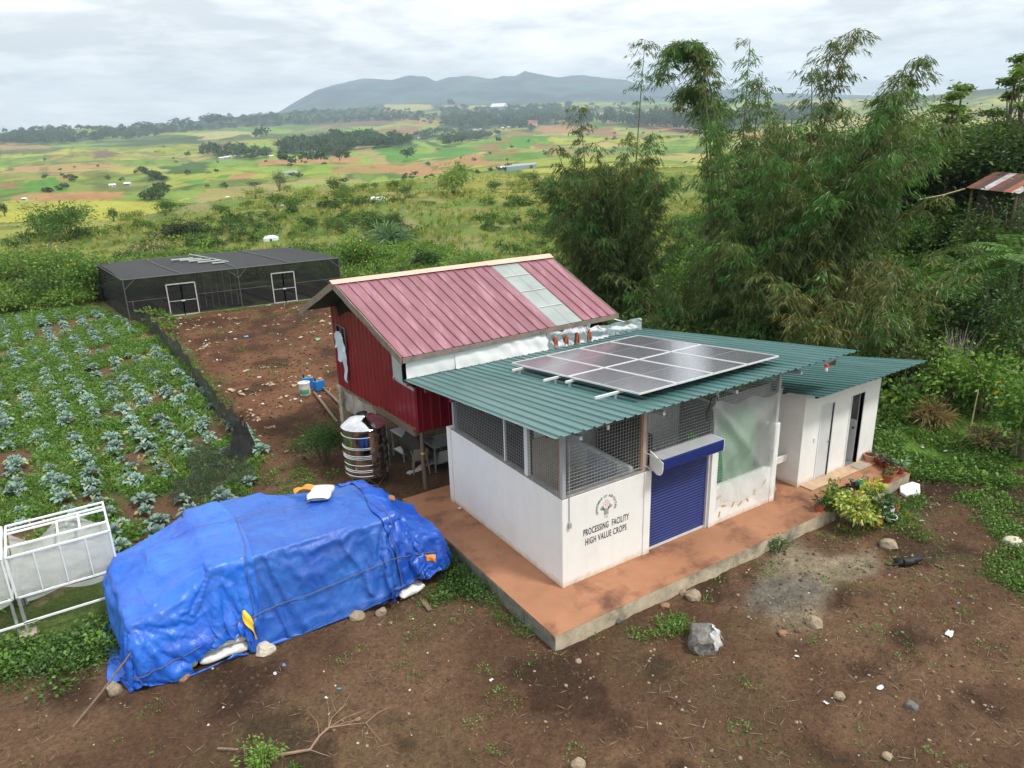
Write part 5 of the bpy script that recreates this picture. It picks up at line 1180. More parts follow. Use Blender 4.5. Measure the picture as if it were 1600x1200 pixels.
# plastic chair
def chair(x, y, rz, label):
    t = thing('plastic_chair', label, 'chair', (x, y, gz1(x, y)), rz); m_ = mat('beige_plastic', (.30, .27, .205), rough=.45, var=.1)
    MB().box(-.22, .22, -.21, .21, .40, .43).build('seat', m_, t, bevel=.012)
    for sx in (-1, 1):
        for sy in (-1, 1): MB().tube([(sx*.23, sy*.23, 0), (sx*.19, sy*.19, .41)], [.018, .024], 6).build('leg', m_, t)
    mb = MB(); mb.grid(lambda u, v: (-.2+.4*u, .20+.10*v+.03*math.sin(math.pi*u), .43+.38*v), 6, 4); mb.build('backrest', m_, t)
    for sx in (-1, 1): MB().tube([(sx*.23, .24, .62), (sx*.25, -.1, .62), (sx*.23, -.2, .42)], .016, 6).build('armrest', m_, t)
chair(.42, 7.35, R(160), 'beige plastic chair standing under the red house behind the water tank')
# steel tables under the house
def table(x, y, rz, L, W, H, label, mt):
    t = thing('work_table', label, 'table', (x, y, gz1(x, y)), rz, 'tables under the red house')
    MB().box(-L/2, L/2, -W/2, W/2, H-.04, H).build('tabletop', mt, t, bevel=.006)
    MB().box(-L/2+.05, L/2-.05, -W/2+.05, W/2-.05, .22, .25).build('lower_shelf', mt, t)
    for sx in (-1, 1):
        for sy in (-1, 1): MB().box(sx*(L/2-.04)-.02, sx*(L/2-.04)+.02, sy*(W/2-.04)-.02, sy*(W/2-.04)+.02, 0, H-.04).build('leg', M_GREY, t)
table(1.35, 7.35, 0, 1.35, .8, .78, 'steel work table with a pale lower shelf under the red house, nearest the white wall', M_GREY)
table(.75, 8.5, R(5), 1.1, .7, .85, 'pale topped table under the red house behind the plastic chair', M_WHITE2)
p = onz(652, 735, -.33)
def whitesack(u, v): return (-.42+.95*u+.03*math.sin(v*9), .14*(v-.5)*(1+.9*u)+.03*math.sin(u*11), .03+.05*math.sin(math.pi*v)*(1+.5*math.sin(u*13)))
mb = MB(); mb.grid(whitesack, 18, 8); tag(mb.build('empty_sack', M_SACK, None, (p[0], p[1], p[2]), (0, 0, R(22))), 'empty white sack lying flat by the timber stilt', 'sack')
# shirts at the gable window
M_CLOTH = mat('pale_blue_cloth', (.62, .70, .80), rough=.85, var=.06, scale=3, bump=.4, bscale=10)
def shirt(y0, y1, zt, zb, label, ph, sleeves=True):
    t = thing('hanging_shirt', label, 'shirt', (GX((y0+y1)/2)-.06, (y0+y1)/2, zt), 0, 'shirts hanging on the red gable wall')
    w_ = (y1-y0)/2
    def f(u, v):
        ww = w_*(.80+.25*v); return (-.03-.035*math.sin(u*9+ph+v*2)-.02*math.sin(v*6+ph), ww*(1-2*u), -(zt-zb)*v*(1+.10*math.sin(u*8+ph)))
    MB().grid(f, 16, 14).build('body', M_CLOTH, t)
    if sleeves:
        for s in (-1, 1): MB().grid(lambda u, v: (-.05-.02*math.sin(v*7+ph), s*(w_*.78+.13*u+.10*v*u), -.05-.48*v-.06*u), 5, 10).build('sleeve', M_CLOTH, t)
shirt(10.45, 11.0, 3.22, 2.30, 'pale blue shirt hanging from the gable window of the red house', .4)
shirt(10.42, 10.66, 2.42, 1.72, 'ragged white cloth hanging below the pale blue shirt', 2.1, False)

# ------------------------------------------------------------------ sprayers, poles
def jug(x, y, rz, label):
    t = thing('knapsack_sprayer', label, 'sprayer', (x, y, gz1(x, y)), rz, 'blue knapsack sprayers on the bare yard'); m_ = mat('blue_plastic', (.02, .17, .52), rough=.4)
    mb = MB(); mb.prism([(-.2, -.11), (.2, -.11), (.22, 0), (.2, .11), (-.2, .11), (-.22, 0)], .02, .42); mb.build('tank', m_, t, bevel=.03)
    MB().lathe([(0, 0), (.07, 0), (.07, .07), (0, .08)], (.08, 0, .42), 12).build('cap', mat('yellow_cap', (.5, .33, .03)), t)
    MB().lathe([(0, 0), (.035, 0), (.035, .14), (0, .15)], (-.14, 0, .40), 10).build('pump', mat('black_rubber', (.02, .02, .02)), t)
    MB().tube([(.2, -.1, .1), (.3, -.3, .08), (.1, -.5, .03), (-.1, -.45, .03)], .014, 6).build('hose', mat('tan_hose', (.4, .27, .12)), t)
p = onz(499, 609, -.35); jug(p[0], p[1], R(15), 'blue knapsack sprayer on the right, next to the poles on the bare yard')
p = onz(482, 604, -.35); jug(p[0], p[1], R(-20), 'blue knapsack sprayer partly behind the white bag on the bare yard')
p = onz(477, 617, -.35)
t = thing('fertiliser_bag', 'upright white bag with a green print beside the blue sprayers', 'bag', tuple(p))
MB().lathe([(0, 0), (.19, .01), (.22, .15), (.20, .38), (.23, .5), (.17, .52), (.12, .40)], n=14).build('body', M_SACK, t)
MB().lathe([(.222, .10), (.226, .16), (.214, .26)], n=10, a0=R(190), a1=R(300)).build('green_print', mat('green_print', (.06, .30, .15)), t)
for (a, b, lb) in (((490, 612), (527, 660), 'long bare pole on the ground from the sprayers to the red house, nearer one'), ((505, 606), (540, 640), 'long bare pole on the ground from the sprayers to the red house, farther one')):
    A, B = onz(*a, -.28), onz(*b, -.28); tag(MB().tube([A, (A+B)/2+np.array([0, 0, .02]), B], [.04, .05, .045], 8).build('wooden_pole', M_POST), lb, 'pole', 'poles lying by the red house')

# ------------------------------------------------------------------ white drying racks (left edge)
M_FRAME = mat('white_steel_tube', (.72, .74, .75), rough=.4, var=.06)
M_PANEL = sheer_mat('milky_plastic_panel', (.62, .64, .63), .72, rough=.3, trans=.4, scale=2.0, avar=.14, bump=.5)
def rack(x1, L, label):
    t = thing('drying_rack', label, 'rack', (x1, 5.20, gz1(x1, 5.2)), 0, 'white tube racks at the left edge')
    g = -gz1(x1, 5.2); z0, z1_, yb = .52+g, 1.40+g, 1.35
    ru, tp = .16, .30
    P = lambda x, y, z: (x, y, z)
    zt = z1_+.06
    bars = [((0, 0, z0), (-L, 0, z0)), ((0, 0, z1_), (-L, 0, z1_)), ((0, 0, z0), (0, 0, z1_)), ((-L, 0, z0), (-L, 0, z1_)), ((0, yb, z0), (0, yb, zt)), ((0, yb, zt), (-L, yb, zt)), ((0, 0, z1_), (0, yb, zt)), ((-L, 0, z1_), (-L, yb, zt)), ((0, .42, z1_+.02), (-L, .42, z1_+.02)), ((0, 1.12, zt), (-L, 1.12, zt)), ((0, .98, zt-.01), (-L, .98, zt-.01)),
            ((0, 0, z0), (0, yb, z0)), ((0, yb, z0), (-L, yb, z0)), ((-L, 0, z0), (-L, yb, z0)), ((-L*.5, .42, z1_), (-L*.5, .98, zt-.03)), ((-L*.28, .42, z1_), (-L*.28, 1.12, zt-.03)), ((0, .5, z0), (0, .5, z1_))]
    for a, b in bars: MB().bar(a, b, .035).build('frame_bar', M_FRAME, t)
    for k in range(1, 4): MB().bar((-L*k/4, -.005, z0+.02), (-L*k/4, -.005, z1_-.02), .032, .02).build('frame_bar', M_FRAME, t)
    for k in range(4):
        MB().grid(lambda u, v: (-L*(k+.02+.96*u)/4, .02+.02*math.sin(u*6+v*4+k), z0+.02+(z1_-z0-.04)*v), 6, 6).build('plastic_panel', M_PANEL, t)
    MB().grid(lambda u, v: (-L*u, .04+yb*v*.97, z0+.08+.05*math.sin(u*8+v*5)+.75*v*(.8+.2*math.sin(u*9+v*4))), 16, 8).build('plastic_liner', M_PANEL, t)
    MB().grid(lambda u, v: (-L*(.02+.9*u), -.02-.04*math.sin(u*5), z0-.02-.13*v*abs(math.sin(u*4.4+.4))), 20, 4).build('sagging_liner', M_PANEL, t)
    MB().bar((.3, -.02, .36), (-L, -.02, .36), .035).build('lower_rail', M_FRAME, t)
    for x in (-L+.0, ):
        MB().tube([(x+.02, 0, .08), (x+.02, 0, z0)], .032, 8).build('leg', M_GREY, t); MB().box(x-.13, x+.17, -.14, .14, -.25, .14).build('concrete_foot', M_CONC, t, bevel=.02)
    MB().tube([(0, yb, 0), (0, yb, z0)], .03, 8).build('leg', M_GREY, t); MB().tube([(-L, yb, 0), (-L, yb, z0)], .03, 8).build('leg', M_GREY, t); MB().tube([(-.05, 0.05, 0), (-.05, 0.05, z0)], .03, 8).build('leg', M_GREY, t)
rack(-7.45, 1.76, 'white tube drying rack with milky plastic panels against the left end of the tarpaulin pile')
rack(-9.28, 1.9, 'second white tube rack, cut by the left edge of the picture')

# ------------------------------------------------------------------ net house
M_NET = sheer_mat('black_shade_net', (.012, .013, .014), .64, rough=.8, trans=.05, scale=.7, avar=.10)
M_NETROOF = sheer_mat('black_shade_net_roof', (.022, .024, .028), .93, rough=.75, trans=.08, scale=1.5, avar=.04, bump=.6)
M_PIPE = mat('grey_pipe', (.09, .092, .096), rough=.5, var=.1)
nh = thing('net_house', 'long low shade house of black netting with two double doors, beyond the bare yard', 'shade house', (0, 0, 0))
A = np.array([-4.05, 34.0]); Bv = np.array([7.65, 33.0]); Cv = np.array([6.35, 40.2]); Dv = np.array([-4.75, 41.5])
ZG = -.38; ZT = 1.92
def nP(q, z): return Vector((q[0], q[1], z))
def wallnet(a, b, zt=ZT): mb = MB(); mb.grid(lambda u, v: tuple(nP(a+(b-a)*u, gz1(*(a+(b-a)*u))-.02+(zt-gz1(*(a+(b-a)*u)))*v)), 14, 3); return mb.build('wall_net', M_NET, nh)
def lerp(a, b, t): return a+(b-a)*t
door1 = (.175, .30); door2 = (.655, .765)
segs = [(0, door1[0]), (door1[1], .5), (.5, door2[0]), (door2[1], 1.0)]
for a, b in segs: wallnet(lerp(A, Bv, a), lerp(A, Bv, b))
for a, b in (door1, door2):
    mb = MB(); p, q = lerp(A, Bv, a), lerp(A, Bv, b); mb.grid(lambda u, v: tuple(nP(lerp(p, q, u), 1.42+(ZT-1.42)*v)), 6, 2); mb.build('wall_net', M_NET, nh)
wallnet(A, Dv); wallnet(Bv, Cv); wallnet(Dv, Cv)
def roofpt(u, v):
    p = lerp(lerp(A, Bv, u), lerp(Dv, Cv, u), v); sag = .05*math.sin(u*math.pi*2*3)*math.sin(v*math.pi)-.20*abs(math.sin(u*math.pi*2))*math.sin(math.pi*v)*.6
    return tuple(nP(p, ZT+.10*math.sin(math.pi*v)+sag+.02))
for k in range(4): MB().grid(lambda u, v: roofpt(k/4+u/4, v), 12, 10).build('roof_net', M_NETROOF, nh)
for k in range(1, 4): MB().tube([Vector(roofpt(k/4, v))+Vector((0, 0, .03)) for v in (0, .25, .5, .75, 1)], .03, 6).build('roof_seam', mat('grey_seam', (.12, .12, .13)), nh)
def pipe(a, b, r_=.032, name='frame_pipe'): return MB().tube([a, b], r_, 7).build(name, M_PIPE, nh)
for q in (A, lerp(A, Bv, .5), Bv, Dv, Cv, lerp(Dv, Cv, .5)): pipe(nP(q, gz1(*q)-.1), nP(q, ZT))
for a, b in ((A, Bv), (Dv, Cv), (A, Dv), (Bv, Cv)): pipe(nP(a, ZT), nP(b, ZT))
for s, e in ((0, door1[0]), (door1[1], door2[0]), (door2[1], 1)): pipe(nP(lerp(A, Bv, s), .72), nP(lerp(A, Bv, e), .72), .016)
q = lerp(A, Bv, .5)
for dt in (-.045, .045): pipe(nP(q, ZT-.55), nP(lerp(A, Bv, .5+dt), ZT-.02), .022)
for (q, dt) in ((A, .05), (Bv, -.05)): pipe(nP(q, ZT-.55), nP(q+(Bv-A)*dt, ZT-.02), .022)
MB().bar(nP(A, ZG+.03), nP(Bv, ZG+.03), .05, .05).build('base_rail', M_GREY, nh)
for (a, b) in (door1, door2):
    p, q = lerp(A, Bv, a), lerp(A, Bv, b); m_ = (p+q)/2; off = np.array([-.09, -.99])*.04
    for (u0, u1) in ((p, m_), (m_, q)):
        fr = MB()
        for x0, x1, za, zb in ((u0, u0, ZG, 1.42), (u1, u1, ZG, 1.42)): fr.bar(nP(x0+off, za+.02), nP(x1+off, zb), .055)
        fr.bar(nP(u0+off, 1.42), nP(u1+off, 1.42), .055); fr.bar(nP(u0+off, ZG+.06), nP(u1+off, ZG+.06), .05); fr.bar(nP(u0+off, .48), nP(u1+off, .48), .03)
        lf = fr.build('door', mat('silver_door_frame', (.46, .47, .47), rough=.4), nh)
        mb = MB(); mb.grid(lambda u, v: tuple(nP(lerp(u0, u1, u)+off*.5, ZG+(1.42-ZG)*v)), 4, 3); mb.build('door_net', M_NET, lf)
    MB().box(m_[0]-.10, m_[0]+.10, m_[1]-.12, m_[1]-.08, .44, .52).build('door_latch', M_ALU, nh)
# pale slats patching the roof
pc = np.array(roofpt(.46, .55))
for k in range(5):
    mb = MB(); x, y, z = roofpt(.385+.022*k, .70-.11*k); c, s = math.cos(-.10), math.sin(-.10); L_ = .62 if k != 4 else .35
    mb.hexa([(x+i*L_*c-j*.11*s, y+i*L_*s+j*.11*c, z+.05) for i, j in ((-1,-1),(1,-1),(1,1),(-1,1))], [(x+i*L_*c-j*.11*s, y+i*L_*s+j*.11*c, z+.09) for i, j in ((-1,-1),(1,-1),(1,1),(-1,1))]); mb.build('roof_slat', mat('pale_green_slat', (.36, .42, .36), rough=.6), nh)
MB().tube([roofpt(.47, .95)[:2]+(ZT+.16,), roofpt(.53, .3)[:2]+(ZT+.13,)], .02, 6).build('roof_seam', M_ALU, nh)
# planting beds seen through the net
bedm = mat('dark_bed_soil', (.045, .030, .020), rough=1)
for k in range(5):
    a, b = lerp(A, Bv, .06+.2*k), lerp(A, Bv, .18+.2*k); c, d = lerp(Dv, Cv, .18+.2*k), lerp(Dv, Cv, .06+.2*k); i_ = .08
    q4 = [lerp(a, d, i_), lerp(b, c, i_), lerp(c, b, i_), lerp(d, a, i_)]
    MB().hexa([nP(q, ZG-.05) for q in q4], [nP(q, ZG+.14) for q in q4]).build('planting_bed', bedm, nh)
for k in range(7):
    p = lerp(lerp(A, Bv, .33+.03*k), lerp(Dv, Cv, .33+.03*k), .12); MB().tube([nP(p, ZG+.1), nP(p+np.array([.05*(k % 3), 0]), ZT-.05)], .012, 5).build('hanging_string', M_FOAM, nh)

# ------------------------------------------------------------------ black net fence along the field
M_NETF = sheer_mat('dusty_black_net', (.020, .021, .022), .84, rough=.8, trans=.05, scale=1.5, avar=.08)
nf = thing('net_fence', 'sagging black net fence on thin stakes between the cabbage field and the bare yard', 'fence', (0, 0, 0))
fpx = [(213, 506), (232, 513), (252, 531), (262, 545), (283, 565), (300, 590), (318, 616), (337, 645), (355, 668), (372, 690), (386, 713)]
FP = [onz(px, py, -.35)[:2] for px, py in fpx]
hts = [1.1, .95, 1.0, .9, 1.05, .95, 1.0, 1.05, .95, 1.35, 1.0]
for k in range(len(FP)-1):
    a, b = FP[k], FP[k+1]; ha, hb = hts[k], hts[k+1]
    def f(u, v, a=a, b=b, ha=ha, hb=hb, k=k):
        q = a+(b-a)*u; h = ha+(hb-ha)*u-.22*math.sin(math.pi*u)
        w_ = .09*math.sin(u*7+v*5+k*2)*(1-abs(2*u-1)); return (q[0]+w_, q[1]+w_*.3, gz1(*q)-.03+h*v)
    MB().grid(f, 10, 6).build('netting', M_NETF, nf)
for k, q in enumerate(FP):
    z = gz1(*q); MB().tube([(q[0], q[1], z-.1), (q[0]+.04, q[1]+.02, z+hts[k]+.12)], .016, 6).build('stake', M_POST, nf)
# loose net bunched at the near end, and a sheet of it lying over the crop
e = FP[-1]
def bunch(u, v):
    a = 2*math.pi*u; r_ = .16+.30*(1-v)**1.6+.05*math.sin(u*25+v*4); return (e[0]-.1+r_*math.cos(a)+.05*v, e[1]+r_*.8*math.sin(a), gz1(*e)-.02+1.12*v*(1+.12*math.sin(a*2)))
MB().grid(bunch, 30, 10).build('bunched_net', M_NETF, nf)
M_NET2 = sheer_mat('thin_black_net', (.012, .013, .014), .42, rough=.85, trans=.05, scale=2, avar=.12)
lay = [gp(*q)[:2] for q in ((392, 720), (398, 762), (262, 800), (300, 715))]
def laid(u, v):
    q = lay[0]*(1-u)*(1-v)+lay[1]*(1-u)*v+lay[2]*u*v+lay[3]*u*(1-v); return (q[0]+.1*math.sin(v*9), q[1]+.1*math.sin(u*8), gz1(*q)+.30+.16*math.sin(u*9+v*5)+.14*math.sin(v*11)+.35*(1-u)*(1-v))
tag(MB().grid(laid, 18, 14).build('fallen_net', M_NET2), 'thin black net fallen over the last cabbages behind the tarpaulin pile', 'net')
# ================================================================== vegetation
G_MID = (.062, .115, .024); G_LIGHT = (.115, .185, .034); G_DARK = (.030, .062, .016); G_YEL = (.215, .215, .045); G_STRAW = (.30, .25, .12); G_OLIVE = (.072, .088, .026)
LM = leaf_mat('leaf', rnd=.22); LMD = leaf_mat('leaf_matt', rnd=.15, trans=.25, rough=.7, spec=.2)
M_BARK = mat('bark', (.115, .088, .065), rough=.95, var=.3, scale=6, bump=.4, stretch=(3, 3, .5))
M_CULM = mat('bamboo_culm', (.115, .135, .045), rough=.5, var=.3, scale=3, stretch=(1, 1, .3))
def rng(s): return np.random.default_rng(s)
def tuft_me(name, seed, n=16, h=.5, w=.03, spread=.35, col=G_MID, c2=G_YEL, p2=.2):
    r = rng(seed); a = r.uniform(0, 2*np.pi, n); b = r.uniform(0, .12, n)
    P = np.stack([np.cos(a)*b, np.sin(a)*b, np.zeros(n)], 1); k = r.uniform(.1, 1, n)*spread/h
    D = np.stack([np.cos(a)*k, np.sin(a)*k, np.ones(n)], 1)
    V, F = leaf_cards(P, D, h*r.uniform(.6, 1.1, n), w, .28, r, .1); return mesh_np(name, V, F, LM, None, vary(n, col, .25, .12, r, c2, p2), link=False)
def weed_me(name, seed, n=26, rad=.18, h=.16, L=.09, W=.055, col=G_MID, c2=G_LIGHT, p2=.3, mt=None):
    r = rng(seed); a = r.uniform(0, 2*np.pi, n); q = np.sqrt(r.random(n))*rad
    P = np.stack([np.cos(a)*q, np.sin(a)*q, h*r.random(n)*(1-.5*q/rad)+.02], 1)
    D = np.stack([np.cos(a), np.sin(a), r.uniform(.0, .8, n)], 1)+r.normal(0, .35, (n, 3))
    V, F = leaf_cards(P, D, L*r.uniform(.6, 1.2, n), W*r.uniform(.7, 1.2, n), .15, r); return mesh_np(name, V, F, mt or LM, None, vary(n, col, .25, .12, r, c2, p2), link=False)
def clumped(n, r, rx, ry, rz, nc, hollow=.55, zc=0.0, cs=.30):
    """points gathered in leaf clumps over an uneven ellipsoid crown"""
    c = unit(r.normal(size=(nc, 3))); c[:, 2] = np.where(c[:, 2] < -.35, -c[:, 2]*.4, c[:, 2]); rad = r.uniform(hollow, 1.0, nc)[:, None]*(1+.22*r.normal(size=(nc, 1)))
    C = c*rad*np.array([rx, ry, rz]); k = r.integers(0, nc, n); s = r.uniform(.6, 1.3, nc)[k][:, None]
    off = r.normal(size=(n, 3))*np.array([rx, ry, rz])*cs*s*np.array([1, 1, .75]); P = C[k]+off; P[:, 2] += zc
    out = unit(P-np.array([0, 0, zc])); return P, out, k
def shrub_me(name, seed, rad=1.0, h=1.4, n=700, L=.16, W=.07, col=G_MID, c2=G_LIGHT, p2=.25, nc=22, flowers=0, fcol=(.75, .40, .02), fs=.10):
    r = rng(seed); P, out, k = clumped(n, r, rad*.85, rad*.85, h*.45, nc, .35, h*.52)
    keep = P[:, 2] > .02; P = P[keep]; out = out[keep]; k = k[keep]; n = len(P)
    D = out+r.normal(0, .7, (n, 3))+np.array([0, 0, .25]); V, F = leaf_cards(P, D, L*r.uniform(.6, 1.3, n), W*r.uniform(.7, 1.2, n), .25, r)
    ccl = vary(nc, (1/FOL,)*3, .22, .08, r, rep=1)[k]; C = vary(n, col, .22, .12, r, c2, p2)*np.repeat(ccl, 4, 0)
    if flowers:
        fk = r.choice(n, flowers, replace=False); fp = P[fk]*np.array([1.08, 1.08, 1.05])+np.array([0, 0, .05]); vs = []; fs_ = []
        for i, p in enumerate(fp):
            up = unit(np.array([[r.normal()*.5, r.normal()*.5, .7]]))[0]; t = unit(np.cross(up, [[1, .3, 0]]))[0]; b = np.cross(up, t)
            for q in range(6): a = q*math.pi/3; vs.append(p+(t*math.cos(a)+b*math.sin(a))*fs*.5)
        V2 = np.array(vs); F2 = np.arange(len(V2)).reshape(-1, 6); C2 = np.tile(np.array(fcol), (len(V2), 1))
        base = len(V); V = np.concatenate([V, V2]); C = np.concatenate([C, C2]); return mesh_np(name, V, [F, F2+base], LM, None, C, link=False)
    return mesh_np(name, V, F, LM, None, C, link=False)
def stems_me(name, seed, h=1.2, n=6, r0=.03, spread=.5):
    r = random.Random(seed); mb = MB()
    for k in range(n):
        a = r.uniform(0, 6.28); q = spread*r.uniform(.3, 1); mb.tube([(0.05*math.cos(a), .05*math.sin(a), -.1), (q*.4*math.cos(a), q*.4*math.sin(a), h*.4), (q*math.cos(a), q*math.sin(a), h*.8)], [r0, r0*.7, r0*.25], 5, False)
    me = bpy.data.meshes.new(name); me.from_pydata(mb.v, [], mb.f); me.materials.append(M_BARK); return me
def bush(name, me, label, cat, p, sc, rz, group, stem=None):
    """a shrub that is one thing: foliage mesh, stems as its child"""
    o = new_obj(name, me, None, p, (0, 0, rz), sc); tag(o, label, cat, group)
    if stem is not None: new_obj('stem', stem, o)
    return o
def tree_parts(seed, H, rx, rz, n, L, W, col, c2, p2, nc=34, tr=.14, lean=(0, 0), flat=False, hollow=.45, cs=.26):
    r = rng(seed); rr = random.Random(seed); zc = H-rz
    P, out, k = clumped(n, r, rx, rx, rz, nc, hollow, 0, cs)
    P = P+np.array([lean[0], lean[1], zc]); D = out+r.normal(0, .7, (len(P), 3))+np.array([0, 0, .1]); V, F = leaf_cards(P, D, L*r.uniform(.6, 1.3, n), W*r.uniform(.7, 1.2, n), .3, r)
    ccl = vary(nc, (1/FOL,)*3, .25, .08, r, rep=1)[k]; C = vary(n, col, .2, .12, r, c2, p2)*np.repeat(ccl, 4, 0)
    crown = mesh_np('crown', V, F, LM, None, C, link=False)
    mb = MB(); mb.tube([(0, 0, -.3), (lean[0]*.2, lean[1]*.2, H*.25), (lean[0]*.6, lean[1]*.6, H*.5), (lean[0], lean[1], H*.85)], [tr*1.2, tr, tr*.75, tr*.25], 8, False)
    for q in range(7):
        a = rr.uniform(0, 6.28); z0_ = H*rr.uniform(.35, .65); l = rx*rr.uniform(.5, .95); x0, y0 = lean[0]*z0_/H, lean[1]*z0_/H
        mb.tube([(x0, y0, z0_), (x0+l*.5*math.cos(a), y0+l*.5*math.sin(a), z0_+rz*.5), (lean[0]+l*math.cos(a), lean[1]+l*math.sin(a), zc+rz*rr.uniform(-.2, .5))], [tr*.45, tr*.3, tr*.1], 5, False)
    tm = bpy.data.meshes.new('trunk'); tm.from_pydata(mb.v, [], mb.f); tm.materials.append(M_BARK); tm.polygons.foreach_set('use_smooth', np.ones(len(mb.f), bool)); return crown, tm
def tree(name, parts, label, p, sc, rz, group=None, cat='tree'):
    t = thing(name, label, cat, tuple(p), rz, group); t.scale = sc if hasattr(sc, '__len__') else (sc,)*3
    new_obj('crown', parts[0], t); new_obj('trunk', parts[1], t); return t
def gnd(x, y): return (x, y, gz1(x, y))

# ------------------------------------------------------------------ crop field: cabbages (broccoli-like, blue green)
LMC = leaf_mat('cabbage_leaf', rnd=.24, trans=.15, rough=.55, spec=.35)
def cabbage_me(seed, nl=20, S=1.0):
    r = rng(seed); V = []; F = []; C = []; nu, nv = 4, 5
    for k in range(nl):
        a = k*2.4+r.uniform(-.3, .3); e = .35+1.0*(k/nl)+r.uniform(-.12, .12); L = S*(.44-.16*(k/nl))*r.uniform(.85, 1.15); Wd = L*.38
        b0 = len(V); cr = np.array([.235, .345, .31])*r.uniform(.72, 1.25)*np.array([1, r.uniform(.95, 1.08), r.uniform(.88, 1.1)])
        if r.random() < .10 and k < nl*.5: cr = np.array([.36, .36, .13])*r.uniform(.7, 1.1)
        for j in range(nv):
            t = j/(nv-1); rad = L*t*math.cos(e)*(1-.10*t); z = .10+L*t*math.sin(e)-L*.34*t*t*t*math.cos(e)*1.2
            wd = Wd*(math.sin(math.pi*min(1, .12+t*.86))**.75)*.5*(.35+.75*t if t < .5 else 1)
            for i in range(nu+1):
                s = 2*i/nu-1; w_ = s*wd; zz = z+abs(s)*wd*.35+.030*S*math.sin(i*2.6+j*2.1+k)
                V.append((math.cos(a)*rad-math.sin(a)*w_, math.sin(a)*rad+math.cos(a)*w_, zz)); C.append(np.array([.42, .50, .42]) if i == nu//2 and t < .75 else cr)
        for j in range(nv-1):
            for i in range(nu): F.append((b0+j*(nu+1)+i, b0+j*(nu+1)+i+1, b0+(j+1)*(nu+1)+i+1, b0+(j+1)*(nu+1)+i))
    return mesh_np('cabbage', np.array(V), np.array(F), LMC, None, np.array(C), smooth=True, link=False)
CAB = [cabbage_me(s, 24+s % 4, 1.0) for s in range(5)]
rc = random.Random(5); ncab = 0
rowdir = Vector((-.06, 1)).normalized(); spots = []
for row in range(-1, 13):
    x0 = -3.7-row*.88
    q = 6.6
    while q < 39:
        x = x0+rowdir.x*(q-7)+rc.gauss(0, .08); y = q+rc.gauss(0, .08); q += rc.uniform(.58, .76)*(1 if q < 25 else 1.12)
        if rc.random() < .13 or vnoise(np.array([x/2.2]), np.array([y/2.2]), 5)[0] < .20: continue
        if not in_poly(np.array([x]), np.array([y]), FIELD)[0] or (x < -7 and y < 7.6): continue
        dx_, dy_ = x-CAM_O[0], y-CAM_O[1]; th_ = CAM_YAW-math.atan2(dy_, dx_)
        if th_ < -R(37): continue
        spots.append((x, y))
spots.sort(key=lambda s: s[1])
far_spots = spots[285:]
for x, y in spots[:285]:
    s = rc.triangular(.58, 1.16, .90)*(1 if y < 22 else .9); o = new_obj('cabbage', rc.choice(CAB), None, (x, y, gz1(x, y)-.02), (rc.gauss(0, .08), rc.gauss(0, .08), rc.uniform(0, 6.28)), (s, s, s*rc.uniform(.85, 1.15)))
    tag(o, 'blue green leafy cabbage plant growing in the weedy crop field on the left', 'cabbage', 'cabbages in the crop field')
if far_spots:
    P = np.array([(x, y, gz1(x, y)) for x, y in far_spots]); scatter('distant_cabbages', P, rng(3).uniform(.75, 1.0, len(P)), rng(4).uniform(0, 6.28, len(P)), CAB[0])
def in_view(P, m0=-48, m1=47):
    th_, D_ = th_D(P[:, 0], P[:, 1]); return (th_ > R(m0)) & (th_ < R(m1))
def cover(name, n, box, me_list, s0, s1, keep, seed, tilt=.12, zoff=0.0, pw=1.0):
    """scatter in a rectangle x0,x1,y0,y1 where keep(x,y) holds"""
    r = rng(seed); x = r.uniform(box[0], box[1], n); y = r.uniform(box[2], box[3], n); P = np.stack([x, y], 1); m_ = keep(x, y) & in_view(P)
    x, y = x[m_], y[m_]; z = ground_z(x, y, True)+zoff; s = s0+(s1-s0)*r.random(len(x))**pw; kind = r.integers(0, len(me_list), len(x))
    for i, me in enumerate(me_list):
        q = kind == i
        if q.sum() == 0: continue
        rot = np.stack([r.normal(0, tilt, q.sum()), r.normal(0, tilt, q.sum()), r.uniform(0, 6.28, q.sum())], 1)
        scatter(name, np.stack([x[q], y[q], z[q]], 1), s[q], rot, me)
def pm(poly): return lambda x, y: in_poly(x, y, poly)
fieldn = lambda x, y: in_poly(x, y, FIELD) & (fbm(x/1.6, y/1.6, 151, 4) < .585)
W1 = weed_me('field_weed', 1, 34, .26, .24, .12, .07, (.062, .130, .026), (.098, .180, .035), .3); W2 = weed_me('field_weed', 2, 30, .22, .34, .10, .045, (.050, .105, .020), (.10, .16, .03), .3); W3 = tuft_me('field_grass', 3, 18, .36, .025, .3, (.075, .14, .026), G_YEL, .12)
cover('field_weeds', 34000, (-30, -3, 6, 46), [W1, W2, W3], .55, 1.2, fieldn, 41)
W4 = tuft_me('dry_straw', 4, 14, .28, .016, .5, (.36, .31, .17), (.45, .42, .26), .4)
cover('straw_litter', 5000, (-14, -3, 6, 40), [W4], .5, 1.0, lambda x, y: in_poly(x, y, FIELD) & (fbm(x/1.4, y/1.4, 153, 4) > .60), 43, .9)

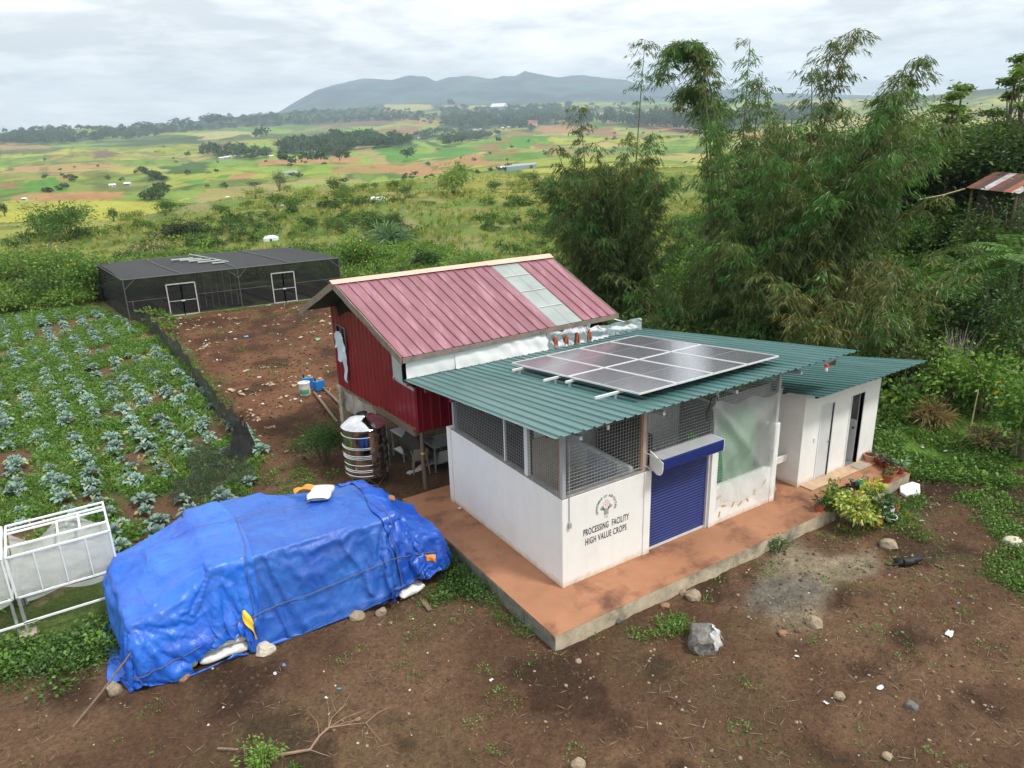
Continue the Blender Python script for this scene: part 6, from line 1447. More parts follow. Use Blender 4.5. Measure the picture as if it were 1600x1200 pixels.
# ------------------------------------------------------------------ brushy plateau behind
notdirt = lambda x, y: ~in_poly(x, y, DIRT) & ~in_poly(x, y, FIELD) & ~((x > -5.3) & (x < 8) & (y > 32.5) & (y < 42))
def band(d0, d1, t0=-48, t1=47): return lambda x, y: (lambda td: (td[1] > d0) & (td[1] < d1) & (td[0] > R(t0)) & (td[0] < R(t1)) & notdirt(x, y))(th_D(x, y))
GT = [tuft_me('grass_tuft', 11, 26, .75, .035, .45, (.098, .150, .030), G_YEL, .25), tuft_me('grass_tuft', 12, 24, .6, .035, .5, (.135, .175, .036), G_STRAW, .25), tuft_me('grass_tuft', 13, 24, .9, .03, .4, (.20, .20, .06), G_STRAW, .35)]
BT = [shrub_me('brush', 21, .8, 1.0, 200, .26, .13, (.048, .092, .020), G_MID, .3, 14), shrub_me('brush', 22, .9, .9, 200, .26, .12, (.072, .125, .026), G_LIGHT, .3, 14), shrub_me('brush', 23, .7, 1.2, 190, .28, .10, (.036, .066, .018), G_DARK, .4, 12)]
def plateau(x, y): return band(40, 205, -48, 17)(x, y)
cover('tall_grass', 60000, (-75, 150, 18, 190), GT, .5, 1.3, lambda x, y: plateau(x, y) & (th_D(x, y)[1] < 105) & (fbm(x/6.0, y/6.0, 301, 3) > .36), 51)
cover('short_grass', 60000, (-60, 150, 18, 190), GT, .25, .75, lambda x, y: plateau(x, y) & (th_D(x, y)[1] > 90) & (fbm(x/6.0, y/6.0, 301, 3) > .40), 52)
cover('undergrowth', 9000, (-65, 110, 18, 130), BT, .5, 1.25, lambda x, y: band(40, 95, -48, 17)(x, y) & (fbm(x/7.0, y/7.0, 303, 3) > .53), 53, .1, -.05, 1.6)
# nearer strip between the field, the net house and the brush
cover('rank_grass', 20000, (-38, 20, 30, 62), GT[:2]+BT[1:2], .5, 1.1, lambda x, y: band(36, 66, -48, 12)(x, y) & (fbm(x/4.0, y/4.0, 305, 3) > .36), 57)
# individual shrubs among the brush
SH = [shrub_me('shrub', 31, 1.2, 1.8, 900, .20, .09, (.046, .092, .020), G_LIGHT, .2, 26), shrub_me('shrub', 32, 1.3, 1.6, 900, .20, .10, (.066, .122, .024), G_LIGHT, .3, 24), shrub_me('shrub', 33, 1.0, 2.2, 900, .22, .07, (.034, .066, .017), G_MID, .3, 24), shrub_me('shrub', 34, 1.4, 1.5, 850, .20, .09, (.095, .150, .030), G_YEL, .25, 22)]
ST = [stems_me('stem', 1, 1.3), stems_me('stem', 2, 1.0)]
rs_ = random.Random(77)
for k in range(105):
    for _ in range(60):
        th_ = R(rs_.uniform(-36, 14)); D_ = 44+100*rs_.random()**1.9; x = CAM_O[0]+D_*math.cos(CAM_YAW-th_); y = CAM_O[1]+D_*math.sin(CAM_YAW-th_)
        if notdirt(np.array([x]), np.array([y]))[0] and vnoise(np.array([x/12]), np.array([y/12]), 8)[0] > .42: break
    i = rs_.randrange(4); s = rs_.uniform(.55, 1.15)
    bush('shrub', SH[i], ['dark leafy shrub scattered over the brushy plateau beyond the yard', 'mid green bushy shrub scattered over the brushy plateau beyond the yard', 'narrow dark shrub scattered over the brushy plateau beyond the yard', 'yellowish green shrub scattered over the brushy plateau beyond the yard'][i], 'shrub', gnd(x, y), (s*1.1, s*1.1, s), rs_.uniform(0, 6.28), ['dark leafy shrubs', 'mid green shrubs', 'narrow dark shrubs', 'yellowish shrubs'][i]+' on the plateau', ST[k % 2])
# particular bushes seen in the photo
def at_px(px, py, D=None):
    p = gp(px, py) if D is None else atD(px, py, D); return (p[0], p[1], gz1(p[0], p[1])-.05), math.hypot(p[0]-CAM_O[0], p[1]-CAM_O[1])
def sized(px, pyb, hpx, wpx):
    """base point, height and half width in metres of something standing at pixel (px, pyb)"""
    p, D_ = at_px(px, pyb); return p, hpx*D_/CAM_F*1.03, wpx*.5*D_/CAM_F
def spot_bush(px, pyb, hpx, wpx, label, seed, col, c2, p2=.3, n=1500, L=.3, W=.1, name='shrub', nc=30, cat='shrub', group=None, **kw):
    p, h, rad = sized(px, pyb, hpx, wpx); me = shrub_me(name, seed, rad, h, n, L, W, col, c2, p2, nc, **kw); return bush(name, me, label, cat, p, 1, 0, group, stems_me('stem', seed, h, 7, .05*max(.4, h/3), rad*.8))
spot_bush(110, 376, 52, 75, 'large dark bamboo-like bush standing before the yellow field on the left', 401, (.040, .078, .020), G_MID, .3, 2600, .45, .10)
spot_bush(66, 372, 36, 40, 'smaller leafy bush left of the large bamboo-like bush', 402, (.058, .10, .024), G_LIGHT, .3, 1200, .4, .1)
spot_bush(278, 376, 24, 62, 'low dome-shaped dark bush behind the net house', 403, (.024, .034, .014), (.03, .04, .02), .3, 1800, .3, .12)
spot_bush(437, 299, 30, 27, 'round dark bush alone on the plateau edge', 404, (.030, .060, .018), G_DARK, .3, 2600, .4, .16)
spot_bush(398, 292, 8, 22, 'low dark bush left of the round plateau bush', 405, (.030, .055, .018), G_DARK, .3, 500, .6, .25)
spot_bush(178, 346, 17, 14, 'small leaning tree at the edge of the yellow field', 406, (.045, .085, .02), G_MID, .3, 500, .5, .25)
spot_bush(195, 343, 11, 13, 'thin pale little tree next to the small leaning tree', 407, (.11, .13, .05), G_STRAW, .3, 200, .5, .22)
spot_bush(8, 338, 17, 11, 'dark little tree at the far left edge before the yellow field', 408, (.035, .07, .02), G_DARK, .3, 400, .5, .25)
spot_bush(708, 305, 42, 46, 'pale green feathery bush on the plateau edge near the dark field', 409, (.155, .20, .075), G_LIGHT, .4, 1500, .6, .14)
spot_bush(722, 290, 26, 16, 'dark green bush rising behind the pale feathery bush', 410, (.035, .07, .022), G_MID, .3, 600, .6, .16)
spot_bush(612, 387, 30, 62, 'large clump of broad grey green blades behind the red roof', 411, (.055, .10, .045), (.10, .16, .08), .4, 800, 1.3, .09, nc=10)
spot_bush(745, 440, 42, 62, 'clump of arching green blades just behind the red roof ridge', 412, (.075, .13, .036), G_LIGHT, .3, 900, 1.1, .07, nc=10)
spot_bush(665, 432, 38, 42, 'dark glossy bush just behind the red roof ridge', 413, (.022, .052, .014), G_DARK, .3, 1300, .26, .12)
spot_bush(560, 430, 56, 70, 'leafy bush with yellow flowers at the right end of the net house', 414, (.055, .112, .022), G_LIGHT, .25, 2600, .22, .11, flowers=26, fs=.16)
spot_bush(30, 452, 55, 90, 'tall leafy bush with orange yellow flowers at the far left of the field', 415, (.060, .115, .022), G_LIGHT, .3, 2600, .22, .11, flowers=26, fs=.16)
spot_bush(105, 448, 50, 80, 'leafy bush with a few yellow flowers behind the cabbage field', 416, (.064, .122, .024), G_LIGHT, .3, 2600, .22, .11, flowers=14, fs=.15)
spot_bush(150, 470, 62, 70, 'leafy bush with yellow flowers leaning on the left end of the net house', 417, (.052, .106, .022), G_LIGHT, .25, 2600, .22, .11, flowers=20, fs=.15)
spot_bush(60, 408, 20, 100, 'low mound of pale grass and bramble on the left behind the flowers', 418, (.11, .14, .045), G_STRAW, .35, 1300, .4, .1)
spot_bush(240, 405, 26, 60, 'grey green thicket with bare twigs behind the net house', 419, (.085, .105, .045), G_STRAW, .3, 1000, .3, .09)

# ------------------------------------------------------------------ bamboo
def bamboo(name, label, p, n, H, spread, seed, dens=1.0, low=.10, rad0=.6, ell=(1, 1), col=(.054, .090, .026), c2=(.125, .120, .044), p2=.09, leafL=.24, tall=None, lean=(0, 0)):
    r = random.Random(seed); g = rng(seed); t = thing(name, label, 'bamboo', tuple(p), 0, 'bamboo clumps behind the buildings')
    LP = []; LD = []; LC = []
    culms = []
    for k in range(n):
        a = r.uniform(0, 6.283); q = math.sqrt(r.random())
        b = Vector((q*rad0*math.cos(a)*ell[0], q*rad0*math.sin(a)*ell[1], -.2)); h = H*r.uniform(.55, 1.05); out = spread*r.uniform(.25, 1.1)*(.4+.6*q); a2 = a+r.gauss(0, .5)
        culms.append((b, Vector((math.cos(a2)*ell[0]*out+lean[0]*r.random(), math.sin(a2)*ell[1]*out+lean[1]*r.random(), 0)), h, r.uniform(.08, .42), low+r.uniform(0, .30), 1.0))
    for c in (tall or []): culms.append(c)
    for (b, o, h, dr, lo, den) in culms:
        pth = lambda s: b+o*(s**1.9)+Vector((0, 0, h*(s-dr*.55*s**3.2)))
        pts = [pth(i/9) for i in range(10)]; MB().tube(pts, [.055*(1-.85*i/9)+.004 for i in range(10)], 6, False).build('culm', M_CULM, t)
        L_ = h*1.15; nb = int(L_*5.9*dens*den)
        for k in range(nb):
            s = lo+(1-lo)*r.random()**.85; c = pth(s); a = r.uniform(0, 6.283); bl = (.45+.75*r.random())*(1.15-.55*s)
            bd = Vector((math.cos(a), math.sin(a), .25)); tip = None
            for q in range(4):
                f = (q+.6)/4; pp = c+bd*bl*f+Vector((0, 0, -.28*bl*f*f*1.6)); m_ = 5
                for e in range(m_):
                    LP.append((pp.x+r.gauss(0, .05), pp.y+r.gauss(0, .05), pp.z+r.gauss(0, .05))); aa = a+r.gauss(0, .8); LD.append((math.cos(aa), math.sin(aa), r.gauss(-.65, .45)))
    P = np.array(LP); D = np.array(LD); m_ = P[:, 2] > -.15; P = P[m_]; D = D[m_]; nn = len(P)
    V, F = leaf_cards(P, D, leafL*g.uniform(.65, 1.2, nn), leafL*.155, .30, g, .05)
    # colour drifts from spray to spray (whole branches yellow or fresh green)
    w_ = vnoise(P[:, 0]*1.3+50, P[:, 2]*1.3+P[:, 1]*.9+50, seed); base = vary(nn, col, .25, .10, g, c2, p2)
    tint = np.where(w_[:, None] > .68, np.array([[.85, 1.35, 1.0]]), np.where(w_[:, None] < .27, np.array([[1.28, 1.10, .95]]), 1.0)); C = base*np.repeat(tint*np.ones((nn, 3)), 4, 0)
    o = mesh_np('foliage', V, F, LM, t, C); o['kind'] = 'stuff'; return t
def tallc(px, D, tip, h, dr, base_p, lo=.35, den=.45, off=(0, 0)):
    """one tall culm of a clump: base near px at distance D, its tip over pixel tip (px, py)"""
    b = atD(px, 400, D); q = atD(tip[0], tip[1], D+off[0]); b0 = Vector((b[0]-base_p[0], b[1]-base_p[1], -.2)); o_ = Vector((q[0]-b[0], q[1]-b[1], 0)); hh = (q[2]-base_p[2]+.2)/(1-dr*.55); return (b0, o_, hh, dr, lo, den)
pL, _ = at_px(0, 0, 34) if False else (tuple(atD(950, 400, 34.0)), 0); pL = (pL[0], pL[1], gz1(pL[0], pL[1]))
bamboo('bamboo_clump', 'dense olive bamboo clump behind the right end of the red roof', pL, 60, 9.8, 2.6, 501, 1.05, .05, 1.1, (1.0, 1.15), tall=[tallc(985, 34, (1008, 62), 0, .05, pL, .80, .22), tallc(925, 34, (905, 168), 0, .1, pL, .45, .5)])
pR = atD(1222, 400, 30.0); pR = (pR[0], pR[1], gz1(pR[0], pR[1]))
tl = [tallc(1118, 30, (1030, 135), 0, .95, pR, .52, .95), tallc(1128, 30.5, (1075, 85), 0, .65, pR, .55, .9), tallc(1112, 31, (1060, 170), 0, .85, pR, .5, .8), tallc(1148, 31, (1172, 62), 0, .12, pR, .5, .4), tallc(1160, 30, (1190, 120), 0, .25, pR, .4, .5), tallc(1120, 30, (1095, 240), 0, .3, pR, .45, .5),
      tallc(1240, 30, (1335, 48), 0, .25, pR, .32, 1.0), tallc(1255, 30, (1300, 62), 0, .2, pR, .35, .9), tallc(1262, 29.5, (1268, 105), 0, .2, pR, .35, .9), tallc(1310, 29, (1448, 88), 0, .35, pR, .35, 1.0), tallc(1300, 29.5, (1415, 105), 0, .30, pR, .35, .95), tallc(1320, 29, (1395, 140), 0, .30, pR, .3, .9)]
bamboo('bamboo_clump', 'largest bamboo clump with tall feathery culms above the green roof', pR, 80, 10.6, 3.0, 502, 1.0, .05, 1.8, (1.15, 1.1), tall=tl, lean=(1.5, -.95))
pM = atD(1085, 400, 31.0); pM = (pM[0], pM[1], gz1(pM[0], pM[1]))
bamboo('bamboo_clump', 'shorter drooping bamboo clump between the two tall clumps', pM, 24, 4.6, 2.2, 503, .9, .05, 1.3, (1.3, 1.0), p2=.2)
pQ = atD(1335, 400, 27.0); pQ = (pQ[0], pQ[1], gz1(pQ[0], pQ[1]))
bamboo('bamboo_clump', 'straw tinted drooping bamboo clump at the right above the washroom roof', pQ, 26, 5.4, 2.9, 504, .9, .04, 1.4, (1.2, 1.0), col=(.080, .105, .034), c2=(.19, .175, .075), p2=.26)

# ------------------------------------------------------------------ hill on the right: trees, brush, ferns
T_DK = [tree_parts(601+i, 5.2, 2.1, 2.2, 3600, .20, .09, (.030, .062, .016), (.052, .098, .020), .3, 36) for i in range(3)]
T_OL = [tree_parts(611+i, 5.0, 1.9, 2.1, 3200, .20, .08, (.056, .092, .024), (.085, .13, .03), .3, 32) for i in range(2)]
def px_tree(parts, name, label, px, D, top, H0, wsc=1.0, group=None):
    p = atD(px, 300, D); z = gz1(p[0], p[1]); zt = atD(px, top, D)[2]; s = max((zt-z)/H0, .2); return tree(name, parts, label, (p[0], p[1], z), (s*wsc, s*wsc, s), px*.37, group)
LBD = 'dense dark broadleaf tree in the thicket on the right hill behind the bamboo'; LBO = 'olive green broadleaf tree in the thicket on the right hill behind the bamboo'
for i, (px, D, top) in enumerate([(1205, 46, 215), (1380, 44, 190), (1405, 40, 172), (1440, 46, 205), (1475, 44, 198), (1510, 46, 192), (1545, 44, 182), (1580, 46, 178), (1405, 43, 225), (1620, 42, 190), (1650, 40, 200), (1360, 48, 215), (1330, 52, 225), (1250, 50, 235), (1290, 47, 225), (1300, 41, 208), (1342, 42, 203), (1425, 43, 192), (1245, 45, 228), (1485, 43, 205), (1533, 43, 200), (1578, 43, 192), (1612, 41, 186)]):
    if i % 3 != 2: px_tree(T_DK[i % 3], 'broadleaf_tree', LBD, px, D, top, 5.2, 1.15, 'dark trees on the right hill')
    else: px_tree(T_OL[i % 2], 'broadleaf_tree', LBO, px, D, top, 5.0, 1.15, 'olive trees on the right hill')
# light umbrella-crowned trees on the skyline
def umbrella_tree(px, D, top, label, seed, tiers, wpx=60, thin=False):
    p = atD(px, 300, D); z = gz1(p[0], p[1]); H = atD(px, top, D)[2]-z; r = random.Random(seed); g = rng(seed); t = thing('umbrella_tree', label, 'tree', (p[0], p[1], z), 0, 'umbrella-crowned trees on the skyline')
    mb = MB(); lx, ly = r.uniform(-.5, .5), r.uniform(-.5, .5); mb.tube([(0, 0, -.3), (lx*.3, ly*.3, H*.4), (lx, ly, H*.93)], [.13, .09, .03], 7, False); P = []
    W = wpx*D/CAM_F
    for k in range(tiers):
        zt = H*(1-.5*(k/max(1, tiers))*r.uniform(.8, 1.2)); a = r.uniform(0, 6.28); q = W*.5*r.uniform(.15, .95) if k else 0; c = Vector((lx+q*math.cos(a), ly+q*math.sin(a), zt)); mb.tube([(lx*.6, ly*.6, zt*.62), (c.x*.6, c.y*.6, zt*.85), c], [.045, .03, .012], 5, False)
        for e in range(4 if thin else 7):
            b = r.uniform(0, 6.28); rr = W*.22*r.random(); cc = (c.x+rr*math.cos(b), c.y+rr*math.sin(b), c.z+r.uniform(-.05, .12)); P += [(cc[0]+g.normal()*W*.07, cc[1]+g.normal()*W*.07, cc[2]+g.normal()*.07) for _ in range(30 if thin else 46)]
    P = np.array(P); n = len(P); D_ = np.stack([g.normal(size=n), g.normal(size=n), g.normal(0, .25, n)], 1); V, F = leaf_cards(P, D_, .24*g.uniform(.6, 1.2, n), .10, .1, g)
    mesh_np('crown', V, F, LM, t, vary(n, (.075, .125, .028), .25, .1, g, (.13, .19, .04), .3)); mb.build('trunk', M_BARK, t)
umbrella_tree(1475, 42, 140, 'spreading pale umbrella tree on the skyline above the dark thicket', 701, 9, 62)
umbrella_tree(1560, 45, 95, 'tree with stacked flat crowns on the skyline, left of the tall thin one', 702, 8, 46)
umbrella_tree(1572, 43, 38, 'tall thin stemmed tree with a small flat top on the skyline', 703, 4, 30, True)
umbrella_tree(1600, 40, 30, 'tall feathery tree at the right edge of the picture', 704, 12, 60)
umbrella_tree(1105, 58, 232, 'small round tree on the bright slope seen between the bamboo', 705, 10, 34)
# brush on the hill
HB = [shrub_me('hill_brush', 61, .8, 1.1, 320, .20, .09, (.046, .094, .018), G_LIGHT, .25, 16), shrub_me('hill_brush', 62, .9, .9, 320, .20, .08, (.070, .125, .024), G_LIGHT, .3, 16), shrub_me('hill_brush', 63, .7, 1.2, 300, .22, .08, (.030, .062, .015), G_MID, .3, 14)]
HG = [tuft_me('hill_grass', 64, 24, .55, .04, .5, (.085, .165, .024), G_LIGHT, .4), tuft_me('hill_grass', 65, 20, .5, .04, .45, (.115, .18, .03), G_YEL, .2)]
def hill(x, y): return band(23.5, 75, 13, 47)(x, y) & (y > 1.2-.10*(x-14))
cover('hill_undergrowth', 9000, (8, 70, -8, 50), HB, .55, 1.5, lambda x, y: hill(x, y) & (fbm(x/5, y/5, 331, 3) > .44+.16*((th_D(x, y)[0] > th_px(1390)) & (th_D(x, y)[0] < th_px(1580)) & (th_D(x, y)[1] > 27) & (th_D(x, y)[1] < 42))), 61, .12, -.06)
cover('hill_grass', 30000, (8, 70, -8, 50), HG, .5, 1.1, hill, 63)
cover('thicket_under_bamboo', 2600, (6, 24, 6, 24), HB, .6, 1.6, lambda x, y: band(20, 46, 3, 24)(x, y) & (x > 9.2+0*y) & ~((x < 10) & (y < 9)), 65, .12, -.06)
# shrubs of the hill foot, one by one
hs = [(1345, 610, 70, 80, (.040, .080, .018), 'dark leafy shrub close behind the washroom roof'), (1395, 560, 95, 110, (.062, .115, .022), 'light leafed tall shrub behind the right tip of the washroom roof'), (1425, 620, 90, 90, (.055, .085, .025), 'dull green shrub above the grassy bank right of the washroom'), (1470, 640, 85, 95, (.080, .150, .026), 'bright green leafy shrub left of the leaning bamboo stake'), (1535, 650, 95, 110, (.072, .135, .024), 'bright green leafy shrub just behind the leaning bamboo stake'),
      (1440, 500, 85, 100, (.050, .105, .020), 'bushy green shrub below the tree fern'), (1375, 480, 80, 90, (.046, .092, .020), 'shrub with pale leaf tips beside the drooping bamboo'), (1560, 560, 120, 120, (.026, .055, .014), 'deep green thicket bush below the right tree fern'), (1500, 540, 70, 80, (.030, .062, .016), 'dark bush behind the bare branches'), (1600, 600, 100, 100, (.040, .080, .018), 'dark green bush at the right edge behind the yellow flowers'), (1420, 410, 60, 50, (.040, .085, .018), 'slender leafy young tree on the hill below the grey sheets'), (1580, 400, 85, 70, (.085, .13, .06), 'pale leafed young tree in front of the rusty roofed shack'), (1540, 395, 75, 50, (.060, .10, .04), 'thin grey green young tree left of the rusty roofed shack'), (1562, 468, 152, 105, (.050, .10, .022), 'leafy bush hiding the foot of the rusty roofed shack'), (1606, 474, 168, 95, (.040, .085, .02), 'dark bush at the right edge under the rusty roof'), (1513, 456, 112, 70, (.075, .13, .03), 'low light bush at the left foot of the rusty roofed shack')]
for i, (px, pyb, hp_, wp_, c_, lb) in enumerate(hs): spot_bush(px, pyb, hp_, wp_, lb, 801+i, c_, (c_[0]*1.7, c_[1]*1.5, c_[2]*1.5), .3, 1500, .17, .075, nc=26)
spot_bush(1592, 720, 130, 95, 'tall leafy plant with orange yellow daisy flowers at the right edge', 830, (.050, .115, .020), G_LIGHT, .3, 1500, .17, .09, flowers=10, fs=.14, fcol=(.80, .42, .01), name='flowering_plant', cat='plant')
spot_bush(1450, 668, 42, 60, 'tuft of dry reddish grass on the bank right of the washroom', 831, (.16, .12, .05), (.26, .19, .09), .4, 700, .35, .03, nc=10, name='dry_grass', cat='grass')
spot_bush(1545, 700, 30, 60, 'low feathery pale shrub by the foot of the bamboo stake', 832, (.12, .12, .06), G_STRAW, .3, 700, .25, .05, nc=10)
# bare branches
def bare(px, pyb, hpx, label, seed, n=16):
    p, h, w_ = sized(px, pyb, hpx, 60); r = random.Random(seed); mb = MB()
    for k in range(n):
        a = r.uniform(0, 6.28); s = r.uniform(.3, .9)*h*.45; mid = (s*.4*math.cos(a), s*.4*math.sin(a), h*r.uniform(.35, .55)); tip = (s*math.cos(a), s*math.sin(a), h*r.uniform(.6, 1.05)); mb.tube([(0.05*k/n, 0, 0), mid, tip], [.022, .014, .005], 5, False)
        for e in range(2): mb.tube([mid, (mid[0]*1.5+r.uniform(-.3, .3), mid[1]*1.5+r.uniform(-.3, .3), mid[2]+h*.25)], [.010, .004], 4, False)
    o = mb.build('bare_branches', mat('grey_twig', (.26, .24, .20), rough=.9), None, p); tag(o, label, 'branches')
bare(1490, 600, 95, 'grey leafless branches standing in front of the dark thicket on the right', 1)
bare(1420, 640, 60, 'small bare grey shrub on the bank behind the washroom', 2, 10)
# tree ferns
def frond_me(L=1.9, seed=0):
    r = rng(seed); P = []; D = []; Ls = []; n = 30
    sp = lambda t: np.array([L*t*(1-.10*t), 0, .55*L*t-.75*L*t*t])
    for k in range(n):
        t = .12+.86*k/n; c = sp(t); l = .36*L*math.sin(math.pi*min(.98, t*.9+.12))**.8*.75+.02
        for s in (-1, 1):
            for q in range(3): P.append(c+np.array([.10*l*q, s*l*q/3, -.04*q])); D.append(np.array([.45, s, -.18])); Ls.append(l*.48)
    P = np.array(P); D = np.array(D); V, F = leaf_cards(P, D, np.array(Ls)*1.0, .055, .12, r, .02); return V, F
def tree_fern(px, pyb, hpx, label, seed, L=2.0, nf=13):
    p, h, _ = sized(px, pyb, hpx, 50); t = thing('tree_fern', label, 'tree fern', p, 0, 'tree ferns on the right bank'); r = random.Random(seed); MB().tube([(0, 0, -.2), (.1, 0, h*.5), (.05, .05, h)], [.13, .10, .08], 9, False).build('trunk', mat('fern_trunk', (.045, .034, .024), rough=1, var=.3), t)
    V, F = frond_me(L, seed); me = mesh_np('frond', V, F, LM, None, vary(len(V)//4, (.060, .120, .030), .15, .08, rng(seed), (.09, .16, .045), .3), link=False)
    for k in range(nf): o = new_obj('frond', me, t, (.05, .05, h), (r.gauss(0, .12), r.gauss(0, .22)-.05, 2*math.pi*k/nf+r.gauss(0, .15)), r.uniform(.8, 1.1))
tree_fern(1498, 515, 75, 'tree fern with wide fronds in the middle of the right bank', 3)
tree_fern(1578, 520, 95, 'larger tree fern at the right edge over the dark thicket', 4, 2.3)
tree_fern(1535, 470, 62, 'tree fern farther up the bank between the two nearer ones', 5, 1.9)

# ------------------------------------------------------------------ ground cover of the yard's right side and edges
RW = [weed_me('ground_cover', 71, 40, .26, .16, .085, .06, (.058, .118, .022), (.085, .155, .03), .35), weed_me('ground_cover', 72, 34, .24, .22, .09, .05, (.046, .095, .020), (.085, .15, .03), .3), tuft_me('ground_cover', 73, 16, .26, .02, .25, (.080, .14, .028), G_YEL, .15)]
bank = lambda x, y: (~in_poly(x+(vnoise(x*.9, y*.9, 4)-.5)*1.2, y+(vnoise(x*.8+9, y*.8, 6)-.5)*1.4, DIRT)) & (x > 9.5) & (x < 24) & (y < 8.5) & ~((x < 10.8) & (y < 2.4)) & (fbm(x/1.4, y/1.4, 341, 3) > .40)
cover('ground_cover', 15000, (9.5, 24, -7, 9), RW, .6, 1.35, bank, 71)
yardw = lambda x, y: in_poly(x, y, DIRT) & ~((x > -1.15) & (x < 10.6) & (y > -1.25) & (y < 6.0)) & ~((x < -1.4) & (x > -8) & (y > 2.2) & (y < 5.8))
SW = [weed_me('seedling', 81, 12, .09, .06, .05, .03, (.075, .15, .028), (.11, .20, .04), .4), weed_me('seedling', 82, 16, .12, .05, .05, .028, (.05, .10, .022), (.08, .15, .03), .3)]
cover('seedlings', 3600, (-12, 16, -10, 5), SW, .35, 1.25, lambda x, y: yardw(x, y) & (fbm(x/1.1, y/1.1, 351, 3) > .56-.012*np.clip(x, -5, 14)) & (y < 2), 73)
cover('seedlings', 1800, (-4, 9, 6, 33), SW, .5, 1.6, lambda x, y: yardw(x, y) & (fbm(x/1.8, y/1.8, 353, 3) > .60), 75)
cover('right_yard_weeds', 4200, (6, 16, -9, -1), RW[:2], .35, .9, lambda x, y: yardw(x, y) & (fbm(x/.9, y/.9, 357, 3) > .61-.014*np.clip(x-4, 0, 12)) & (x > 7.4) & (np.hypot(x-6.8, y+3.2) > 1.3), 77)
# green fringes: foot of the platform, left weeds, shrub by the tank, moss before the step
def fringe(n, pts, width, me_list, s0, s1, seed, name='fringe_weeds'):
    r = rng(seed); P = []
    for k in range(n):
        i = r.integers(0, len(pts)-1); t = r.random(); x = pts[i][0]*(1-t)+pts[i+1][0]*t+r.normal(0, width); y = pts[i][1]*(1-t)+pts[i+1][1]*t+r.normal(0, width); P.append((x, y))
    P = np.array(P); z = ground_z(P[:, 0], P[:, 1], True); Q = np.stack([P[:, 0], P[:, 1], z], 1); kd = r.integers(0, len(me_list), n)
    for i, me in enumerate(me_list):
        q = kd == i
        if q.sum(): scatter(name, Q[q], r.uniform(s0, s1, q.sum()), r.uniform(0, 6.28, q.sum()), me)
DW = [weed_me('dark_weed', 91, 36, .20, .30, .07, .04, (.032, .072, .018), (.055, .11, .024), .3), weed_me('dark_weed', 92, 30, .18, .40, .07, .035, (.040, .085, .020), (.07, .13, .026), .3)]
fringe(150, [(-1.25, 3.4), (-1.30, 2.2), (-1.30, 1.0)], .12, DW, .5, 1.15, 1); fringe(40, [(-1.3, .9), (-1.2, -.6)], .09, DW, .3, .7, 2); fringe(60, [(-2.0, 1.6), (-1.55, 1.75)], .16, RW[:1]+DW, .4, .9, 3)
fringe(420, [(-13, 4.3), (-10.5, 4.55), (-8.7, 4.4), (-8.05, 3.9)], .36, RW[:2]+DW[:1], .6, 1.3, 4); fringe(60, [(.55, -1.75), (1.25, -1.85), (1.55, -1.8)], .13, SW, .7, 1.6, 5); fringe(36, [(1.1, -1.75), (1.6, -1.75)], .10, RW[2:], .35, .6, 6)
fringe(120, [(6.7, -1.5), (8.3, -1.95), (8.9, -2.1)], .22, [RW[2]]+SW, .5, 1.1, 7); fringe(140, [(-3.0, 9.5), (-2.6, 8.2), (-4.2, 7.6)], .4, RW[:1]+SW, .4, .9, 8); fringe(90, [(-3.0, 13), (-2.9, 20), (-2.9, 28)], .25, RW, .4, .9, 9); fringe(120, [(-2.6, 33.2), (8, 32.2)], .12, RW, .3, .7, 10)
spot_bush(508, 725, 78, 95, 'dense dark green feathery bush beside the steel water tank', 840, (.030, .074, .017), (.05, .11, .024), .3, 5200, .07, .028, nc=40)
spot_bush(1215, 862, 30, 40, 'small dark plant growing at the foot of the platform front', 841, (.040, .078, .026), (.07, .12, .04), .3, 420, .07, .03, nc=14, name='weed_plant', cat='plant')
spot_bush(415, 1203, 72, 62, 'bright green leafy seedling bush at the bottom edge of the picture', 842, (.085, .165, .030), (.15, .20, .05), .3, 520, .085, .03, nc=18, name='young_bush', cat='bush')
spot_bush(456, 1205, 18, 26, 'small green sprig beside the cut branch at the bottom edge', 843, (.075, .15, .030), (.12, .20, .045), .3, 90, .08, .03, nc=6, name='sprig', cat='plant')
# low clumps of the plateau foreground at the very left
# ================================================================== potted plants and small things by the platform
M_POT = mat('terracotta_pot', (.40, .105, .052), rough=.75, var=.18, scale=6); M_POTP = mat('pink_clay_pot', (.52, .25, .18), rough=.75, var=.12); M_POTR = mat('dull_red_pot', (.235, .042, .030), rough=.6, var=.2); M_POTB = mat('black_pot', (.018, .018, .02), rough=.55)
M_SOILP = mat('pot_soil', (.04, .028, .02), rough=1)
def pot(px, py, z, r_, h, label, mt, plant=None, seed=0):
    p = onz(px, py, z) if z > -.2 else np.array(gp(px, py)); t = thing('potted_plant', label, 'potted plant', tuple(p), seed*1.1, 'potted plants at the right end of the platform')
    MB().lathe([(0, 0), (r_*.72, 0), (r_*.95, h*.82), (r_*1.05, h*.82), (r_*1.08, h), (r_*.95, h), (r_*.92, h*.86)], n=18).build('pot', mt, t)
    MB().lathe([(0, 0), (r_*.93, 0)], (0, 0, h*.87), 14).build('soil', M_SOILP, t)
    if plant:
        col, c2, n, rad, ph, L, W = plant; r = rng(seed+900); a = r.uniform(0, 6.28, n); q = np.sqrt(r.random(n))*rad*.6
        P = np.stack([np.cos(a)*q, np.sin(a)*q, h*.85+ph*r.random(n)*.8], 1); D = np.stack([np.cos(a), np.sin(a), r.uniform(.1, 1.1, n)], 1)+r.normal(0, .3, (n, 3)); V, F = leaf_cards(P, D, L*r.uniform(.6, 1.2, n), W, .3, r)
        mesh_np('plant', V, F, LM, t, vary(n, col, .22, .12, r, c2, .3))
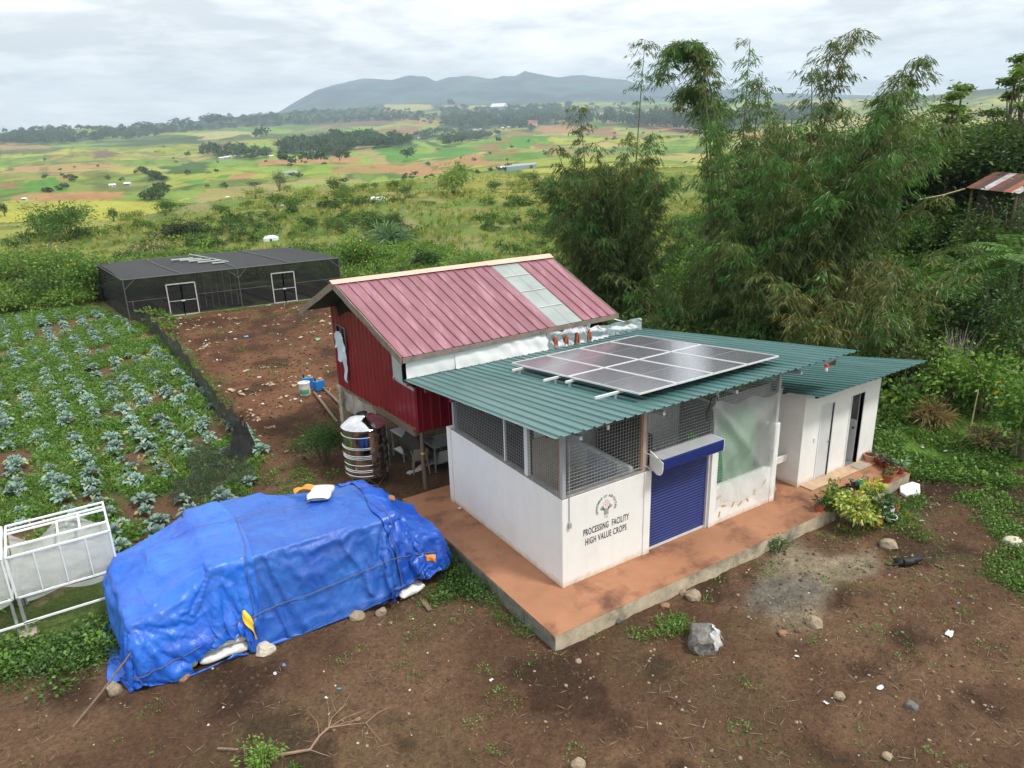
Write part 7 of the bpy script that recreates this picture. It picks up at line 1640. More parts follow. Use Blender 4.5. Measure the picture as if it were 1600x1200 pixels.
DK = ((.022, .050, .016), (.04, .08, .02)); PU = ((.030, .018, .026), (.045, .03, .035))
pot(1280, 798, 0, .115, .20, 'terracotta pot with dark tufted leaves at the left end of the platform pot row', M_POT, DK+(46, .16, .20, .16, .05), 1)
pot(1305, 776, 0, .12, .17, 'brown red pot with fleshy green leaves behind the variegated shrub', M_POTR, ((.03, .07, .02), (.06, .12, .03), 34, .17, .18, .14, .07), 2)
pot(1319, 782, 0, .12, .15, 'red pot with purple black leaves, next to the fleshy green one', M_POTR, PU+(38, .18, .20, .13, .06), 3)
pot(1328, 771, 0, .12, .16, 'black pot with dark purple leaves, middle of the dark pot trio', M_POTB, PU+(30, .17, .15, .12, .06), 4)
pot(1336, 766, 0, .11, .16, 'black pot nearest the green watering can', M_POTB, PU+(26, .15, .14, .11, .05), 5)
pot(1386, 752, 0, .15, .22, 'wide red brown pot with small green leaves on the platform corner, nearest the edge', M_POT, ((.05, .085, .02), (.10, .12, .03), 46, .16, .15, .11, .045), 6)
pot(1393, 744, 0, .13, .20, 'red pot with a sparse green plant, just behind the wide corner pot', M_POT, ((.06, .09, .025), (.12, .13, .03), 26, .15, .18, .11, .04), 7)
pot(1405, 739, 0, .13, .21, 'dark red pot with large pale green leaves at the platform end', M_POTR, ((.14, .24, .14), (.25, .36, .24), 22, .20, .26, .20, .09), 8)
pot(1359, 721, 0, .17, .22, 'wide pink clay pot with one small sprig by the washroom corner', M_POTP, ((.05, .09, .03), (.09, .14, .05), 16, .08, .14, .08, .03), 9)
pot(1371, 724, 0, .12, .20, 'dull red pot with a grey green plant next to the pink clay pot', M_POTR, ((.07, .085, .05), (.10, .12, .07), 34, .20, .18, .13, .04), 10)
pot(1379, 729, 0, .12, .20, 'dull red pot with trailing grey leaves, second from the pink clay pot', M_POTR, ((.06, .075, .05), (.10, .10, .08), 34, .20, .16, .13, .04), 11)
pot(1389, 735, 0, .12, .18, 'dull red pot with dark purple leaves, third from the pink clay pot', M_POTR, PU+(34, .18, .16, .12, .05), 12)
pot(1368, 822, -.35, .14, .26, 'terracotta pot with a tall dark leafy plant standing on the soil', M_POT, ((.024, .054, .020), (.05, .10, .03), 150, .42, .75, .20, .09), 13)
pot(1396, 800, -.35, .11, .18, 'small bright red pot on the soil right of the dark leafy plant', M_POT, ((.08, .14, .03), (.2, .22, .04), 22, .14, .14, .11, .05), 14)
pot(1381, 806, -.35, .12, .18, 'small red pot half hidden behind the tall dark leafy plant', M_POTR, DK+(26, .16, .2, .12, .05), 15)
pot(1389, 818, -.35, .15, .16, 'black tub with a white rim standing on the soil', M_POTB, ((.06, .11, .03), (.12, .18, .04), 18, .14, .12, .12, .05), 16)
p = gp(1389, 818); MB().lathe([(.150, .17), (.165, .17), (.165, .20), (.150, .20), (.150, .17)], tuple(p), 24).build('white_ring', M_WHITE2)
tag(bpy.data.objects['white_ring'], 'thin white plastic ring on the rim of the black tub', 'ring')
p = gp(1387, 808); t = thing('paint_bucket', 'white bucket with a blue label standing among the pots', 'bucket', tuple(p)); MB().lathe([(0, 0), (.11, 0), (.125, .26), (.115, .26), (.10, .03)], n=18).build('body', M_WHITE2, t); MB().lathe([(.1175, .08), (.1245, .20)], n=12, a0=R(190), a1=R(330)).build('blue_label', mat('pale_blue_label', (.25, .48, .62)), t)
# watering can
p = onz(1345, 766, 0); t = thing('watering_can', 'green plastic watering can on the platform behind the yellow green shrub', 'watering can', tuple(p), R(160)); mg = mat('green_plastic', (.01, .20, .10), rough=.35)
MB().lathe([(0, 0), (.14, 0), (.15, .22), (.12, .27), (.05, .27)], n=18).build('body', mg, t); MB().tube([(.12, 0, .08), (.26, 0, .22), (.34, 0, .33)], [.03, .022, .018], 8).build('spout', mg, t); MB().lathe([(0, 0), (.05, .02), (.05, .03), (0, .03)], (.35, 0, .33), 10).build('rose', mg, t); MB().tube([(.05, 0, .27), (-.03, 0, .40), (-.17, 0, .34), (-.15, 0, .10)], .016, 7).build('handle', mg, t)
# variegated shrub
def leafy(px, py, z, h, rad, label, cols, n, L, W, seed, name, cat, nc=16):
    p = gp(px, py) if z is None else onz(px, py, z); r = rng(seed); P, out, k = clumped(n, r, rad, rad, h*.45, nc, .4, h*.55, .22); P[:, 2] = np.maximum(P[:, 2], .03); D = out+r.normal(0, .5, (n, 3))+np.array([0, 0, -.1]); V, F = leaf_cards(P, D, L*r.uniform(.6, 1.2, n), W*r.uniform(.8, 1.2, n), .3, r)
    o = mesh_np(name, V, F, LM, None, vary(n, cols[0], .2, .08, r, cols[1], .45)); o.location = p; new_obj('stem', stems_me('stem', seed, h, 6, .018, rad*.7), o); return tag(o, label, cat)
leafy(1337, 828, None, .95, .42, 'large variegated yellow and green shrub in front of the platform edge', ((.15, .21, .035), (.33, .33, .10)), 620, .14, .065, 1, 'variegated_shrub', 'shrub')
leafy(1307, 812, None, .85, .34, 'smaller yellow green bush at the left of the variegated shrub', ((.09, .16, .028), (.24, .27, .05)), 360, .13, .06, 2, 'variegated_shrub', 'shrub')
leafy(1353, 805, None, 1.25, .26, 'upright plant with yellow top leaves behind the variegated shrub', ((.36, .32, .04), (.14, .20, .04)), 170, .16, .07, 3, 'yellow_leaved_plant', 'plant', 8)
leafy(1290, 815, None, .75, .20, 'green leafy plant between the first terracotta pot and the variegated shrub', ((.05, .11, .025), (.10, .18, .04)), 200, .12, .05, 4, 'green_plant', 'plant', 8)
# white foam slab
p = gp(1422, 769); mb = MB(); mb.prism([(-.36, -.15), (.05, -.24), (.36, .02), (.30, .20), (-.12, .22), (-.33, .04)], 0, .10); o = mb.build('foam_slab', M_FOAM, None, (p[0], p[1], p[2]+.02), (R(4), R(-5), R(-8)), bevel=.02); tag(o, 'broken white foam slab lying on the soil beyond the platform corner', 'foam slab')
# fallen bamboo stake on the bank
p = gp(1512, 690); q = atD(1529, 608, math.hypot(p[0]-CAM_O[0], p[1]-CAM_O[1])); tag(MB().tube([p-np.array([0, 0, .1]), (p+q)/2+np.array([.01, 0, 0]), q], [.022, .018, .012], 7).build('bamboo_stake', mat('dry_bamboo', (.48, .42, .22), rough=.6, var=.2)), 'pale bamboo stake leaning out of the weeds on the right', 'stake')
p = gp(1386, 672); q = p+np.array([.9, .5, .25]); tag(MB().tube([p+np.array([0, 0, .06]), q], [.022, .015], 6).build('white_pipe', M_WHITE2), 'short white pipe lying slantwise on the weeds behind the washroom', 'pipe')
a = atD(1436, 312, 36); b = atD(1508, 295, 36); tag(MB().tube([a, (a+b)/2+np.array([0, 0, -.05]), b], .03, 6).build('bamboo_pole', mat('dry_bamboo', (.48, .42, .22))), 'pale bamboo pole sloping up to the rusty roof on the hill', 'pole')
# ------------------------------------------------------------------ rusty roofed shack
def shack():
    c = atD(1562, 285, 36); x0, y0 = c[0], c[1]; zg = gz1(x0, y0); t = thing('hill_shack', 'small dark shack with a rusty corrugated roof on the right hill', 'shack', (x0, y0, zg))
    A_, B_, C_, D_ = [Vector(atD(px, py, dd))-Vector((x0, y0, zg)) for px, py, dd in ((1509, 294, 35.5), (1592, 303, 34.0), (1555, 269, 38.5), (1640, 276, 37.0))]
    P = quadP(A_, B_, C_, D_); rust = mat('rust_sheet', (.125, .045, .030), rough=.8, var=.4, scale=3); ash = mat('pale_zinc_sheet', (.36, .36, .37), rough=.6, var=.3, scale=3, stain=(.20, .085, .05), stain_scale=2, stain_amt=.9); dk = mat('dark_rust_sheet', (.07, .035, .03), rough=.8, var=.3)
    for k, m_ in enumerate((rust, dk, ash, rust, dk, mat('orange_rust_sheet', (.25, .09, .042), rough=.8, var=.3), ash)): ribbed('roof_sheet', m_, P, 4, .03, t, k/7-.003, (k+1)/7+.003, nv=1, shape=(0, .25, .5, .75, 1.0), hs=(0, 1, 0, 1, 0)).location.z = .004*(k % 2)
    for u, v in ((.08, .1), (.92, .1), (.08, .9), (.92, .9)):
        q, _ = P(u, v); MB().tube([(q.x, q.y, gz1(q.x+x0, q.y+y0)-zg-.2), (q.x, q.y, q.z-.03)], .05, 7).build('post', M_POST, t)
    lo = [P(u, v)[0] for u, v in ((.14, .22), (.9, .22), (.9, .88), (.14, .88))]
    mb = MB(); mb.hexa([Vector((q.x, q.y, max(-.5, q.z-1.5))) for q in lo], [q-Vector((0, 0, .12)) for q in lo]); mb.build('wall', mat('dark_board_wall', (.055, .045, .038), rough=.9, var=.4, scale=4), t)
shack()
for (px, py, w_, h_, lb) in ((1470, 350, 52, 16, 'upper grey plastic sheet over rubble on the hill below the shack'), (1440, 372, 60, 20, 'lower bluish grey plastic sheet on the hill beside the bamboo')):
    p = gp(px, py); D_ = math.hypot(p[0]-CAM_O[0], p[1]-CAM_O[1]); W_ = w_*D_/CAM_F/2; r_ = np.array([math.sin(CAM_YAW), -math.cos(CAM_YAW)]); f_ = np.array([math.cos(CAM_YAW), math.sin(CAM_YAW)])
    def f(u, v): q = p[:2]+r_*W_*(2*u-1)+f_*(v-.3)*2.2; return (q[0], q[1], gz1(*q)+.10+.35*math.sin(math.pi*u)*math.sin(math.pi*v)+.08*math.sin(u*19+v*11))
    tag(MB().grid(f, 18, 10).build('plastic_sheet', mat('blue_grey_sheet', (.085, .095, .12), rough=.4, var=.3, scale=3, bump=.6, bscale=5)), lb, 'plastic sheet')
# white sheds / covers on the plateau
for (px, py, w_, lb) in ((591, 318, 28, 'white plastic covered hut on the plateau right of centre'), (424, 376, 22, 'low white plastic cover on the plateau behind the net house'), (356, 309, 6, 'tiny white hut beyond the plateau edge'), (441, 322, 6, 'tiny grey white heap on the grassy slope')):
    p = gp(px, py); D_ = math.hypot(p[0]-CAM_O[0], p[1]-CAM_O[1]); W_ = w_*D_/CAM_F/2; H_ = W_*.75; t = thing('plastic_hut', lb, 'hut', (p[0], p[1], gz1(p[0], p[1])), CAM_YAW-math.pi/2+.25)
    mb = MB(); mb.add([(-W_, -W_*.7, 0), (W_, -W_*.7, 0), (W_, W_*.7, 0), (-W_, W_*.7, 0), (-W_*.95, -W_*.68, H_*.55), (W_*.95, -W_*.68, H_*.6), (W_*.95, W_*.68, H_*.5), (-W_*.95, W_*.68, H_*.55), (-W_*.6, 0, H_), (W_*.55, 0, H_*.95)], [(0,1,5,4),(1,2,6,5),(2,3,7,6),(3,0,4,7),(4,5,9,8),(6,7,8,9),(5,6,9),(7,4,8)]); mb.build('cover', mat('white_cover', (.62, .66, .72), rough=.4, var=.15, scale=1.2), t)
    MB().box(-W_*.15, W_*.15, -W_*.72, -W_*.705, 0, H_*.4).build('opening', M_DKGREY, t)

# ------------------------------------------------------------------ sleeping dog
def dog():
    p = gp(1418, 884); t = thing('dog', 'black dog with tan paws lying asleep on its side on the soil', 'dog', tuple(p), CAM_YAW-math.pi/2+R(2)); t.scale = (.70,)*3
    # x to the right of the photo, y away, z up
    J = {'hip': (-.22, .02, .13, .125), 'belly': (-.02, -.02, .15, .135), 'chest': (.20, .0, .155, .15), 'neck': (.34, .06, .17, .095), 'head': (.45, .13, .15, .085), 'muz': (.52, .22, .10, .045), 'nose': (.545, .27, .075, .028),
         'tail1': (-.38, -.03, .07, .035), 'tail2': (-.55, .03, .04, .025), 'tail3': (-.66, .13, .03, .015), 'th1': (-.24, .16, .12, .085), 'kn1': (-.12, .30, .09, .050), 'hk1': (-.27, .36, .05, .030), 'pw1': (-.20, .46, .035, .032),
         'th2': (-.20, .12, .08, .07), 'kn2': (-.04, .27, .04, .042), 'hk2': (-.18, .40, .035, .028), 'pw2': (-.10, .50, .03, .03),
         'sh1': (.20, .14, .12, .07), 'el1': (.10, .26, .08, .042), 'wr1': (.20, .36, .05, .030), 'fp1': (.16, .46, .03, .030), 'sh2': (.25, .13, .06, .06), 'el2': (.18, .24, .045, .036), 'wr2': (.30, .32, .035, .028), 'fp2': (.30, .42, .03, .028)}
    E_ = [('belly', 'hip'), ('belly', 'chest'), ('chest', 'neck'), ('neck', 'head'), ('head', 'muz'), ('muz', 'nose'), ('hip', 'tail1'), ('tail1', 'tail2'), ('tail2', 'tail3'), ('hip', 'th1'), ('th1', 'kn1'), ('kn1', 'hk1'), ('hk1', 'pw1'), ('hip', 'th2'), ('th2', 'kn2'), ('kn2', 'hk2'), ('hk2', 'pw2'), ('chest', 'sh1'), ('sh1', 'el1'), ('el1', 'wr1'), ('wr1', 'fp1'), ('chest', 'sh2'), ('sh2', 'el2'), ('el2', 'wr2'), ('wr2', 'fp2')]
    ks = list(J); ks.remove('belly'); ks = ['belly']+ks; me = bpy.data.meshes.new('body'); me.from_pydata([J[k][:3] for k in ks], [(ks.index(a), ks.index(b)) for a, b in E_], []); o = new_obj('body', me, t)
    sm = o.modifiers.new('skin', 'SKIN'); sm.use_smooth_shade = True
    for i, k in enumerate(ks): me.skin_vertices[0].data[i].radius = (J[k][3],)*2
    me.skin_vertices[0].data[0].use_root = True; ss = o.modifiers.new('sub', 'SUBSURF'); ss.levels = 2; ss.render_levels = 2
    mt, n, pr = base_mat('black_tan_fur'); tcn = n.nodes.new('ShaderNodeTexCoord'); sx = n.nodes.new('ShaderNodeSeparateXYZ'); n.links.new(tcn.outputs['Object'], sx.inputs[0]); mr = n.nodes.new('ShaderNodeMapRange'); mr.inputs['From Min'].default_value = .30; mr.inputs['From Max'].default_value = .42; n.links.new(sx.outputs['Y'], mr.inputs['Value'])
    mxn = n.nodes.new('ShaderNodeMix'); mxn.data_type = 'RGBA'; n.links.new(mr.outputs[0], mxn.inputs[0]); mxn.inputs[6].default_value = (.010, .010, .011, 1); mxn.inputs[7].default_value = (.30, .20, .11, 1); n.links.new(mxn.outputs[2], pr.inputs['Base Color']); pr.inputs['Roughness'].default_value = .55; me.materials.append(mt)
    nb = n.nodes.new('ShaderNodeTexNoise'); nb.inputs['Scale'].default_value = 60; bp = n.nodes.new('ShaderNodeBump'); bp.inputs['Strength'].default_value = .5; bp.inputs['Distance'].default_value = .01; n.links.new(nb.outputs['Fac'], bp.inputs['Height']); n.links.new(bp.outputs[0], pr.inputs['Normal'])
    fur = mat('black_fur', (.011, .011, .012), rough=.6)
    for (c, tip) in (((.43, .09, .22), (.40, .16, .32)), ((.50, .10, .19), (.56, .14, .29))):
        c, tip = Vector(c), Vector(tip); s = Vector((.05, .02, 0)); b = Vector((.0, .035, 0)); MB().add([c-s, c+s, c+b, tip], [(0, 1, 3), (1, 2, 3), (2, 0, 3), (0, 2, 1)]).build('ear', fur, t)
    MB().lathe([(0, -.012), (.012, 0), (0, .012)], (.548, .285, .083), 8).build('nose', mat('black_nose', (.006, .006, .006), rough=.3), t)
    for c in ((.475, .185, .20), (.52, .16, .165)): MB().lathe([(0, -.008), (.009, 0), (0, .008)], c, 8).build('eye', mat('black_nose', (.006, .006, .006)), t)
dog()
# ------------------------------------------------------------------ cut branch at the bottom
def cut_branch():
    g = lambda px, py, dz=.03: Vector(gp(px, py))+Vector((0, 0, dz)); mb = MB()
    main = [g(435, 1184, .05), g(485, 1176, .06), g(500, 1158, .10), g(515, 1148, .14)]; mb.tube(main, [.026, .022, .018, .013], 7)
    B = [(main[3], g(540, 1142, .12), g(573, 1137, .10), .011), (g(573, 1137, .10), g(590, 1122, .10), g(610, 1110, .08), .007), (g(573, 1137, .10), g(585, 1150, .05), g(602, 1166, .03), .006), (main[3], g(520, 1135, .18), g(545, 1110, .16), .010), (main[3], g(516, 1128, .16), g(513, 1104, .14), .007), (main[3], g(540, 1132, .14), g(580, 1115, .12), .008), (main[3], g(545, 1135, .1), g(585, 1126, .1), .006), (main[2], g(497, 1135, .08), g(480, 1112, .05), .006), (main[1], g(505, 1181, .03), g(518, 1184, .02), .008), (g(530, 1124, .17), g(540, 1112, .16), g(549, 1093, .14), .005), (g(528, 1127, .16), g(522, 1112, .15), g(519, 1098, .13), .005), (g(540, 1142, .1), g(560, 1130, .1), g(578, 1120, .1), .005)]
    for a, b, c, r_ in B: mb.tube([a, b, c], [r_, r_*.8, r_*.35], 5)
    tag(mb.build('cut_branch', mat('bare_pale_branch', (.27, .17, .115), rough=.85, var=.2, scale=8)), 'dead forked branch lying on the soil at the bottom of the picture', 'branch')
cut_branch()
for (a, b, lb) in (((340, 1172), (373, 1174), 'short grey stick lying at the bottom left of the leafy seedling bush'), ((660, 940), (672, 955), 'weathered board end sticking out under the right end of the tarpaulin'), ((1460, 884), (1475, 890), 'pale wood splinter on the soil right of the dog'), ((300, 1052), (95, 1110), '')):
    if lb: A_, B_ = Vector(gp(*a)), Vector(gp(*b)); tag(MB().bar(A_+Vector((0, 0, .03)), B_+Vector((0, 0, .03)), .035 if 'board' not in lb else .09, .03).build('wood_piece', M_POST), lb, 'wood')
# ------------------------------------------------------------------ litter that can be picked out
M_LIT = mat('white_litter', (.56, .555, .54), rough=.5, var=.15); M_LITB = mat('blue_litter', (.10, .25, .45), rough=.5); M_LITT = mat('teal_litter', (.05, .30, .32), rough=.5)
def scrap(px, py, s, label, mt=M_LIT, seed=0, name='plastic_scrap', cat='litter'):
    p = gp(px, py); r = random.Random(seed); k = .58*s*np.linalg.norm(p-CAM_O)/CAM_F
    ph = [r.uniform(0, 6) for _ in range(4)]
    mb = MB(); mb.grid(lambda u, v: ((u-.5)*2*k*(1+.14*math.sin(v*5+ph[0])), (v-.5)*1.1*k*(1+.14*math.sin(u*6+ph[1])), .02+.28*k*abs(math.sin(u*7+ph[2])*math.cos(v*6+ph[3]))), 7, 6); tag(mb.build(name, mt, None, (p[0], p[1], p[2]+.005), (0, 0, r.uniform(0, 3))), label, cat)
for i, (px, py, s, lb, m_) in enumerate([(430, 1054, 6, 'crumpled clear plastic scrap on the soil below the middle tarpaulin', M_LIT), (444, 1041, 6, 'bluish plastic scrap just right of the crumpled clear one', M_LITB), (530, 1078, 5, 'tiny teal wrapper by the dead branch', M_LITT), (510, 1092, 5, 'pale wrapper beside the teal one near the dead branch', M_LIT), (768, 1064, 6, 'white scrap of plastic on the soil left of the platform corner', M_LIT), (1245, 1027, 5, 'bottle-sized pale scrap on the stony soil', M_LIT), (1375, 1076, 9, 'white plastic wrapper among the stones at lower right', M_LIT), (1290, 1100, 6, 'white scrap of paper in the lower right soil', M_LIT), (1483, 992, 12, 'ragged pale sheet on the weedy soil at the right', M_LIT), (1497, 944, 4, 'small blue scrap among the right hand weeds', M_LITB), (1440, 815, 5, 'white wrapper above the sleeping dog', M_LIT), (1455, 683, 9, 'white bag caught in the weeds on the bank', M_LIT), (1480, 690, 7, 'second white bag in the weeds, left of the bamboo stake', M_LIT), (1405, 696, 8, 'blue plastic piece on the bank behind the pots', M_LITB), (1441, 700, 6, 'grey plastic piece on the bank right of the blue one', M_LIT), (1477, 706, 6, 'white cup on the bank below the bamboo stake', M_LIT), (718, 792, 7, 'white lid lying on the platform by the left wall', M_LIT), (1012, 830, 0, '', M_LIT), (385, 527, 9, 'pale blue bag on the bare yard before the net house', M_LITB), (497, 531, 10, 'green plastic strip on the bare yard left of the red house', mat('green_litter', (.10, .35, .18))), (360, 520, 6, 'white scrap near the pale blue bag on the yard', M_LIT), (420, 478, 6, 'white bag at the foot of the net house between its doors', M_LIT), (385, 580, 8, 'pile of straw-coloured husks on the yard', mat('husk', (.45, .36, .22))), (360, 610, 10, 'second pile of straw-coloured husks nearer the fence', mat('husk', (.45, .36, .22))), (470, 528, 6, 'white scrap on the yard close to the red house', M_LIT), (1105, 925, 3, 'white pebble-like scrap by the gravel', M_LIT)]):
    if lb: scrap(px, py, s, lb, m_, i)
bpy.data.objects.get('plastic_scrap')
# the white lid rests on the platform
for o in list(COL.objects):
    if o.get('label') == 'white lid lying on the platform by the left wall': q = onz(718, 795, .006); o.location = q
# ------------------------------------------------------------------ pebbles, husks, clods and twigs (uncountable)
def small_rock(seed, mt): return rock_mesh('pebble', mt, seed, 1, .6)
M_PEB = mat('pale_pebble', (.26, .205, .145), rough=.9, var=.4); M_CLOD = mat('soil_clod', (.075, .043, .025), rough=1, var=.3); M_WCHIP = mat('white_chip', (.50, .44, .36), rough=.8)
yard2 = lambda x, y: yardw(x, y) & (y < 6)
cover('pebbles', 4200, (-11, 15, -10, 4), [small_rock(1, M_PEB), small_rock(2, M_PEB)], .008, .045, lambda x, y: yard2(x, y) & (fbm(x/1.5, y/1.5, 361, 3)+.035*np.clip(x, -6, 8) > .50), 81, .3, 0, 2.5)
cover('soil_clods', 14000, (-12, 15, -10, 4), [small_rock(3, M_CLOD), small_rock(4, M_CLOD)], .010, .055, yard2, 83, .3, 0, 3)
cover('pale_chips', 450, (-11, 15, -10, 4), [small_rock(5, M_WCHIP)], .008, .03, yard2, 85, .3, .005, 2)
TW = mesh_np('twig', *(lambda r: leaf_cards(r.normal(0, .03, (3, 3))*np.array([1, 1, .2])+np.array([0, 0, .02]), np.stack([r.normal(size=3), r.normal(size=3), r.normal(0, .1, 3)], 1), .22, .012, 0, r))(rng(9)), mat('dry_twig', (.20, .15, .105), rough=.9), link=False)
cover('dry_twigs', 3800, (-12, 15, -10, 4), [TW], .3, 1.1, yard2, 87, .1)
yard3 = lambda x, y: in_poly(x, y, DIRT) & (y > 6.3) & ~((x > -.4) & (x < 6.4) & (y > 6) & (y < 11.6))
cover('soil_clods', 7000, (-4, 9, 6, 33), [small_rock(6, M_CLOD)], .02, .10, yard3, 89, .3, 0, 2.5)
HK = mesh_np('husk', *(lambda r: leaf_cards(r.normal(0, .05, (5, 3))*np.array([1, 1, .2])+np.array([0, 0, .03]), np.stack([r.normal(size=5), r.normal(size=5), r.normal(0, .2, 5)], 1), .16, .07, .1, r))(rng(10)), mat('dry_husk', (.42, .33, .22), rough=.8, var=.3), link=False)
cover('dry_husks', 900, (-4, 9, 6, 33), [HK], .5, 1.5, lambda x, y: yard3(x, y) & (fbm(x/2, y/2, 371, 3) > .52), 91, .2, 0, 2)
WH_ = mesh_np('white_litter_bit', *(lambda r: leaf_cards(r.normal(0, .03, (3, 3))*np.array([1, 1, .2])+np.array([0, 0, .03]), np.stack([r.normal(size=3), r.normal(size=3), r.normal(0, .2, 3)], 1), .13, .08, .1, r))(rng(12)), M_LIT, link=False)
cover('litter_bits', 130, (-4, 9, 14, 33), [WH_], .35, 1.0, yard3, 93, .2)
# ================================================================== far land: woods, hedges, houses
def far_tree_me(seed, tall=False):
    r = rng(seed); n = 150; P, out, k = clumped(n, r, .42 if not tall else .26, .42 if not tall else .26, .40 if not tall else .48, 9, .4, .55, .3); D = out+r.normal(0, .5, (n, 3)); V, F = leaf_cards(P, D, .20*r.uniform(.6, 1.2, n), .15, .1, r); return mesh_np('far_tree', V, F, LMD, None, vary(n, (.034, .060, .022), .3, .12, r, (.055, .085, .03), .3), link=False)
FT = [far_tree_me(1), far_tree_me(2), far_tree_me(3)]; FTT = [far_tree_me(4, True), far_tree_me(5, True)]
def wood(name, poly_px, n, hm, seed, tall=False):
    r = rng(seed); t_ = 0
    pxs = np.array(poly_px, float)
    # random places of the wooded area, drawn evenly as it is seen
    P = []
    while len(P) < n and t_ < n*30:
        t_ += 1; px = r.uniform(pxs[:, 0].min(), pxs[:, 0].max()); py = r.uniform(pxs[:, 1].min(), pxs[:, 1].max())
        if in_poly(np.array([px]), np.array([py]), poly_px)[0]:
            d = ray(px, py)
            P.append((px, py))
    if not P: return
    Q = gp_many(P); Q = Q[th_D(Q[:, 0], Q[:, 1])[1] > 250]; Q[:, 2] = ground_z(Q[:, 0], Q[:, 1])-.5; s = hm*r.uniform(.6, 1.25, len(Q)); ms = FTT if tall else FT; kd = r.integers(0, len(ms), len(Q))
    for i, me in enumerate(ms):
        q = kd == i
        if q.sum(): scatter(name, Q[q], np.stack([s[q]*(1.1 if not tall else 1), s[q]*(1.1 if not tall else 1), s[q]], 1), r.uniform(0, 6.28, q.sum()), me)
wood('distant_wood', [(0, 206), (0, 222), (220, 213), (300, 206), (430, 198), (600, 191), (700, 182), (640, 172), (500, 171), (400, 180), (220, 190)], 700, 13, 1)
wood('distant_wood', [(440, 240), (440, 229), (500, 218), (560, 213), (640, 221), (640, 230), (560, 233), (515, 245), (480, 241)], 200, 13, 2)
wood('distant_wood', [(318, 248), (320, 236), (350, 230), (410, 240), (440, 246), (400, 251), (345, 250)], 36, 12, 3)
wood('distant_wood', [(690, 200), (690, 171), (890, 166), (905, 184), (860, 196), (760, 201)], 330, 20, 4)
wood('pine_windbreak', [(888, 196), (888, 190), (960, 190), (1040, 195), (1140, 205), (1140, 214), (1040, 203), (960, 197)], 130, 30, 5, True)
wood('distant_wood', [(640, 214), (660, 205), (720, 205), (780, 212), (740, 222), (700, 232), (690, 222)], 110, 13, 6)
wood('distant_wood', [(0, 216), (0, 228), (90, 226), (240, 216), (250, 210), (120, 214)], 110, 14, 7)
wood('distant_wood', [(1140, 205), (1140, 180), (1300, 172), (1300, 186)], 120, 22, 8)
wood('hedge_trees', [(214, 266), (222, 264), (258, 281), (250, 284)], 34, 3.5, 9); wood('hedge_trees', [(225, 312), (250, 298), (262, 302), (240, 316)], 18, 4.5, 10)
wood('hedge_trees', [(30, 285), (90, 275), (120, 278), (118, 284), (60, 302), (30, 304), (98, 302), (115, 288), (92, 274)], 30, 2.6, 11)
wood('hedge_trees', [(600, 269), (680, 275), (790, 262), (840, 262), (790, 266), (690, 281), (640, 284)], 36, 2.2, 12); wood('scattered_trees', [(20, 235), (300, 225), (480, 215), (620, 215), (600, 285), (300, 300), (60, 295)], 40, 3.5, 13); wood('scattered_trees', [(600, 250), (880, 210), (900, 240), (850, 262), (650, 285)], 16, 3.5, 14)
wood('scattered_trees', [(900, 200), (1130, 205), (1130, 235), (900, 250)], 26, 5, 15); wood('scattered_trees', [(600, 190), (700, 170), (1000, 165), (1000, 185), (800, 205)], 120, 18, 16)
# single far trees that stand out
def far_single(px, py, h, label):
    p = gp(px, py); t = new_obj('field_tree', FT[px % 3], None, (p[0], p[1], gz1(p[0], p[1])-.3), (0, 0, px), (h*1.05, h*1.05, h)); tag(t, label, 'tree')
for px, py, h, lb in ((336, 243, 18, 'tall dark tree by the white houses on the valley slope'), (640, 252, 14, 'lone tree on the bright green valley field'), (830, 206, 20, 'round dark tree on the green hilltop field'), (780, 224, 10, 'small tree on the brown hilltop field'), (447, 258, 12, 'first tree in the row along the tan fields'), (459, 259, 8, 'low round tree in the row along the tan fields'), (478, 259, 12, 'third tree in the row along the tan fields'), (501, 257, 12, 'fourth tree in the row along the tan fields'), (535, 256, 12, 'tree beside the tan dome-shaped field'), (404, 217, 22, 'left tree of the pair before the distant yellow field'), (412, 217, 24, 'right tree of the pair before the distant yellow field'), (295, 247, 9, 'small lone tree left of the white houses'), (705, 168, 40, 'tall tree rising above the woods in the distance')): far_single(px, py, h, lb)
# trees standing up along the left skyline
for i, (px, s) in enumerate(((22, 12), (98, 16), (172, 16), (195, 26), (200, 22), (244, 26), (262, 22), (298, 34), (306, 36), (316, 34), (330, 22), (352, 26), (372, 22), (388, 20))):
    p = gp(px, 214-.10*px*.45+ (0 if px < 200 else -2)); far = atD(px, 0, 3000); tag(new_obj('skyline_tree', FT[i % 3], None, (far[0], far[1], gz1(far[0], far[1])-2), (0, 0, i), (s*1.5, s*1.5, s*1.1)), 'small distant tree standing up along the left skyline', 'tree', 'trees along the left skyline')
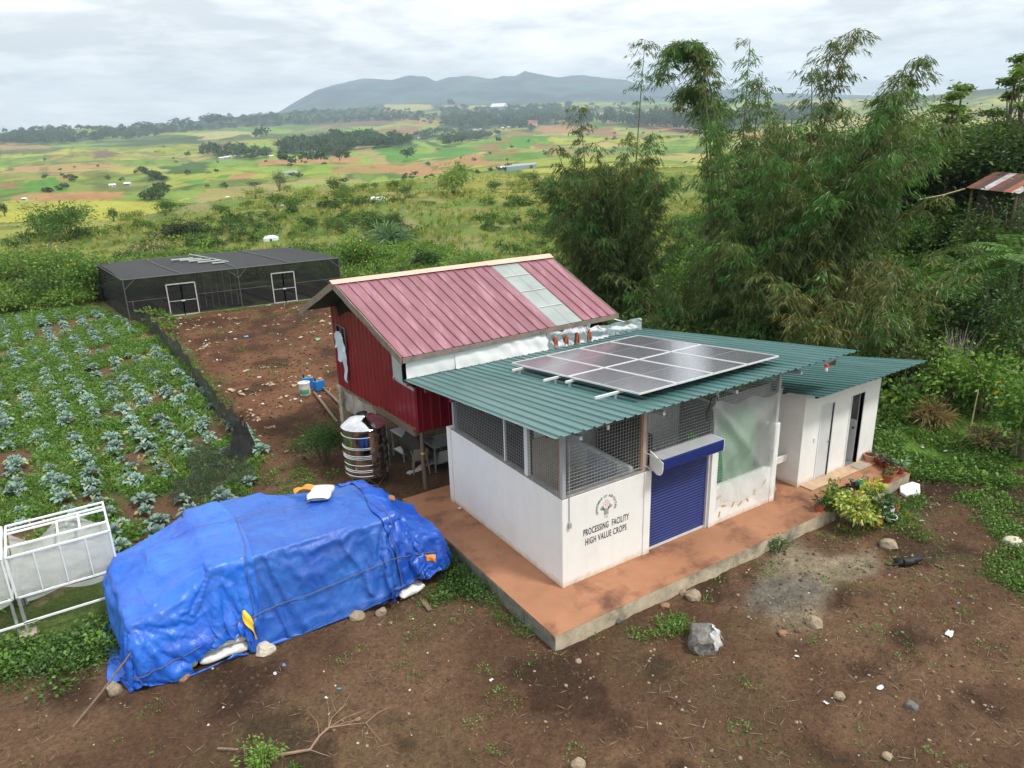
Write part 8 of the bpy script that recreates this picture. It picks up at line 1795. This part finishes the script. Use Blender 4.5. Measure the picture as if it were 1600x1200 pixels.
# houses of the valley
HW = [mat('house_wall_pale', (.55, .53, .50)), mat('house_wall_pink', (.50, .36, .32))]; HR = [mat('roof_bright', (.62, .65, .70), rough=.4), mat('roof_blue', (.30, .42, .58), rough=.4), mat('roof_rust', (.34, .17, .12)), mat('roof_red', (.42, .10, .09))]
def house(px, py, L_, label, roof=0, seed=0, group='small houses in the valley'):
    p = gp(px, py); t = thing('valley_house', label, 'house', (p[0], p[1], gz1(p[0], p[1])), CAM_YAW-math.pi/2+.5*math.sin(seed*2.3), group); W_ = L_*.6; H_ = L_*.32
    MB().box(-L_/2, L_/2, -W_/2, W_/2, -1, H_).build('wall', HW[seed % 2], t)
    MB().add([(-L_*.56, -W_*.6, H_*.95), (L_*.56, -W_*.6, H_*.95), (L_*.56, 0, H_*1.7), (-L_*.56, 0, H_*1.7), (L_*.56, W_*.6, H_*.95), (-L_*.56, W_*.6, H_*.95)], [(0, 1, 2, 3), (3, 2, 4, 5), (1, 4, 2), (0, 3, 5), (0, 5, 4, 1)]).build('roof', HR[roof], t)
    for x in (-.25, .22): MB().box(x*L_-.5, x*L_+.5, -W_/2-.05, -W_/2-.01, H_*.3, H_*.7).build('window', M_BLK, t)
V1 = 'pale roofed house in the hamlet on the left valley slope'; V2 = 'small house among the village trees in the middle of the valley'; V3 = 'small house in the village strung along the right valley side'
for i, (px, py, rf) in enumerate(((346, 249, 0), (354, 248, 0), (360, 247, 0), (370, 246, 1), (374, 245, 1))): house(px, py, 6, V1, rf, i, 'hamlet houses on the left slope')
for i, (px, py, rf) in enumerate(((422, 243, 3), (424, 246, 0), (490, 237, 2), (497, 234, 0), (511, 228, 0), (505, 231, 2), (478, 240, 0))): house(px, py, 5.5, V2, rf, i, 'village houses in the middle of the valley')
for i, (px, py, rf) in enumerate(((638, 216, 3), (655, 217, 0), (660, 215, 2), (664, 216, 0), (682, 214, 1), (690, 216, 0), (730, 206, 0), (742, 204, 0), (751, 203, 1), (785, 201, 0), (795, 200, 0), (807, 200, 1))): house(px, py, 8, V3, rf, i, 'village houses along the right valley side')
house(780, 174, 60, 'long white roofed hall in the distant woods', 0, 2, None); house(832, 196, 26, 'long red roofed building beside the hilltop fields', 3, 4, None); house(784, 266, 4, 'white hut by the dark valley field', 0, 5, None)
house(176, 292, 3.5, 'left white hut in the valley among scrub', 0, 6, None); house(200, 290, 4, 'right white hut in the valley among scrub', 0, 7, None); house(39, 313, 2.2, 'tiny white hut beside the long tan field', 0, 8, None); house(1122, 214, 16, 'pale roofed building below the pine windbreak', 0, 9, None)
# blue grey pond / greenhouse roofs beside the dark field
for (pts, lb) in ((((790, 264), (838, 259), (838, 263), (792, 268)), 'long grey blue greenhouse roofs beside the dark valley field'), (((440, 268), (464, 267), (465, 270), (441, 271)), 'small grey pond in the valley')):
    q = [gp(*p) for p in pts]; mb = MB(); hi = 2.2 if 'roofs' in lb else .3; mb.hexa([(p[0], p[1], p[2]-1) for p in q], [(p[0], p[1], p[2]+hi) for p in q])
    o = mb.build('greenhouse' if hi > 1 else 'pond', mat('grey_blue_film', (.20, .27, .30), rough=.3)); tag(o, lb, 'greenhouse' if hi > 1 else 'pond')
